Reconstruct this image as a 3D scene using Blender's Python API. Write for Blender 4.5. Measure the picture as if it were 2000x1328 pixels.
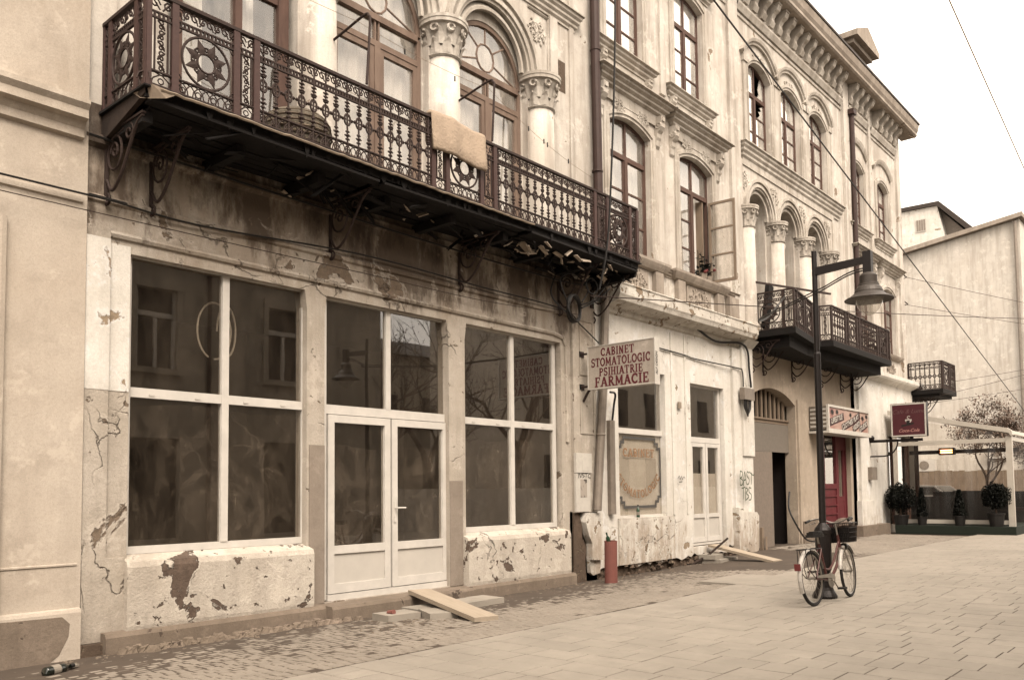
import bpy, bmesh, math, random
from mathutils import Vector, Matrix
from mathutils.geometry import tessellate_polygon
for _o in list(bpy.data.objects): bpy.data.objects.remove(_o)
R = math.radians
SC = bpy.context.scene
COL = SC.collection
random.seed(7)

# ------------------------------------------------------------------ camera
CAMP = Vector((0.0, -8.5, 1.4)); FPX, PPY = 1646.0, 863.5
_y, _p, _r = R(49.07), R(3.29), R(-0.63)
_f = Vector((math.sin(_y)*math.cos(_p), math.cos(_y)*math.cos(_p), math.sin(_p)))
_rt = Vector((math.cos(_y), -math.sin(_y), 0)); _up = _rt.cross(_f)
CRT = _rt*math.cos(_r) + _up*math.sin(_r); CUP = _up*math.cos(_r) - _rt*math.sin(_r); CF = _f
cd = bpy.data.cameras.new('camera'); cam = bpy.data.objects.new('camera', cd); COL.objects.link(cam)
cd.sensor_width = 36; cd.lens = FPX/2000*36; cd.shift_y = (PPY-664)/2000
cd.clip_start = .05; cd.clip_end = 2000
cam.matrix_world = Matrix((( CRT.x, CUP.x, -CF.x, CAMP.x), (CRT.y, CUP.y, -CF.y, CAMP.y), (CRT.z, CUP.z, -CF.z, CAMP.z), (0, 0, 0, 1)))
SC.camera = cam

# ------------------------------------------------------------------ sky, sun, exposure (bright overcast)
w = bpy.data.worlds.new('World'); SC.world = w; w.use_nodes = True
nt = w.node_tree; nt.nodes.clear()
wo = nt.nodes.new('ShaderNodeOutputWorld'); wb = nt.nodes.new('ShaderNodeBackground')
sk = nt.nodes.new('ShaderNodeTexSky'); sk.sky_type = 'NISHITA'; sk.sun_disc = False
SUN_EL, SUN_AZ = 50, 210          # azimuth measured from +Y towards +X
sk.sun_elevation = R(SUN_EL); sk.sun_rotation = R(SUN_AZ); sk.air_density = 1.0; sk.dust_density = 6.0; sk.ozone_density = 1.0
hs = nt.nodes.new('ShaderNodeHueSaturation'); hs.inputs['Saturation'].default_value = 0.10
tint = nt.nodes.new('ShaderNodeMix'); tint.data_type = 'RGBA'; tint.blend_type = 'MULTIPLY'; tint.inputs[0].default_value = 1.0
tint.inputs[7].default_value = (1.0, 0.886, 0.762, 1)
flat = nt.nodes.new('ShaderNodeMix'); flat.data_type = 'RGBA'; flat.inputs[0].default_value = 0.6   # even cloud sheet
flat.inputs[7].default_value = (9.0, 9.0, 9.0, 1)
nt.links.new(sk.outputs[0], hs.inputs['Color']); nt.links.new(hs.outputs[0], flat.inputs[6])
nt.links.new(flat.outputs[2], tint.inputs[6]); nt.links.new(tint.outputs[2], wb.inputs['Color'])
wb.inputs['Strength'].default_value = 0.15; nt.links.new(wb.outputs[0], wo.inputs[0])
sd = bpy.data.lights.new('sun', 'SUN'); sd.energy = 1.5; sd.angle = R(32); sd.color = (1.0, .875, .74)
sun = bpy.data.objects.new('sun', sd); COL.objects.link(sun)
_sdir = Vector((math.sin(R(SUN_AZ))*math.cos(R(SUN_EL)), math.cos(R(SUN_AZ))*math.cos(R(SUN_EL)), math.sin(R(SUN_EL))))
sun.rotation_euler = _sdir.to_track_quat('Z', 'Y').to_euler()
vs = SC.view_settings; vs.view_transform = 'Standard'; vs.look = 'None'; vs.gamma = 1; vs.use_curve_mapping = False; vs.exposure = 1.42
SC.render.engine = 'CYCLES'; SC.cycles.transparent_max_bounces = 24; SC.cycles.max_bounces = 8

# ------------------------------------------------------------------ helpers
def proj(P):
    q = Vector(P) - CAMP; z = q.dot(CF)
    if z < .1: return None
    return 1000 + FPX*q.dot(CRT)/z, PPY - FPX*q.dot(CUP)/z, z
def lerp(a, b, t): return a + (b-a)*t
def tag(o, label=None, cat=None, group=None, kind=None):
    if label: o['label'] = label
    if cat: o['category'] = cat
    if group: o['group'] = group
    if kind: o['kind'] = kind
    return o
INV = {}
def adopt(o, parent, local=False):
    if parent is not None:
        o.parent = parent
        if not local and parent.name in INV: o.matrix_parent_inverse = INV[parent.name]
    return o
def empty(name, loc=(0, 0, 0), rz=0.0):
    o = bpy.data.objects.new(name, None); COL.objects.link(o)
    o.location = loc; o.rotation_euler = (0, 0, rz); o.empty_display_size = .2
    INV[o.name] = (Matrix.Translation(loc) @ Matrix.Rotation(rz, 4, 'Z')).inverted()
    return o
def inst(name, mesh, loc=(0, 0, 0), parent=None, rot=(0, 0, 0), scale=(1, 1, 1)):
    o = bpy.data.objects.new(name, mesh); COL.objects.link(o)
    o.location = loc; o.rotation_euler = rot; o.scale = scale
    return adopt(o, parent)
class MB:
    def __init__(s): s.v = []; s.f = []
    def add(s, vs, fs, M=None):
        n = len(s.v)
        s.v += [tuple(M @ Vector(p)) for p in vs] if M else [tuple(p) for p in vs]
        s.f += [tuple(i+n for i in f) for f in fs]; return s
    def box(s, x0, x1, y0, y1, z0, z1, M=None):
        return s.add([(x0,y0,z0),(x1,y0,z0),(x1,y1,z0),(x0,y1,z0),(x0,y0,z1),(x1,y0,z1),(x1,y1,z1),(x0,y1,z1)],
                     [(0,3,2,1),(4,5,6,7),(0,1,5,4),(1,2,6,5),(2,3,7,6),(3,0,4,7)], M)
    def cb(s, c, d, M=None):
        return s.box(c[0]-d[0]/2, c[0]+d[0]/2, c[1]-d[1]/2, c[1]+d[1]/2, c[2]-d[2]/2, c[2]+d[2]/2, M)
    def prism(s, pts, a, b, ax='x', M=None):
        n = len(pts)
        mk = {'x': lambda p, t: (t, p[0], p[1]), 'y': lambda p, t: (p[0], t, p[1]), 'z': lambda p, t: (p[0], p[1], t)}[ax]
        vs = [mk(p, a) for p in pts] + [mk(p, b) for p in pts]
        fs = [(i, (i+1) % n, n+(i+1) % n, n+i) for i in range(n)]
        tri = tessellate_polygon([[Vector((p[0], p[1], 0)) for p in pts]])
        fs += [tuple(t) for t in tri] + [tuple(n+i for i in reversed(t)) for t in tri]
        return s.add(vs, fs, M)
    def tube(s, pts, r, n=6, closed=False, M=None, caps=True):
        pts = [Vector(p) for p in pts]; m = len(pts)
        rs = r if isinstance(r, (list, tuple)) else [r]*m
        vs = []; up = None
        for i, p in enumerate(pts):
            a = pts[i-1] if (i > 0 or closed) else p; b = pts[(i+1) % m] if (i < m-1 or closed) else p
            t = (b-a); t = t.normalized() if t.length > 1e-9 else Vector((0, 0, 1))
            if up is None: up = Vector((0, 0, 1)) if abs(t.z) < .9 else Vector((1, 0, 0))
            u = up - t*up.dot(t)
            if u.length < 1e-4: u = t.orthogonal()
            u.normalize(); up = u; q = t.cross(u)
            for k in range(n):
                an = 2*math.pi*k/n; vs.append(p + (u*math.cos(an) + q*math.sin(an))*rs[i])
        fs = []
        for i in range(m if closed else m-1):
            j = (i+1) % m
            for k in range(n): fs.append((i*n+k, i*n+(k+1) % n, j*n+(k+1) % n, j*n+k))
        if caps and not closed: fs += [tuple(reversed(range(n))), tuple(range((m-1)*n, m*n))]
        return s.add(vs, fs, M)
    def lathe(s, prof, n=16, c=(0, 0, 0), M=None, cap=True):
        vs = []; m = len(prof)
        for r, z in prof:
            for k in range(n):
                a = 2*math.pi*k/n; vs.append((c[0]+r*math.cos(a), c[1]+r*math.sin(a), c[2]+z))
        fs = [(i*n+k, i*n+(k+1) % n, (i+1)*n+(k+1) % n, (i+1)*n+k) for i in range(m-1) for k in range(n)]
        if cap: fs += [tuple(reversed(range(n))), tuple(range((m-1)*n, m*n))]
        return s.add(vs, fs, M)
    def sweep(s, prof, path, closed=False, M=None, closedprof=True):
        # prof: list of (a,b); path: list of (origin, adir, bdir)
        n = len(prof); m = len(path); vs = []
        for o, A, B in path:
            for a, b in prof: vs.append(Vector(o) + Vector(A)*a + Vector(B)*b)
        fs = []
        for i in range(m if closed else m-1):
            j = (i+1) % m
            for k in range(n if closedprof else n-1): fs.append((i*n+k, i*n+(k+1) % n, j*n+(k+1) % n, j*n+k))
        if closedprof and not closed: fs += [tuple(reversed(range(n))), tuple(range((m-1)*n, m*n))]
        return s.add(vs, fs, M)
    def arch(s, cx, cz, r, prof, a0=0, a1=180, n=24, y=0.0):
        # prof: (dr, dy) swept round the arc; dy negative comes towards the street
        path = []
        for i in range(n+1):
            a = R(lerp(a0, a1, i/n)); d = Vector((math.cos(a), 0, math.sin(a)))
            path.append((Vector((cx, y, cz)) + d*r, d, Vector((0, 1, 0))))
        return s.sweep(prof, path)
    def ribbon(s, pts, wd, fr, th=.002, off=0.0):
        # flat stroke; fr(u,v,d) maps to 3D
        pts = [Vector((p[0], p[1])) for p in pts]; m = len(pts); L = []; Rr = []
        for i in range(m):
            a = pts[max(i-1, 0)]; b = pts[min(i+1, m-1)]; t = (b-a)
            t = t.normalized() if t.length > 1e-9 else Vector((1, 0)); nn = Vector((-t.y, t.x))
            L.append(pts[i]+nn*wd/2); Rr.append(pts[i]-nn*wd/2)
        vs = [fr(p.x, p.y, off+th) for p in L] + [fr(p.x, p.y, off+th) for p in Rr]
        return s.add(vs, [(i, i+1, m+i+1, m+i) for i in range(m-1)])
    def mesh(s, name, mat, smooth=False, fix=True):
        me = bpy.data.meshes.new(name); me.from_pydata(s.v, [], s.f)
        if fix:
            bm = bmesh.new(); bm.from_mesh(me); bmesh.ops.recalc_face_normals(bm, faces=bm.faces); bm.to_mesh(me); bm.free()
        if mat: me.materials.append(mat)
        if smooth: me.polygons.foreach_set('use_smooth', [True]*len(me.polygons))
        me.update(); return me
    def build(s, name, mat, parent=None, smooth=False, local=False, fix=True):
        o = bpy.data.objects.new(name, s.mesh(name, mat, smooth, fix)); COL.objects.link(o)
        return adopt(o, parent, local)
def fillet(pts, k=6):      # smooth polyline (Catmull-Rom)
    P = [Vector(p) for p in pts]; out = []
    for i in range(len(P)-1):
        a = P[i-1] if i else P[0]; b = P[i]; c = P[i+1]; d = P[i+2] if i+2 < len(P) else P[-1]
        for j in range(k):
            t = j/k
            out.append(.5*((2*b) + (c-a)*t + (2*a-5*b+4*c-d)*t*t + (3*b-a-3*c+d)*t**3))
    out.append(P[-1]); return out
def sag(a, b, d, n=16):
    a = Vector(a); b = Vector(b)
    return [a.lerp(b, i/n) - Vector((0, 0, d*4*(i/n)*(1-i/n))) for i in range(n+1)]
def spiral(c, r0, r1, a0, turns, n=20, pl='xz'):
    out = []
    for i in range(n+1):
        t = i/n; r = lerp(r0, r1, t); a = a0 + turns*2*math.pi*t
        u, v = r*math.cos(a), r*math.sin(a)
        out.append(Vector(c) + (Vector((u, 0, v)) if pl == 'xz' else Vector((0, u, v)) if pl == 'yz' else Vector((u, v, 0))))
    return out

# ------------------------------------------------------------------ materials
KA = .64      # weathered surfaces: keeps every albedo in the real-world range
class NT:
    def __init__(s, name):
        s.m = bpy.data.materials.new(name); s.m.use_nodes = True; s.t = s.m.node_tree; s.t.nodes.clear()
        s.out = s.t.nodes.new('ShaderNodeOutputMaterial')
    def n(s, typ, **kw):
        x = s.t.nodes.new(typ)
        for k, v in kw.items(): setattr(x, k, v)
        return x
    def l(s, a, b): s.t.links.new(a, b)
    def put(s, sock, v):
        if hasattr(v, 'is_output') or isinstance(v, bpy.types.NodeSocket): s.l(v, sock)
        elif isinstance(v, (tuple, list)) and len(v) == 3 and sock.type == 'RGBA': sock.default_value = (*v, 1)
        else: sock.default_value = v
    def pos(s): return s.n('ShaderNodeNewGeometry').outputs['Position']
    def obj(s): return s.n('ShaderNodeTexCoord').outputs['Object']
    def rnd(s): return s.n('ShaderNodeObjectInfo').outputs['Random']
    def scl(s, vec, sc, off=(0, 0, 0)):
        x = s.n('ShaderNodeMapping'); s.l(vec, x.inputs[0]); x.inputs['Scale'].default_value = sc; x.inputs['Location'].default_value = off
        return x.outputs[0]
    def noise(s, vec, scale, detail=5, rough=.6, dist=0.0):
        x = s.n('ShaderNodeTexNoise'); s.l(vec, x.inputs['Vector']); x.inputs['Scale'].default_value = scale
        x.inputs['Detail'].default_value = detail; x.inputs['Roughness'].default_value = rough; x.inputs['Distortion'].default_value = dist
        return x.outputs[0]
    def voro(s, vec, scale, feat='F1', out='Distance'):
        x = s.n('ShaderNodeTexVoronoi', feature=feat); s.l(vec, x.inputs['Vector']); x.inputs['Scale'].default_value = scale
        return x.outputs[out]
    def step(s, v, a, b):
        x = s.n('ShaderNodeMapRange'); x.clamp = True; s.put(x.inputs[0], v); x.inputs[1].default_value = a; x.inputs[2].default_value = b
        return x.outputs[0]
    def math(s, op, a, b=0.0):
        x = s.n('ShaderNodeMath', operation=op); s.put(x.inputs[0], a); s.put(x.inputs[1], b); return x.outputs[0]
    def mix(s, f, a, b, mode='MIX'):
        x = s.n('ShaderNodeMix', data_type='RGBA', blend_type=mode); s.put(x.inputs[0], f); s.put(x.inputs[6], a); s.put(x.inputs[7], b)
        return x.outputs[2]
    def bump(s, h, st=.3, d=.02, nrm=None):
        x = s.n('ShaderNodeBump'); s.l(h, x.inputs['Height']); x.inputs['Strength'].default_value = st; x.inputs['Distance'].default_value = d
        if nrm: s.l(nrm, x.inputs['Normal'])
        return x.outputs[0]
    def sep(s, v):
        x = s.n('ShaderNodeSeparateXYZ'); s.l(v, x.inputs[0]); return x.outputs
    def bsdf(s, col, rough=.8, metal=0.0, nrm=None, spec=.3, alpha=None, emis=None, est=0.0):
        x = s.n('ShaderNodeBsdfPrincipled'); s.put(x.inputs['Base Color'], s.mix(1.0, col, (KA, KA, KA), 'MULTIPLY')); s.put(x.inputs['Roughness'], rough); s.put(x.inputs['Metallic'], metal)
        x.inputs['Specular IOR Level'].default_value = spec
        if nrm: s.l(nrm, x.inputs['Normal'])
        if alpha is not None: s.put(x.inputs['Alpha'], alpha)
        if emis: s.put(x.inputs['Emission Color'], emis); x.inputs['Emission Strength'].default_value = est
        s.l(x.outputs[0], s.out.inputs[0]); return s.m
def plaster(name, c1, c2, under, peel=.66, pscale=1.1, chip=.70, streak=.35, bump=.35, stains=(), rough=.92, crack=0.0):
    t = NT(name); p = t.pos()
    base = t.mix(t.step(t.noise(p, .8, 6, .62), .36, .64), c1, c2)
    st = t.step(t.noise(t.scl(p, (4.5, 4.5, .45)), 1.0, 5, .6), .45, .75)
    base = t.mix(t.math('MULTIPLY', st, streak), base, tuple(c*.55 for c in under))
    fine = t.noise(p, 38, 4, .7)
    base = t.mix(t.step(fine, .3, .75), base, tuple(min(1, c*1.12) for c in c1), 'MIX') if False else t.mix(t.math('MULTIPLY', t.step(fine, .42, .8), .5), base, tuple(c*.62 for c in c1))
    base = t.mix(t.math('MULTIPLY', t.step(t.noise(p, 105, 2, .5), .52, .66), .28), base, tuple(c*.5 for c in c1))
    blot = t.step(t.noise(p, 3.1, 7, .7), .5, .68)
    base = t.mix(t.math('MULTIPLY', blot, .45), base, tuple(c*.66 for c in c2))
    base = t.mix(t.math('MULTIPLY', t.step(t.noise(t.scl(p, (1, 1, 1), (9, 2, 4)), 2.3, 8, .72), .56, .62), .5), base, tuple(min(.9, c*1.16) for c in c1))
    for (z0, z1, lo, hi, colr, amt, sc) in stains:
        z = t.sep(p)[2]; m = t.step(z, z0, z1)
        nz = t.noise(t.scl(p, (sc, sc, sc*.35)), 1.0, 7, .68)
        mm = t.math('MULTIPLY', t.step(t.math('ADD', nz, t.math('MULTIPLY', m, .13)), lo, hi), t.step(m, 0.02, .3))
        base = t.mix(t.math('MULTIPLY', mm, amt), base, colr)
    pn = t.noise(p, pscale, 9, .62, .4); pm = t.step(pn, peel, peel+.012)
    base = t.mix(t.math('MULTIPLY', t.step(pn, peel-.03, peel), .5), base, tuple(min(.9, c*1.22) for c in c1))
    cm = t.step(t.noise(t.scl(p, (1, 1, 1), (3, 7, 1)), 7.5, 6, .6, .3), chip, chip+.02)
    mask = t.math('MAXIMUM', pm, cm)
    un = t.mix(t.step(t.noise(p, 14, 5, .7), .35, .7), under, tuple(c*.6 for c in under))
    base = t.mix(mask, base, un)
    h = t.math('SUBTRACT', t.math('MULTIPLY', fine, .35), t.math('MULTIPLY', mask, .9))
    h = t.math('ADD', h, t.math('MULTIPLY', t.noise(p, 5, 5, .6), .5))
    if crack:
        wn = t.n('ShaderNodeTexNoise'); t.l(p, wn.inputs['Vector']); wn.inputs['Scale'].default_value = 2.3; wn.inputs['Detail'].default_value = 6
        va = t.n('ShaderNodeVectorMath', operation='MULTIPLY_ADD'); t.l(wn.outputs[1], va.inputs[0]); va.inputs[1].default_value = (.9, .9, .9); t.l(p, va.inputs[2])
        v = t.voro(t.scl(va.outputs[0], (1, 1, .7)), crack, 'DISTANCE_TO_EDGE')
        cr = t.math('MULTIPLY', t.step(v, .010, .0), t.step(t.noise(p, .9, 3), .52, .60))
        base = t.mix(t.math('MULTIPLY', cr, .75), base, tuple(c*.35 for c in under)); h = t.math('SUBTRACT', h, cr)
    return t.bsdf(base, rough, nrm=t.bump(h, bump, .03))
def simple(name, col, rough=.6, metal=0.0, var=.25, scale=12, bump=.1, spec=.35, rndvar=0.0):
    t = NT(name); p = t.obj(); n = t.noise(p, scale, 6, .65)
    c = t.mix(t.step(n, .3, .75), col, tuple(max(0, x*(1-var)) for x in col))
    if rndvar: c = t.mix(t.math('MULTIPLY', t.rnd(), rndvar), c, tuple(x*.55 for x in col))
    return t.bsdf(c, rough, metal, t.bump(n, bump, .01) if bump else None, spec)
def wood(name, c1, c2, ax=(1, 14, 14), rough=.75, bump=.25, spec=.25):
    t = NT(name); p = t.obj(); g = t.noise(t.scl(p, ax), 1.6, 8, .7, .6)
    return t.bsdf(t.mix(t.step(g, .35, .7), c1, c2), rough, 0, t.bump(g, bump, .01), spec)
def glassm(name, tintc=(.9, .9, .88), ior=1.55, boost=1.0, dirt_haze=.0, dcol=(.5, .46, .4)):
    t = NT(name); tr = t.n('ShaderNodeBsdfTransparent'); tr.inputs[0].default_value = (*tintc, 1)
    gl = t.n('ShaderNodeBsdfGlossy'); gl.inputs['Roughness'].default_value = .015; gl.inputs[0].default_value = (1, 1, 1, 1)
    p = t.pos(); t.l(t.bump(t.noise(p, 1.1, 2, .5), .04, .02), gl.inputs['Normal'])
    fr = t.n('ShaderNodeFresnel'); fr.inputs[0].default_value = ior
    bf = t.n('ShaderNodeNewGeometry').outputs['Backfacing']
    f = t.math('MULTIPLY', t.math('MINIMUM', t.math('MULTIPLY', fr.outputs[0], boost), 1.0), t.math('SUBTRACT', 1.0, bf))
    mx = t.n('ShaderNodeMixShader'); t.l(f, mx.inputs[0]); t.l(tr.outputs[0], mx.inputs[1]); t.l(gl.outputs[0], mx.inputs[2])
    last = mx
    if dirt_haze:
        df = t.n('ShaderNodeBsdfDiffuse'); df.inputs[0].default_value = (*dcol, 1)
        m2 = t.n('ShaderNodeMixShader'); t.l(t.math('MULTIPLY', t.step(t.noise(t.scl(p, (3, 3, 1)), 1.3, 7, .7), .3, .8), dirt_haze), m2.inputs[0])
        t.l(mx.outputs[0], m2.inputs[1]); t.l(df.outputs[0], m2.inputs[2]); last = m2
    t.l(last.outputs[0], t.out.inputs[0]); return t.m
CREAM = (.66, .62, .57); CREAM2 = (.56, .51, .45); BRN = (.20, .145, .105); DARK = (.035, .022, .017)
M = {}
M['plA'] = plaster('weathered_plaster', (.60, .54, .47), (.50, .44, .365), (.25, .19, .14), .625, 1.3, .67, .38, .75,
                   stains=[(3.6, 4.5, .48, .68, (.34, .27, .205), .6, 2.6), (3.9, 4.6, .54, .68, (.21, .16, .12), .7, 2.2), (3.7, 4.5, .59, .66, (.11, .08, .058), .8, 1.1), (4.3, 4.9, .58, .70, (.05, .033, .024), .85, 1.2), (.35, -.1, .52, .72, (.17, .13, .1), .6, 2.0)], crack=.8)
M['plL'] = plaster('beige_stucco', (.64, .565, .48), (.575, .495, .41), (.36, .28, .21), .76, .6, .74, .2, .3, stains=[(4.6, 6.2, .56, .78, (.30, .23, .16), .5, 1.1)])
M['plU'] = plaster('cream_upper_plaster', (.76, .71, .645), (.60, .54, .47), (.34, .26, .195), .65, 1.0, .69, .72, .42)
M['plB'] = plaster('whitewashed_plaster', (.88, .845, .785), (.77, .725, .655), (.40, .31, .22), .645, 1.5, .68, .28, .45,
                   stains=[(.95, .05, .52, .70, (.36, .27, .19), .55, 4.5)], crack=1.1)
M['plB2'] = plaster('scuffed_whitewash', (.80, .755, .685), (.68, .625, .55), (.36, .27, .19), .585, 2.6, .625, .45, .8, stains=[(.95, .05, .48, .66, (.34, .25, .175), .6, 5)], crack=1.6)
M['plC'] = plaster('tan_plaster', (.50, .42, .34), (.43, .355, .275), (.3, .23, .17), .76, .8, .76, .2, .3, stains=[(.6, -.1, .5, .7, (.16, .12, .09), .6, 2.0)])
M['parapet'] = plaster('flaking_parapet_paint', (.68, .62, .54), (.59, .525, .445), (.16, .115, .088), .585, 1.9, .635, .25, .95, crack=1.2)
M['cement'] = plaster('grey_cement', (.27, .215, .17), (.21, .165, .125), (.12, .09, .07), .64, 2.5, .68, .3, .5)
M['brownpaint'] = plaster('brown_pillar_paint', (.35, .295, .245), (.30, .25, .205), (.22, .17, .13), .8, 1, .8, .15, .2)
M['trim'] = plaster('stucco_ornament', (.68, .63, .565), (.50, .445, .38), (.30, .23, .17), .70, 1.6, .71, .75, .35)
M['trimd'] = plaster('sooty_stucco_ornament', (.46, .40, .34), (.36, .30, .245), (.2, .15, .11), .7, 1.6, .72, .5, .35)
M['gablewall'] = plaster('pale_gable_render', (.78, .73, .66), (.69, .63, .555), (.45, .385, .31), .74, .35, .78, .5, .2)
M['brick'] = plaster('crumbled_masonry', (.15, .105, .075), (.10, .07, .05), (.22, .17, .12), .6, 3, .6, .3, 1.0)
M['pvc'] = simple('white_pvc', (.76, .72, .665), .42, var=.2, scale=5, bump=.03)
M['pvcpanel'] = simple('pvc_panel', (.64, .60, .545), .5, var=.10, scale=5, bump=.04)
M['frame'] = wood('brown_painted_wood', (.135, .078, .06), (.08, .046, .036), (3, 3, 1))
M['framep'] = wood('faded_brown_wood', (.25, .18, .14), (.16, .108, .083), (3, 3, 1))
M['frameg'] = wood('bare_grey_wood', (.30, .23, .17), (.2, .15, .11), (3, 3, 1))
M['iron'] = simple('rusted_iron', (.055, .033, .027), .75, .2, .45, 30, .3)
M['ironred'] = simple('red_brown_iron', (.085, .044, .038), .65, .1, .35, 24, .25)
M['black'] = simple('black_rubber', (.012, .010, .009), .55, var=.3, scale=30, bump=.1)
M['blackmetal'] = simple('black_painted_steel', (.018, .013, .012), .45, .3, .3, 20, .08)
M['zinc'] = simple('dull_zinc', (.33, .28, .235), .55, .35, .35, 6, .15)
M['pipebrown'] = simple('brown_downpipe', (.06, .03, .024), .6, .1, .4, 5, .15)
M['shade_black'] = simple('shade_black_timber', (.007, .0045, .0038), .95, 0, .5, 9, .5)  # black of the shaded balcony underside put into the timber colour
M['rot'] = simple('rotten_timber', (.05, .032, .024), .95, 0, .6, 9, .5)
M['flake'] = simple('flaked_render', (.60, .50, .40), .95, 0, .5, 14, .6)
M['lip'] = simple('galvanised_lip', (.42, .335, .255), .6, .2, .4, 12, .2)
M['glass'] = glassm('shop_glass', (.88, .86, .83), 1.52, 2.7, .05, (.34, .28, .22))
M['glassup'] = glassm('upper_glass', (.93, .92, .90), 1.55, 2.2, .25, (.50, .46, .42))
M['glasssky'] = glassm('bright_upper_glass', (.86, .85, .83), 1.8, 3.2, .55, (.72, .69, .64))  # upper panes: pale diffuse layer paints in the whitish sky reflection
M['glassdoor'] = glassm('old_door_glass', (.8, .79, .77), 1.55, 1.6, .22, (.42, .38, .33))
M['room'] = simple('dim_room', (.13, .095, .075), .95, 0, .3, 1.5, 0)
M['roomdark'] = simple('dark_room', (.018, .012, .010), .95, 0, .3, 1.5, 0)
M['curtain'] = simple('net_curtain', (.78, .75, .71), .9, 0, .15, 4, 0)
M['curtaind'] = simple('grey_curtain', (.36, .32, .28), .9, 0, .2, 4, 0)
M['roof'] = simple('dark_roof_sheet', (.06, .045, .037), .6, .3, .3, 2, .1)
M['plank'] = wood('raw_plank', (.47, .395, .31), (.38, .315, .24), (1.2, 16, 16), .8)
M['red'] = wood('red_painted_wood', (.155, .030, .036), (.10, .021, .026), (2, 2, 1), .5)
M['gold'] = simple('bare_bronze', (.4, .3, .2), .5)

def paver(name, c1, c2, sc=9):
    t = NT(name); p = t.pos(); r = t.rnd()
    n = t.noise(p, sc, 6, .7); big = t.noise(p, .55, 4, .6)
    c = t.mix(t.step(n, .3, .75), c1, c2)
    c = t.mix(t.math('MULTIPLY', t.step(big, .42, .68), .38), c, tuple(x*.62 for x in c2))
    c = t.mix(t.math('MULTIPLY', t.step(t.noise(t.scl(p, (1, 1, 1), (5, 1, 0)), 2.2, 7, .7), .52, .68), .35), c, tuple(x*.6 for x in c2))
    ids = t.noise(t.scl(p, (3.17, 3.2, .1)), .9, 0, 0)
    c = t.mix(t.math('MULTIPLY', t.step(ids, .4, .7), .3), c, tuple(x*.7 for x in c1))
    c = t.mix(t.math('MULTIPLY', r, .24), c, tuple(x*.60 for x in c1))
    sp = t.step(t.noise(p, 90, 3, .6), .62, .7)
    c = t.mix(t.math('MULTIPLY', sp, .3), c, tuple(x*.4 for x in c1))
    return t.bsdf(c, .88, nrm=t.bump(t.math('ADD', n, t.noise(p, 120, 3)), .18, .006), spec=.25)
M['slab'] = paver('granite_slab', (.41, .37, .315), (.35, .31, .262))
M['cobble'] = paver('granite_sett', (.36, .315, .265), (.265, .228, .188), 14)
M['joint'] = simple('joint_dirt', (.07, .048, .034), .95, 0, .4, 3, .3)
M['rubble'] = simple('dirt_and_rubble', (.24, .19, .145), .95, 0, .55, 8, .5)

# ------------------------------------------------------------------ ground
def gz(x, y):
    t = min(max((y+2.9)/2.9, 0), 1); fx = min(max((19-x)/5, 0), 1)
    return -.15*t*fx
XS = [-90, -20, 0, 14, 19, 30, 60, 180]; YS = [-90, -20, -2.9, 0, 30, 120]
mb = MB()
mb.add([(x, y, gz(x, y)-.035) for y in YS for x in XS], [(j*len(XS)+i, j*len(XS)+i+1, (j+1)*len(XS)+i+1, (j+1)*len(XS)+i) for j in range(len(YS)-1) for i in range(len(XS)-1)])
ground = mb.build('ground', M['joint'], fix=False); tag(ground, kind='structure')
def brick_mesh(name, lx, ly, h, bev, mat, jit=0.0, seed=0):
    rr = random.Random(seed); a = lx/2; b = ly/2
    j = lambda: rr.uniform(-jit, jit)
    base = [(-a, -b), (a, -b), (a, b), (-a, b)]; base = [(x+j(), y+j()) for x, y in base]
    vs = [(x, y, -h) for x, y in base] + [(x, y, -bev) for x, y in base] + [(x*(1-bev/a*1.2), y*(1-bev/b*1.2), 0+(j()*.4 if jit else 0)) for x, y in base]
    fs = [(i, (i+1) % 4, 4+(i+1) % 4, 4+i) for i in range(4)] + [(4+i, 4+(i+1) % 4, 8+(i+1) % 4, 8+i) for i in range(4)] + [(8, 9, 10, 11)]
    mm = MB(); mm.add(vs, fs); return mm.mesh(name, mat, fix=False)
def lay(pieces, meshes, owner, name, mat, stuffname):
    # pieces: (meshkey, loc, rz); the 300 that show largest become parts, the rest one part
    sc = []
    for i, (k, loc, rz) in enumerate(pieces):
        q = proj(loc); ok = q and -30 < q[0] < 2030 and q[1] < 1360
        sc.append((1e9 if not ok else q[2]**3/(meshes[k][1]), i))
    order = [i for _, i in sorted(sc)]
    keep = set(order[:298]); rest = MB()
    for i, (k, loc, rz) in enumerate(pieces):
        if i in keep: inst(name, meshes[k][0], loc, owner, (0, 0, rz))
        else:
            T = Matrix.Translation(loc) @ Matrix.Rotation(rz, 4, 'Z'); me = meshes[k][0]
            rest.add([v.co for v in me.vertices], [tuple(p.vertices) for p in me.polygons], T)
    tag(rest.build(stuffname, mat, owner, fix=False), kind='stuff')
W = .315; G = .010
LENS = [.21, .31, .42, .52]
SM = {i: (brick_mesh('paving_slab', W-G, L-G, .06, .0025, M['slab']), W*L) for i, L in enumerate(LENS)}
mb = MB(); mb.box(-1.0, 46.0, -14.5, -2.92, -.034, -.0032)
pave = tag(mb.build('slab_pavement', M['joint']), kind='structure')
rg = random.Random(11); pieces = []
x = -1.0
while x < 45:
    y = -2.93 + (-.0 if x < 9 else min(.3, (x-9)*.06)) - rg.uniform(0, .02)
    if rg.random() < .5:
        k = 0; pieces.append((k, (x+W/2, y-LENS[k]/2, rg.uniform(-.001, .001)), rg.uniform(-.002, .002))); y -= LENS[k]
    while y > -14:
        k = rg.choices([0, 1, 2, 3], [2, 3, 3, 2])[0]
        pieces.append((k, (x+W/2, y-LENS[k]/2, rg.uniform(-.001, .0012)), rg.uniform(-.003, .003))); y -= LENS[k]
    x += W
lay(pieces, SM, pave, 'paving_slab', M['slab'], 'distant_slabs')

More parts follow.
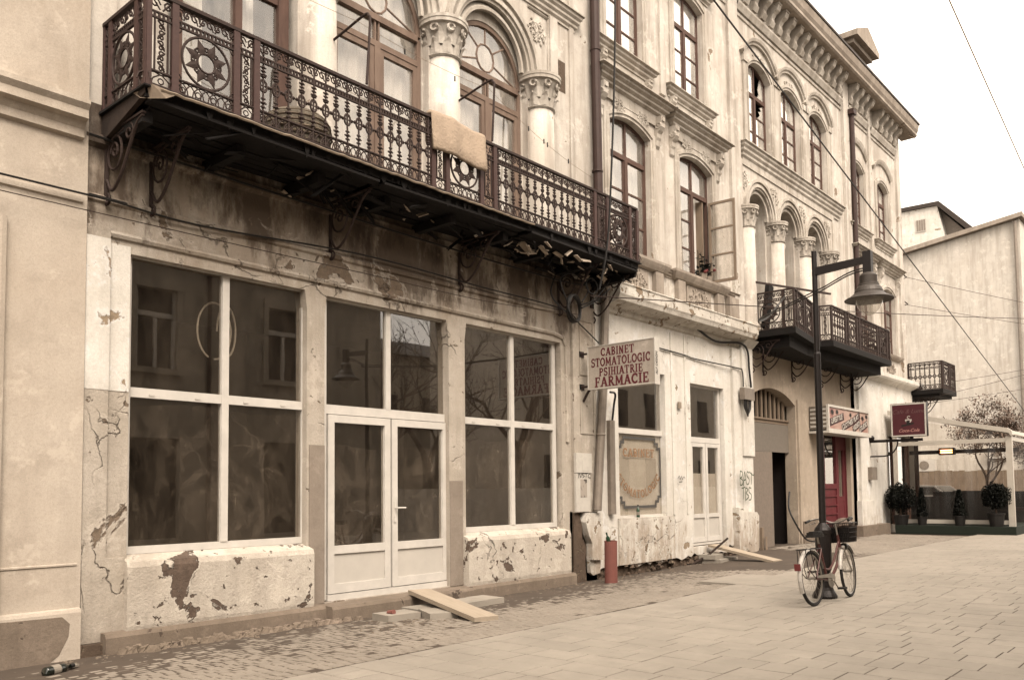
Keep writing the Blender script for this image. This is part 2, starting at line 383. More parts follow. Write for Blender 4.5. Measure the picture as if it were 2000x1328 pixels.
mb = MB()
xs = [-1, 14, 19, 26.5]; ys = [-2.95, -2.9, 0.3]
mb.add([(x, y, gz(x, y)-.0075) for y in ys for x in xs], [(j*4+i, j*4+i+1, (j+1)*4+i+1, (j+1)*4+i) for j in range(2) for i in range(3)])
M['bed'] = simple('sandy_bed', (.10, .075, .056), .95, 0, .4, 2.5, .3)
cobs = tag(mb.build('cobbled_strip', M['bed'], fix=False), kind='structure')
CMS = {i: (brick_mesh('cobblestone', .098+.02*(i % 3-1), .098, .03, .006, M['cobble'], .005, i+3), .01) for i in range(6)}
pieces = []; y = -2.86; row = 0
while y < -.06:
    x = -.6 + rg.uniform(0, .1)
    while x < 26:
        k = rg.randrange(6); wd = (.098+.02*(k % 3-1))
        yy = y + .022*math.sin(x*1.7+row*.3) + rg.uniform(-.006, .006)
        if -yy > 0.05 and not (11.5 < x < 13.0 and -3.4 < yy < -2.15) and rg.random() > (.03 if yy < -.5 else .3) and not (yy > -2.9 and x > 9 and yy < -2.62-.0 and yy < -2.93+min(.3, (x-9)*.06)):
            s = gz(x, yy)
            pieces.append((k, (x+wd/2, yy, s + rg.uniform(-.0015, .003) + .002*math.sin(x*.9)*math.sin(yy*1.9)), rg.uniform(-.06, .06)))
        x += wd+.016
    y += .113; row += 1
lay(pieces, CMS, cobs, 'cobblestone', M['cobble'], 'distant_cobblestones')
# flush stone cover set in the cobbles
mb = MB(); mb.box(11.55, 12.95, -3.30, -2.2, -.03, .004)
tag(mb.build('cover_slab', M['slab'], cobs))
# loose rubble along the wall foot
rb = MB(); rr = random.Random(5)
def rock(mb, c, s, rr):
    vs = []; n = 6
    for k in range(n): a = 2*math.pi*k/n; vs.append((c[0]+s*math.cos(a)*rr.uniform(.7, 1.2), c[1]+s*.8*math.sin(a)*rr.uniform(.7, 1.2), c[2]-s*.3))
    for k in range(n): a = 2*math.pi*k/n+.3; vs.append((c[0]+s*.6*math.cos(a)*rr.uniform(.7, 1.2), c[1]+s*.5*math.sin(a)*rr.uniform(.7, 1.2), c[2]+s*rr.uniform(.25, .55)))
    mb.add(vs, [(k, (k+1) % n, n+(k+1) % n, n+k) for k in range(n)] + [tuple(range(n, 2*n))])
for i in range(900):
    x = rr.uniform(3.2, 18); y = -.16-abs(rr.gauss(0, .16)); s = rr.choice([.008, .012, .018, .03]) * (1.6 if 3.6 < x < 6.4 and rr.random() < .15 else 1)
    rock(rb, (x, y, gz(x, y)), s, rr)
for i in range(260):
    x = rr.gauss(6.5, .5); y = rr.uniform(-1.6, -.7); rock(rb, (x, y, gz(x, y)), rr.choice([.008, .012, .022]), rr)
tag(rb.build('rubble', M['rubble'], fix=False), 'crumbled plaster, grit and small stones along the foot of the wall', 'rubble', kind='stuff')
# a raised crust of broken render at the wall foot, under the first shop window
mb = MB()
for i in range(150):
    x = rr.uniform(3.75, 6.5); y = -.20-abs(rr.gauss(0, .09)); rock(mb, (x, y, gz(x, y)+rr.uniform(-.01, .03)), rr.uniform(.03, .09)*(1 if y < -.3 else 1.2), rr)
tag(mb.build('broken_render_crust', M['cement'], fix=False), 'lumpy brown crust of broken render at the wall foot under the big window', 'debris', kind='stuff')
# ------------------------------------------------------------------ building kit
def op(x0, x1, z0, z1, rise=0.0, n=12):
    pts = [(x0, z0), (x1, z0), (x1, z1)]
    if rise:
        hw = (x1-x0)/2; cx = (x0+x1)/2; r = (hw*hw+rise*rise)/(2*rise); cz = z1+rise-r; a = math.asin(min(1, hw/r)) if rise <= hw else math.pi/2
        pts += [(cx+r*math.sin(lerp(a, -a, i/n)), cz+r*math.cos(lerp(a, -a, i/n))) for i in range(1, n)]
    return pts + [(x0, z1)]
def arcpts(x0, x1, z1, rise, n=12):
    return op(x0, x1, z1-1, z1, rise, n)[2:]
def wall(name, outer, holes, y, depth, mat, parent, M4=None):
    loops = [outer]+holes; flat = [p for l in loops for p in l]
    tri = tessellate_polygon([[Vector((p[0], p[1], 0)) for p in l] for l in loops])
    mb = MB(); mb.add([(p[0], y, p[1]) for p in flat], [tuple(t) for t in tri])
    for h in holes:
        n = len(h)
        mb.add([(p[0], y, p[1]) for p in h]+[(p[0], y+depth, p[1]) for p in h], [(i, (i+1) % n, n+(i+1) % n, n+i) for i in range(n)])
    if M4: mb.v = [tuple(M4 @ Vector(p)) for p in mb.v]
    bm_o = mb.build(name, mat, parent, fix=True)
    return bm_o
def rect(x0, x1, z0, z1): return [(x0, z0), (x1, z0), (x1, z1), (x0, z1)]
def mould(name, x0, x1, prof, mat, parent, ret=True):
    # straight moulding along X; prof list of (y,z) (closed at wall), optional mitred returns
    mb = MB()
    d = min(p[0] for p in prof)
    if ret:
        path = [((x0, 0, 0), Vector((1, 0, 0)), None)]
        n = len(prof); vs = []
        for (sx, base) in ((1, x0), (-1, x1)):
            pass
        L = [(x0+(-p[0])*-1, p[0], p[1]) for p in prof]
        vs = [(x0+p[0], p[0], p[1]) for p in prof] + [(x1-p[0], p[0], p[1]) for p in prof]
        back = [(x0+p[0], .0, p[1]) for p in prof] + [(x1-p[0], .0, p[1]) for p in prof]
        mb.add(vs, [(i, (i+1), n+i+1, n+i) for i in range(n-1)])
        mb.add([vs[i] for i in range(n)]+[back[i] for i in range(n)], [(i, i+1, n+i+1, n+i) for i in range(n-1)])
        mb.add([vs[n+i] for i in range(n)]+[back[n+i] for i in range(n)], [(i, i+1, n+i+1, n+i) for i in range(n-1)])
        mb.v = [(x, y+mould.y, z) for x, y, z in mb.v]
        o = mb.build(name, mat, parent); return o
    mb.prism([(p[0]+mould.y, p[1]) for p in prof], x0, x1, 'x'); return mb.build(name, mat, parent)
mould.y = 0.0
def cornice_prof(z0, z1, d, steps=4):
    pts = [(0, z0)]
    for i in range(steps):
        t0 = i/steps; t1 = (i+1)/steps
        pts += [(-d*(t0*.85+.15), lerp(z0, z1, t0)), (-d*(t0*.85+.15), lerp(z0, z1, t0+.55/steps)), (-d*(t1*.85+.1), lerp(z0, z1, t1-.12/steps))]
    pts += [(-d, lerp(z0, z1, .93)), (-d, z1), (0, z1+.02)]
    return pts
PANEBOX = {}
def pane(x0, x1, z0, z1, y, mat, parent, name='pane'):
    mb = MB(); mb.box(x0, x1, y-.003, y+.003, z0, z1); return mb.build(name, mat, parent)
def curtain(x0, x1, z0, z1, y, mat, parent, amp=.02, seed=0):
    mb = MB(); n = max(6, int((x1-x0)/.035)); rr = random.Random(seed)
    ph = rr.uniform(0, 6); vs = []
    for j in range(2):
        for i in range(n+1):
            x = lerp(x0, x1, i/n); vs.append((x, y+amp*math.sin(x*31+ph)+amp*.6*math.sin(x*13+ph*2), z1 if j else z0))
    mb.add(vs, [(i, i+1, n+2+i, n+1+i) for i in range(n)])
    return mb.build('curtain', mat, parent, fix=False)
def window(parent, x0, x1, z0, z1, y, rise, zt, nb, fm, gm, cm=None, seed=0, fw=.065, broken=(), skip_right=False, top_split=True):
    """two-leaf casement with a transom light; every pane is a sub-part"""
    rr = random.Random(seed); mb = MB(); cx = (x0+x1)/2; d0, d1 = y-.03, y+.035
    mb.box(x0, x0+fw, d0, d1, z0, z1); mb.box(x1-fw, x1, d0, d1, z0, z1); mb.box(x0+fw, x1-fw, d0, d1, z0, z0+fw)
    if rise:
        hi = arcpts(x0, x1, z1, rise); lo = [(cx+(p[0]-cx)*(1-2*fw/(x1-x0)), p[1]-fw) for p in hi]
        n = len(hi); mb.prism(hi+lo[::-1], d0, d1, 'y')
    else: mb.box(x0+fw, x1-fw, d0, d1, z1-fw, z1)
    mb.box(cx-.05, cx+.05, d0-.012, d1, z0+fw, zt-.045); mb.box(x0+fw, x1-fw, d0-.008, d1, zt-.045, zt+.045)
    if top_split: mb.box(cx-.028, cx+.028, d0, d1, zt+.045, z1+rise-fw)
    bars = [lerp(z0+fw, zt-.045, k/nb) for k in range(1, nb)]
    for s, (a, b) in enumerate(((x0+fw, cx-.05), (cx+.05, x1-fw))):
        if skip_right and s: continue
        mb.box(a, a+.03, d0+.008, d1, z0+fw, zt-.045); mb.box(b-.03, b, d0+.008, d1, z0+fw, zt-.045)
        for bz in bars: mb.box(a+.03, b-.03, d0+.01, d1-.01, bz-.016, bz+.016)
    wo_ = mb.build('window', fm, parent)
    for s, (a, b) in enumerate(((x0+fw, cx-.05), (cx+.05, x1-fw))):
        zs = [z0+fw]+bars+[zt-.045]
        for k in range(len(zs)-1):
            if (skip_right and s): continue
            if (s, k) in broken:
                shard(a, b, zs[k], zs[k+1], y, gm, wo_, rr); continue
            o = pane(a+.005, b-.005, zs[k], zs[k+1], y+rr.uniform(-.003, .003), gm, wo_)
        key = (s, 't')
        zz = (zt+.045, z1+rise-.02)
        aa, bb = (a-.0, b+.02) if not s else (a-.02, b)
        if key in broken: shard(aa, bb, zz[0], zz[1], y, gm, wo_, rr)
        else: pane(aa, bb, zz[0], zz[1], y, gm, wo_)
    if cm: curtain(x0-.05, x1+.05, z0-.05, z1+rise, y+.16, cm, wo_, .015, seed)
    return wo_
def shard(a, b, z0, z1, y, gm, parent, rr):
    # what is left of a smashed pane along two edges
    n = 7; pts = [(a, z0), (b, z0), (b, z1)]
    for i in range(n): pts.append((lerp(b, a, (i+1)/n)*.5+.5*lerp(b, a+(b-a)*.3, rr.random()), lerp(z1, z0, (i+.5)/n)))
    mb = MB(); mb.prism(pts, y-.003, y+.003, 'y'); return mb.build('pane', gm, parent)
def room(x0, x1, y0, y1, z0, z1, mat, parent):
    mb = MB(); mb.add([(x0,y0,z0),(x1,y0,z0),(x1,y1,z0),(x0,y1,z0),(x0,y0,z1),(x1,y0,z1),(x1,y1,z1),(x0,y1,z1)], [(0,1,2,3),(4,7,6,5),(1,5,6,2),(2,6,7,3),(3,7,4,0)])
    return mb.build('room_interior', mat, parent, fix=False)
def capital(mb, cx, cy, z0, r, h):
    mb.lathe([(r*1.02, 0), (r*1.12, .02*h/.5), (r*1.12, .06*h), (r*1.0, .08*h), (r*1.0, .35*h), (r*1.12, .6*h), (r*1.32, .78*h), (r*1.38, .80*h)], 20, (cx, cy, z0))
    mb.lathe([(r*1.40, .80*h), (r*1.5, .82*h), (r*1.5, .90*h), (r*1.54, .92*h), (r*1.54, h), (r*1.3, h*1.02)], 24, (cx, cy, z0))
    for row, (zz, ll, nn, o) in enumerate(((.09, .36, 9, 0), (.30, .42, 9, .35))):
        for k in range(nn):
            a = 2*math.pi*(k+o)/nn; wv = 2*math.pi*r/nn*.46
            vs = []
            for (t, dr, wd) in ((0, .03, .9), (.35, .07, 1.0), (.7, .14, .8), (.93, .26, .5), (1.0, .34, .12), (.86, .38, .05)):
                rr_ = r*(1+dr+row*.05); z = z0+h*(zz+ll*t)
                for (s, rd) in ((-1, -.03), (0, .05), (1, -.03)):
                    aa = a+s*wv*wd/rr_; q = rr_+rd*r
                    vs.append((cx+q*math.cos(aa), cy+q*math.sin(aa), z))
            mb.add(vs, [(i*3+j, i*3+j+1, i*3+j+4, i*3+j+3) for i in range(5) for j in range(2)])
    for k in range(8):
        a = 2*math.pi*(k+.5)/8; c = Vector((cx+r*1.3*math.cos(a), cy+r*1.3*math.sin(a), z0+h*.7)); u = Vector((-math.sin(a), math.cos(a), 0))
        mb.tube([c+u*(.09*h*math.cos(b*.7))+Vector((0, 0, .09*h*math.sin(b*.7))) for b in range(9)], .025*h*1.6, 5)
def scroll_relief(mb, fr, w_, h_, seed=0, r=.012):
    """leafy scrollwork filling a w x h field; fr(u,v,d) -> 3D"""
    rr = random.Random(seed)
    def T(p2, rad): mb.tube([fr(p[0], p[1], rad*.4) for p in p2], rad, 5)
    for sgn in (-1, 1):
        for k, (u, v, s) in enumerate(((.30, .30, 1), (.72, .45, .8), (.42, .78, .7))):
            c = (sgn*u*w_/2, (v-.5)*h_); r0 = .20*s*min(w_, h_); a0 = rr.uniform(0, 6)
            T([(c[0]+lerp(r0, r0*.15, i/14)*math.cos(a0+sgn*i*.62), c[1]+lerp(r0, r0*.15, i/14)*math.sin(a0+sgn*i*.62)) for i in range(15)], r)
            for q in range(4):
                a = a0+q*1.5; T([(c[0]+r0*math.cos(a), c[1]+r0*math.sin(a)), (c[0]+r0*1.5*math.cos(a+.3), c[1]+r0*1.5*math.sin(a+.3))], r*1.3)
    T([(0, -.42*h_), (.02*w_, 0), (0, .42*h_)], r)

# ------------------------------------------------------------------ neighbouring building on the left edge
nb = empty('neighbour_building', (0, -.1, -.2))
tag(nb, 'plain beige stucco building with moulded string course at the left edge', 'building')
YL = -.055
wall('wall', rect(-14, 3.42, -.3, 9.5), [], YL, .2, M['plL'], nb)
mb = MB(); mb.prism([(YL-.0, -.3), (YL-.05, -.3), (YL-.05, .30), (YL-.04, .33), (YL, .34)], -14, 3.41, 'x'); pl_ = mb.build('plinth', M['plL'], nb)
mb = MB(); rr = random.Random(4); pts = []
for i in range(24):
    a = 2*math.pi*i/24; pts.append((2.93+.36*math.cos(a)**3*abs(math.cos(a))**-.9*rr.uniform(.9, 1.05) if abs(math.cos(a)) > .1 else 2.93+.36*math.cos(a), .055+.235*(1 if math.sin(a) > 0 else 1)*math.sin(a)*rr.uniform(.85, 1.05)))
pts = [(2.66, -.16), (3.1, -.17), (3.22, -.08), (3.30, .08), (3.31, .2), (3.24, .27), (2.68, .28)]
mb.prism(pts, YL-.053, YL-.0505, 'y'); mb.build('damp_patch', M['cement'], pl_)
mould.y = YL
mould('string_course', -14, 3.36, [(0, 4.86), (-.05, 4.88), (-.05, 4.96), (-.09, 5.02), (-.15, 5.04), (-.15, 5.12), (-.19, 5.17), (-.19, 5.22), (0, 5.26)], M['plL'], nb, ret=False)
mould('fillet_moulding', -14, 3.37, [(0, 4.24), (-.025, 4.25), (-.025, 4.30), (0, 4.31)], M['plL'], nb, ret=False)
mould('dado_line', -14, 3.38, [(0, .735), (-.012, .74), (-.012, .755), (0, .76)], M['plL'], nb, ret=False)
mb = MB(); mb.prism([(2.58, YL), (2.62, YL-.05), (2.66, YL-.06), (2.70, YL-.05), (2.71, YL)], -.25, 3.95, 'z'); mb.build('plaster_rib', M['plL'], nb)
mb = MB(); mb.prism([(YL, 9.4), (YL-.4, 9.4), (YL-.4, 9.6), (6, 12), (6, 9.4)], -14, 3.39, 'x'); mb.build('roof', M['roof'], nb)
mb = MB(); mb.box(-14, 3.38, YL+.01, 6, -.3, 9.39); mb.build('core', M['plL'], nb)
mould.y = 0.0

# ------------------------------------------------------------------ the long ornate building
B = empty('ornate_building', (17, 0, -.2))
tag(B, 'long weathered three-storey building with arched upper windows, bracketed eaves and peeling plaster', 'building')
XA0, XA1, XB1, XC1, XD1 = 3.40, 12.0, 17.9, 24.85, 30.15
# --- bay with the three shop openings
w1 = [(3.88, .74), (6.03, .74), (6.03, 3.62), (6.0, 3.86), (3.88, 3.86)]
w2 = [(6.29, .07), (8.44, .07), (8.44, 3.55), (8.40, 3.84), (6.32, 3.84), (6.29, 3.60)]
w3 = [(8.77, .74), (11.06, .74), (11.06, 3.85), (8.81, 3.85), (8.77, 3.60)]
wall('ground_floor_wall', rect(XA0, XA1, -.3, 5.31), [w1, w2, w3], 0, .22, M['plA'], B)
for (a, b) in ((3.84, 6.06), (8.70, 11.12)):
    mb = MB(); mb.prism([(.11, .05), (-.11, .05), (-.12, .10), (-.12, .68), (-.10, .735), (-.06, .745), (.10, .80)], a, b, 'x'); mb.build('window_parapet', M['parapet'], B)
mb = MB()
pf = [(0, -.3), (-.17, -.3), (-.165, .02), (-.14, .06), (0, .07)]
mb.prism(pf, 3.62, 6.2, 'x'); mb.prism([(0, -.3), (-.30, -.3), (-.29, .015), (-.27, .05), (.15, .068)], 6.2, 8.62, 'x'); mb.prism([(p[0]-.0, p[1]-.012) for p in pf], 8.62, 11.2, 'x')
mb.build('concrete_ledge', M['cement'], B)
# lower pillar paint and the flat left pilaster
mb = MB(); mb.box(6.063, 6.287, -.012, .1, .07, 1.98); mb.build('pillar_facing', M['brownpaint'], B)
mb = MB(); mb.box(8.443, 8.70, -.012, .1, .07, 1.55); mb.build('pillar_facing', M['brownpaint'], B)
mb = MB(); mb.box(3.43, 3.66, -.035, .02, .78, 4.12); mb.box(3.43, 3.845, -.045, .02, -.02, .78); mb.build('flat_pilaster', M['plA'], B)
mb = MB(); mb.box(3.428, 3.662, -.039, .02, 2.44, 3.96); mb.box(3.662, 3.876, -.006, .02, 2.44, 3.93); mb.build('repainted_facing', M['plB'], B)
mb = MB(); mb.box(3.41, 3.64, -.10, .02, -.3, -.025); mb.build('broken_base', M['brick'], B)
mould('string_course', XA0, 11.9, [(0, 4.86), (-.05, 4.90), (-.06, 4.965), (-.045, 4.99), (0, 5.0)], M['plA'], B, ret=False)
mould('fillet_moulding', XA0, 11.9, [(0, 4.31), (-.03, 4.33), (-.035, 4.37), (0, 4.40)], M['plA'], B, ret=False)
# hood mould that runs over the openings and turns down beside the last one
pth = [(3.66, 4.02), (9, 3.99), (10.85, 3.985), (11.10, 3.94), (11.19, 3.80), (11.20, 2.2)]
pth = [Vector((p[0], 0, p[1])) for p in pth]; path = []
for i, p in enumerate(pth):
    a = pth[max(0, i-1)]; b = pth[min(len(pth)-1, i+1)]; t = (b-a).normalized(); path.append((p, Vector((t.z, 0, -t.x))*-1, Vector((0, 1, 0))))
mb = MB(); mb.sweep([(-.035, .0), (-.03, -.03), (0, -.045), (.03, -.03), (.035, 0)], path); mb.build('hood_mould', M['plA'], B)

def shop_window(x0, x1, z0, z1, xm, zt, y, parent, label=None):
    mb = MB(); f = .075; a, b = y-.03, y+.04
    mb.box(x0, x0+f, a, b, z0, z1); mb.box(x1-f, x1, a, b, z0, z1); mb.box(x0+f, x1-f, a, b, z0, z0+f); mb.box(x0+f, x1-f, a, b, z1-f, z1)
    fo = mb.build('shop_window', M['pvc'], parent)
    mb = MB(); mb.box(xm-.042, xm+.042, a-.01, b-.01, z0+f, z1-f); mb.build('mullion', M['pvc'], fo)
    for s, (p, q) in enumerate(((x0+f, xm-.042), (xm+.042, x1-f))):
        mb = MB(); mb.box(p, q, a-.004, b-.004, zt-.05, zt+.05)
        mb.build('transom', M['pvc'], fo)
        for k in (.22, .72):
            mb = MB(); mb.box(lerp(p, q, k)-.03, lerp(p, q, k)+.03, a-.012, a-.003, zt-.028, zt-.012); mb.build('drain_cap', M['pvcpanel'], fo)
        pane(p-.004, q+.004, z0+f, zt-.05, y, M['glass'], fo); pane(p-.004, q+.004, zt+.05, z1-f, y, M['glass'], fo)
    return fo
YG = .12
shop_window(3.86, 6.10, .80, 3.93, 5.00, 2.455, YG, B)
shop_window(8.72, 11.02, .80, 3.90, 9.915, 2.44, YG, B)
# --- white double door with its fanlights
mb = MB(); a, b = YG-.03, YG+.04
mb.box(6.29, 6.385, a, b, .085, 3.9); mb.box(8.49, 8.58, a, b, .085, 3.9); mb.box(6.385, 8.49, a, b, 2.385, 2.50); mb.box(6.385, 8.49, a, b, 3.82, 3.9); mb.box(6.385, 8.49, a-.03, b, .07, .145)
mb.box(7.35, 7.43, a-.006, b-.006, 2.50, 3.82)
dr = mb.build('shop_door', M['pvc'], B)
pane(6.38, 7.352, 2.497, 3.823, YG, M['glass'], dr); pane(7.428, 8.495, 2.497, 3.823, YG, M['glass'], dr)
for (p, q) in ((6.40, 7.41), (7.44, 8.475)):
    mb = MB(); a, b = YG-.05, YG+.03; f = .095
    mb.box(p, p+f, a, b, .155, 2.375); mb.box(q-f, q, a, b, .155, 2.375); mb.box(p+f, q-f, a, b, .155, .27); mb.box(p+f, q-f, a, b, .64, .74); mb.box(p+f, q-f, a, b, 2.28, 2.375)
    lf = mb.build('door_leaf', M['pvc'], dr)
    pane(p+f-.004, q-f+.004, .74, 2.28, YG-.01, M['glass'], dr)
    mb = MB(); mb.box(p+f, q-f, YG-.028, YG+.01, .268, .642); mb.build('door_panel', M['pvcpanel'], dr)
mb = MB(); mb.box(7.465, 7.50, YG-.062, YG-.045, 1.0, 1.27); mb.tube([(7.482, YG-.055, 1.19), (7.482, YG-.11, 1.19), (7.62, YG-.115, 1.19)], .012, 8); mb.build('door_handle', M['pvc'], dr)
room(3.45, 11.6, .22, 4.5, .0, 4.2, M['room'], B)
# thin inner line of the door glazing stop
# --- upper wall of the arcade bay: three deep arches on columns
AC = [5.05, 7.25, 9.45]; RA = .83; ZSA = 8.13
holes = []
for c in AC: holes.append(op(c-RA, c+RA, 5.32, ZSA, RA, 22))
wall('upper_wall', rect(XA0, XA1, 5.31, 14.6), holes, 0, .22, M['plU'], B)
def french_door(cx, hw, z0, zs, y, parent, fm, gm, cm, seed, zr=None, op_leaf=False):
    mb = MB(); f = .07; a, b = y-.035, y+.035; zr = zr or zs-.36
    mb.box(cx-hw, cx-hw+f, a, b, z0, zs); mb.box(cx+hw-f, cx+hw, a, b, z0, zs)
    mb.box(cx-hw+f, cx+hw-f, a-.02, b, zs-.045, zs+.045); mb.box(cx-hw+f, cx+hw-f, a-.006, b, zr-.04, zr+.04)
    mb.box(cx-.05, cx+.05, a-.012, b, z0, zr-.04); mb.box(cx-.045, cx-.02, a, b, zr+.04, zs-.045); mb.box(cx+.02, cx+.045, a, b, zr+.04, zs-.045)
    mb.arch(cx, zs+.045, hw-f, [(0, a), (f, a), (f, b), (0, b)], 0, 180, 22)
    for s in (-1, 1):
        p, q = (cx-hw+f, cx-.05) if s < 0 else (cx+.05, cx+hw-f)
        mb.box(p, p+.07, a+.004, b, z0, zr-.04); mb.box(q-.07, q, a+.004, b, z0, zr-.04); mb.box(p+.07, q-.07, a+.004, b, zr-.12, zr-.04); mb.box(p+.07, q-.07, a+.004, b, z0, z0+.5)
    # fanlight: hub ring and spokes
    r = hw-f; hz = zs+.045+r*.36; rh = r*.27
    mb.tube([(cx+rh*math.cos(t*.5236), y, hz+rh*math.sin(t*.5236)*1.1) for t in range(12)], .018, 6, True)
    for ang in (90, 35, 145, -18, 198, ):
        c_, s_ = math.cos(R(ang)), math.sin(R(ang)); p = Vector((cx+rh*c_, y, hz+rh*1.1*s_)); t = 0
        while True:
            q = p+Vector((c_, 0, s_))*t
            if (q.x-cx)**2+(q.z-zs-.045)**2 > (r*.99)**2 or q.z < zs+.05 or t > 2: break
            t += .01
        mb.tube([p, q], .016, 6)
    mb.tube([(cx, y, hz-rh*1.1), (cx, y, zs+.04)], .016, 6)
    d = mb.build('french_door', fm, parent)
    for s in (-1, 1):
        p, q = (cx-hw+f, cx-.05) if s < 0 else (cx+.05, cx+hw-f)
        zz = [z0+.5, lerp(z0+.5, zr-.12, .5), zr-.12]
        for k in range(2): pane(p+.068, q-.068, zz[k]+(.014 if k else 0), zz[k+1]-(0 if k else .014), y, gm, d)
        m2 = MB(); m2.box(p+.07, q-.07, a+.01, b-.01, zz[1]-.014, zz[1]+.014); m2.build('glazing_bar', fm, d)
        p2, q2 = (cx-hw+f, cx-.045) if s < 0 else (cx+.045, cx+hw-f)
        pane(p2, q2, zr+.04, zs-.045, y, gm, d)
    m2 = MB(); m2.prism([(cx+r*math.cos(R(k*10)), zs+.045+r*math.sin(R(k*10))) for k in range(19)], y-.003, y+.003, 'y'); m2.build('fanlight_pane', gm, d)
    if cm: curtain(cx-hw-.06, cx+hw+.06, z0, zs+hw*.96, y+.14, cm, d, .018, seed)
    return d
YD = .17
for i, c in enumerate(AC):
    hw = .80
    if i == 0:   # the boxy brown window behind the balcony end
        mb = MB(); mb.box(4.36, 4.44, YD-.1, YD, 5.3, 8.5); mb.box(5.08, 5.17, YD-.1, YD, 5.3, 8.5); mb.box(5.66, 5.80, YD-.1, YD, 5.3, 8.5); mb.box(4.44, 5.66, YD-.08, YD, 7.3, 7.42); mb.box(4.44, 5.08, YD-.09, YD, 6.75, 6.80); mb.box(5.17, 5.66, YD-.09, YD, 5.3, 5.5); mb.box(4.44, 5.08, YD-.09, YD, 5.3, 5.5)
        wd_ = mb.build('window', M['frame'], B); pane(4.43, 5.09, 6.80, 7.3, YD-.04, M['glassup'], wd_); pane(5.16, 5.67, 5.5, 7.3, YD-.04, M['glassup'], wd_); pane(4.43, 5.09, 5.5, 6.75, YD-.04, M['glassup'], wd_)
        curtain(4.3, 4.78, 5.3, 8.3, YD+.12, M['curtain'], wd_, .03, 3); curtain(5.12, 5.45, 5.3, 8.3, YD+.12, M['curtain'], wd_, .03, 5); continue
    french_door(c, hw, 5.32, 7.84, YD, B, M['framep'] if i == 1 else M['framep'], M['glassup'], M['curtain'], i)
    wl = wall('arch_infill', op(c-RA-.02, c+RA+.02, 5.32, ZSA, RA+.02, 22), [op(c-hw, c+hw, 5.33, 7.885, hw, 22)], YD-.05, .1, M['plU'], B)
PROF = [(0, 0), (0, -.03), (.05, -.03), (.05, -.065), (.12, -.065), (.12, -.04), (.18, -.04), (.18, -.085), (.255, -.085), (.255, 0)]
for c in AC:
    mb = MB(); mb.arch(c, ZSA, RA-.02, PROF, 0, 180, 30); mb.build('archivolt', M['trim'], B)
    mb = MB(); mb.arch(c, ZSA, RA-.14, [(0, .06), (0, .0), (.045, -.004), (.10, .04), (.13, .06)], 0, 180, 26); mb.build('inner_archivolt', M['trim'], B)
def column(cx, cy, z0, z1, r, hcap, parent):
    mb = MB(); zc = z1-hcap
    mb.lathe([(r*1.25, 0), (r*1.25, .08), (r*1.15, .10), (r*1.22, .14), (r*1.05, .19), (r, .23), (r*1.0, (zc-z0)*.4), (r*.93, zc-z0)], 28, (cx, cy, z0))
    co = mb.build('column', M['plU'], parent, smooth=True)
    mb = MB(); capital(mb, cx, cy, zc, r*.95, hcap); mb.build('capital', M['trim'], co)
    return co
for cx in (3.95, 6.15, 8.35, 10.55): column(cx, -.02, 5.32, ZSA, .255, .56, B)
# spandrel panels and frame over the arches
for k, cx in enumerate((6.15, 8.35, 10.52)):
    mb = MB(); fr = lambda u, v, d, cx=cx: (cx+u, -d-.004, 8.95+v)
    scroll_relief(mb, fr, .42, .42, k, .014)
    if k == 2:
        for (a, b) in (((10.30, 9.30), (10.83, 9.30)), ((10.83, 9.30), (10.83, 8.30))):
            mb.tube([(a[0], -.01, a[1]), (b[0], -.01, b[1])], .022, 4)
    mb.build('spandrel_relief', M['trim'], B)
mould('cornice', 3.5, 11.55, cornice_prof(9.36, 9.66, .16), M['trim'], B)
mb = MB(); mb.box(10.84, 11.04, -.05, 0, 5.0, 9.36); mb.box(11.40, 11.52, -.035, 0, 5.0, 13.3); mb.build('strip_pilaster', M['plU'], B)
mb = MB(); mb.box(11.10, 11.30, -.004, .0, 8.18, 8.72); mb.build('exposed_masonry', M['brick'], B)
room(3.5, 11.9, .3, 2.2, 5.2, 9.2, M['room'], B)
# ------------------------------------------------------------------ bays to the right of the brown downpipe
def architrave(x0, x1, z0, z1, rise, prof, parent, mat, n=12):
    pts = [(x0, z0)]+list(reversed(arcpts(x0, x1, z1, rise, n)))+[(x1, z0)] if rise else [(x0, z0), (x0, z1), (x1, z1), (x1, z0)]
    P = [Vector((p[0], 0, p[1])) for p in pts]; path = []
    for i, p in enumerate(P):
        ts = []
        if i: ts.append((p-P[i-1]).normalized())
        if i < len(P)-1: ts.append((P[i+1]-p).normalized())
        t = sum(ts, Vector()).normalized(); nrm = Vector((-t.z, 0, t.x)); k = 1/max(.5, nrm.dot(Vector((-ts[0].z, 0, ts[0].x))))
        path.append((p, nrm*k, Vector((0, 1, 0))))
    mb = MB(); mb.sweep(prof, path); return mb.build('architrave', mat, parent)
APROF = [(0, .0), (0, -.03), (.05, -.03), (.06, -.055), (.12, -.055), (.13, -.035), (.19, -.035), (.19, 0)]
def console(x, z0, z1, d, wd, parent, mat):
    h = z1-z0
    prof = [(0, z1), (-d, z1), (-d, z1-.12*h), (-d*.92, z1-.2*h), (-d*.95, z1-.34*h), (-d*.7, z1-.45*h), (-d*.45, z1-.52*h), (-d*.42, z1-.66*h), (-d*.28, z1-.74*h), (-d*.22, z1-.92*h), (0, z0)]
    mb = MB(); mb.prism([(p[0]+mould.y, p[1]) for p in prof], x-wd/2, x+wd/2, 'x')
    for s in (-1, 1):
        mb.tube(spiral((x+s*wd*.5, mould.y-d*.6, z1-.28*h), .13*h, .03*h, 0, 1.2*s, 10, 'yz'), .018*h+.004, 4)
    mb.box(x-wd*.28, x+wd*.28, mould.y-d-.012, mould.y-d, z1-.16*h, z1-.03*h)
    return mb.build('console', mat, parent)
WINB = [(12.60, 14.00), (15.13, 16.53)]; TOPB = [(12.54, 13.80), (15.03, 16.26)]
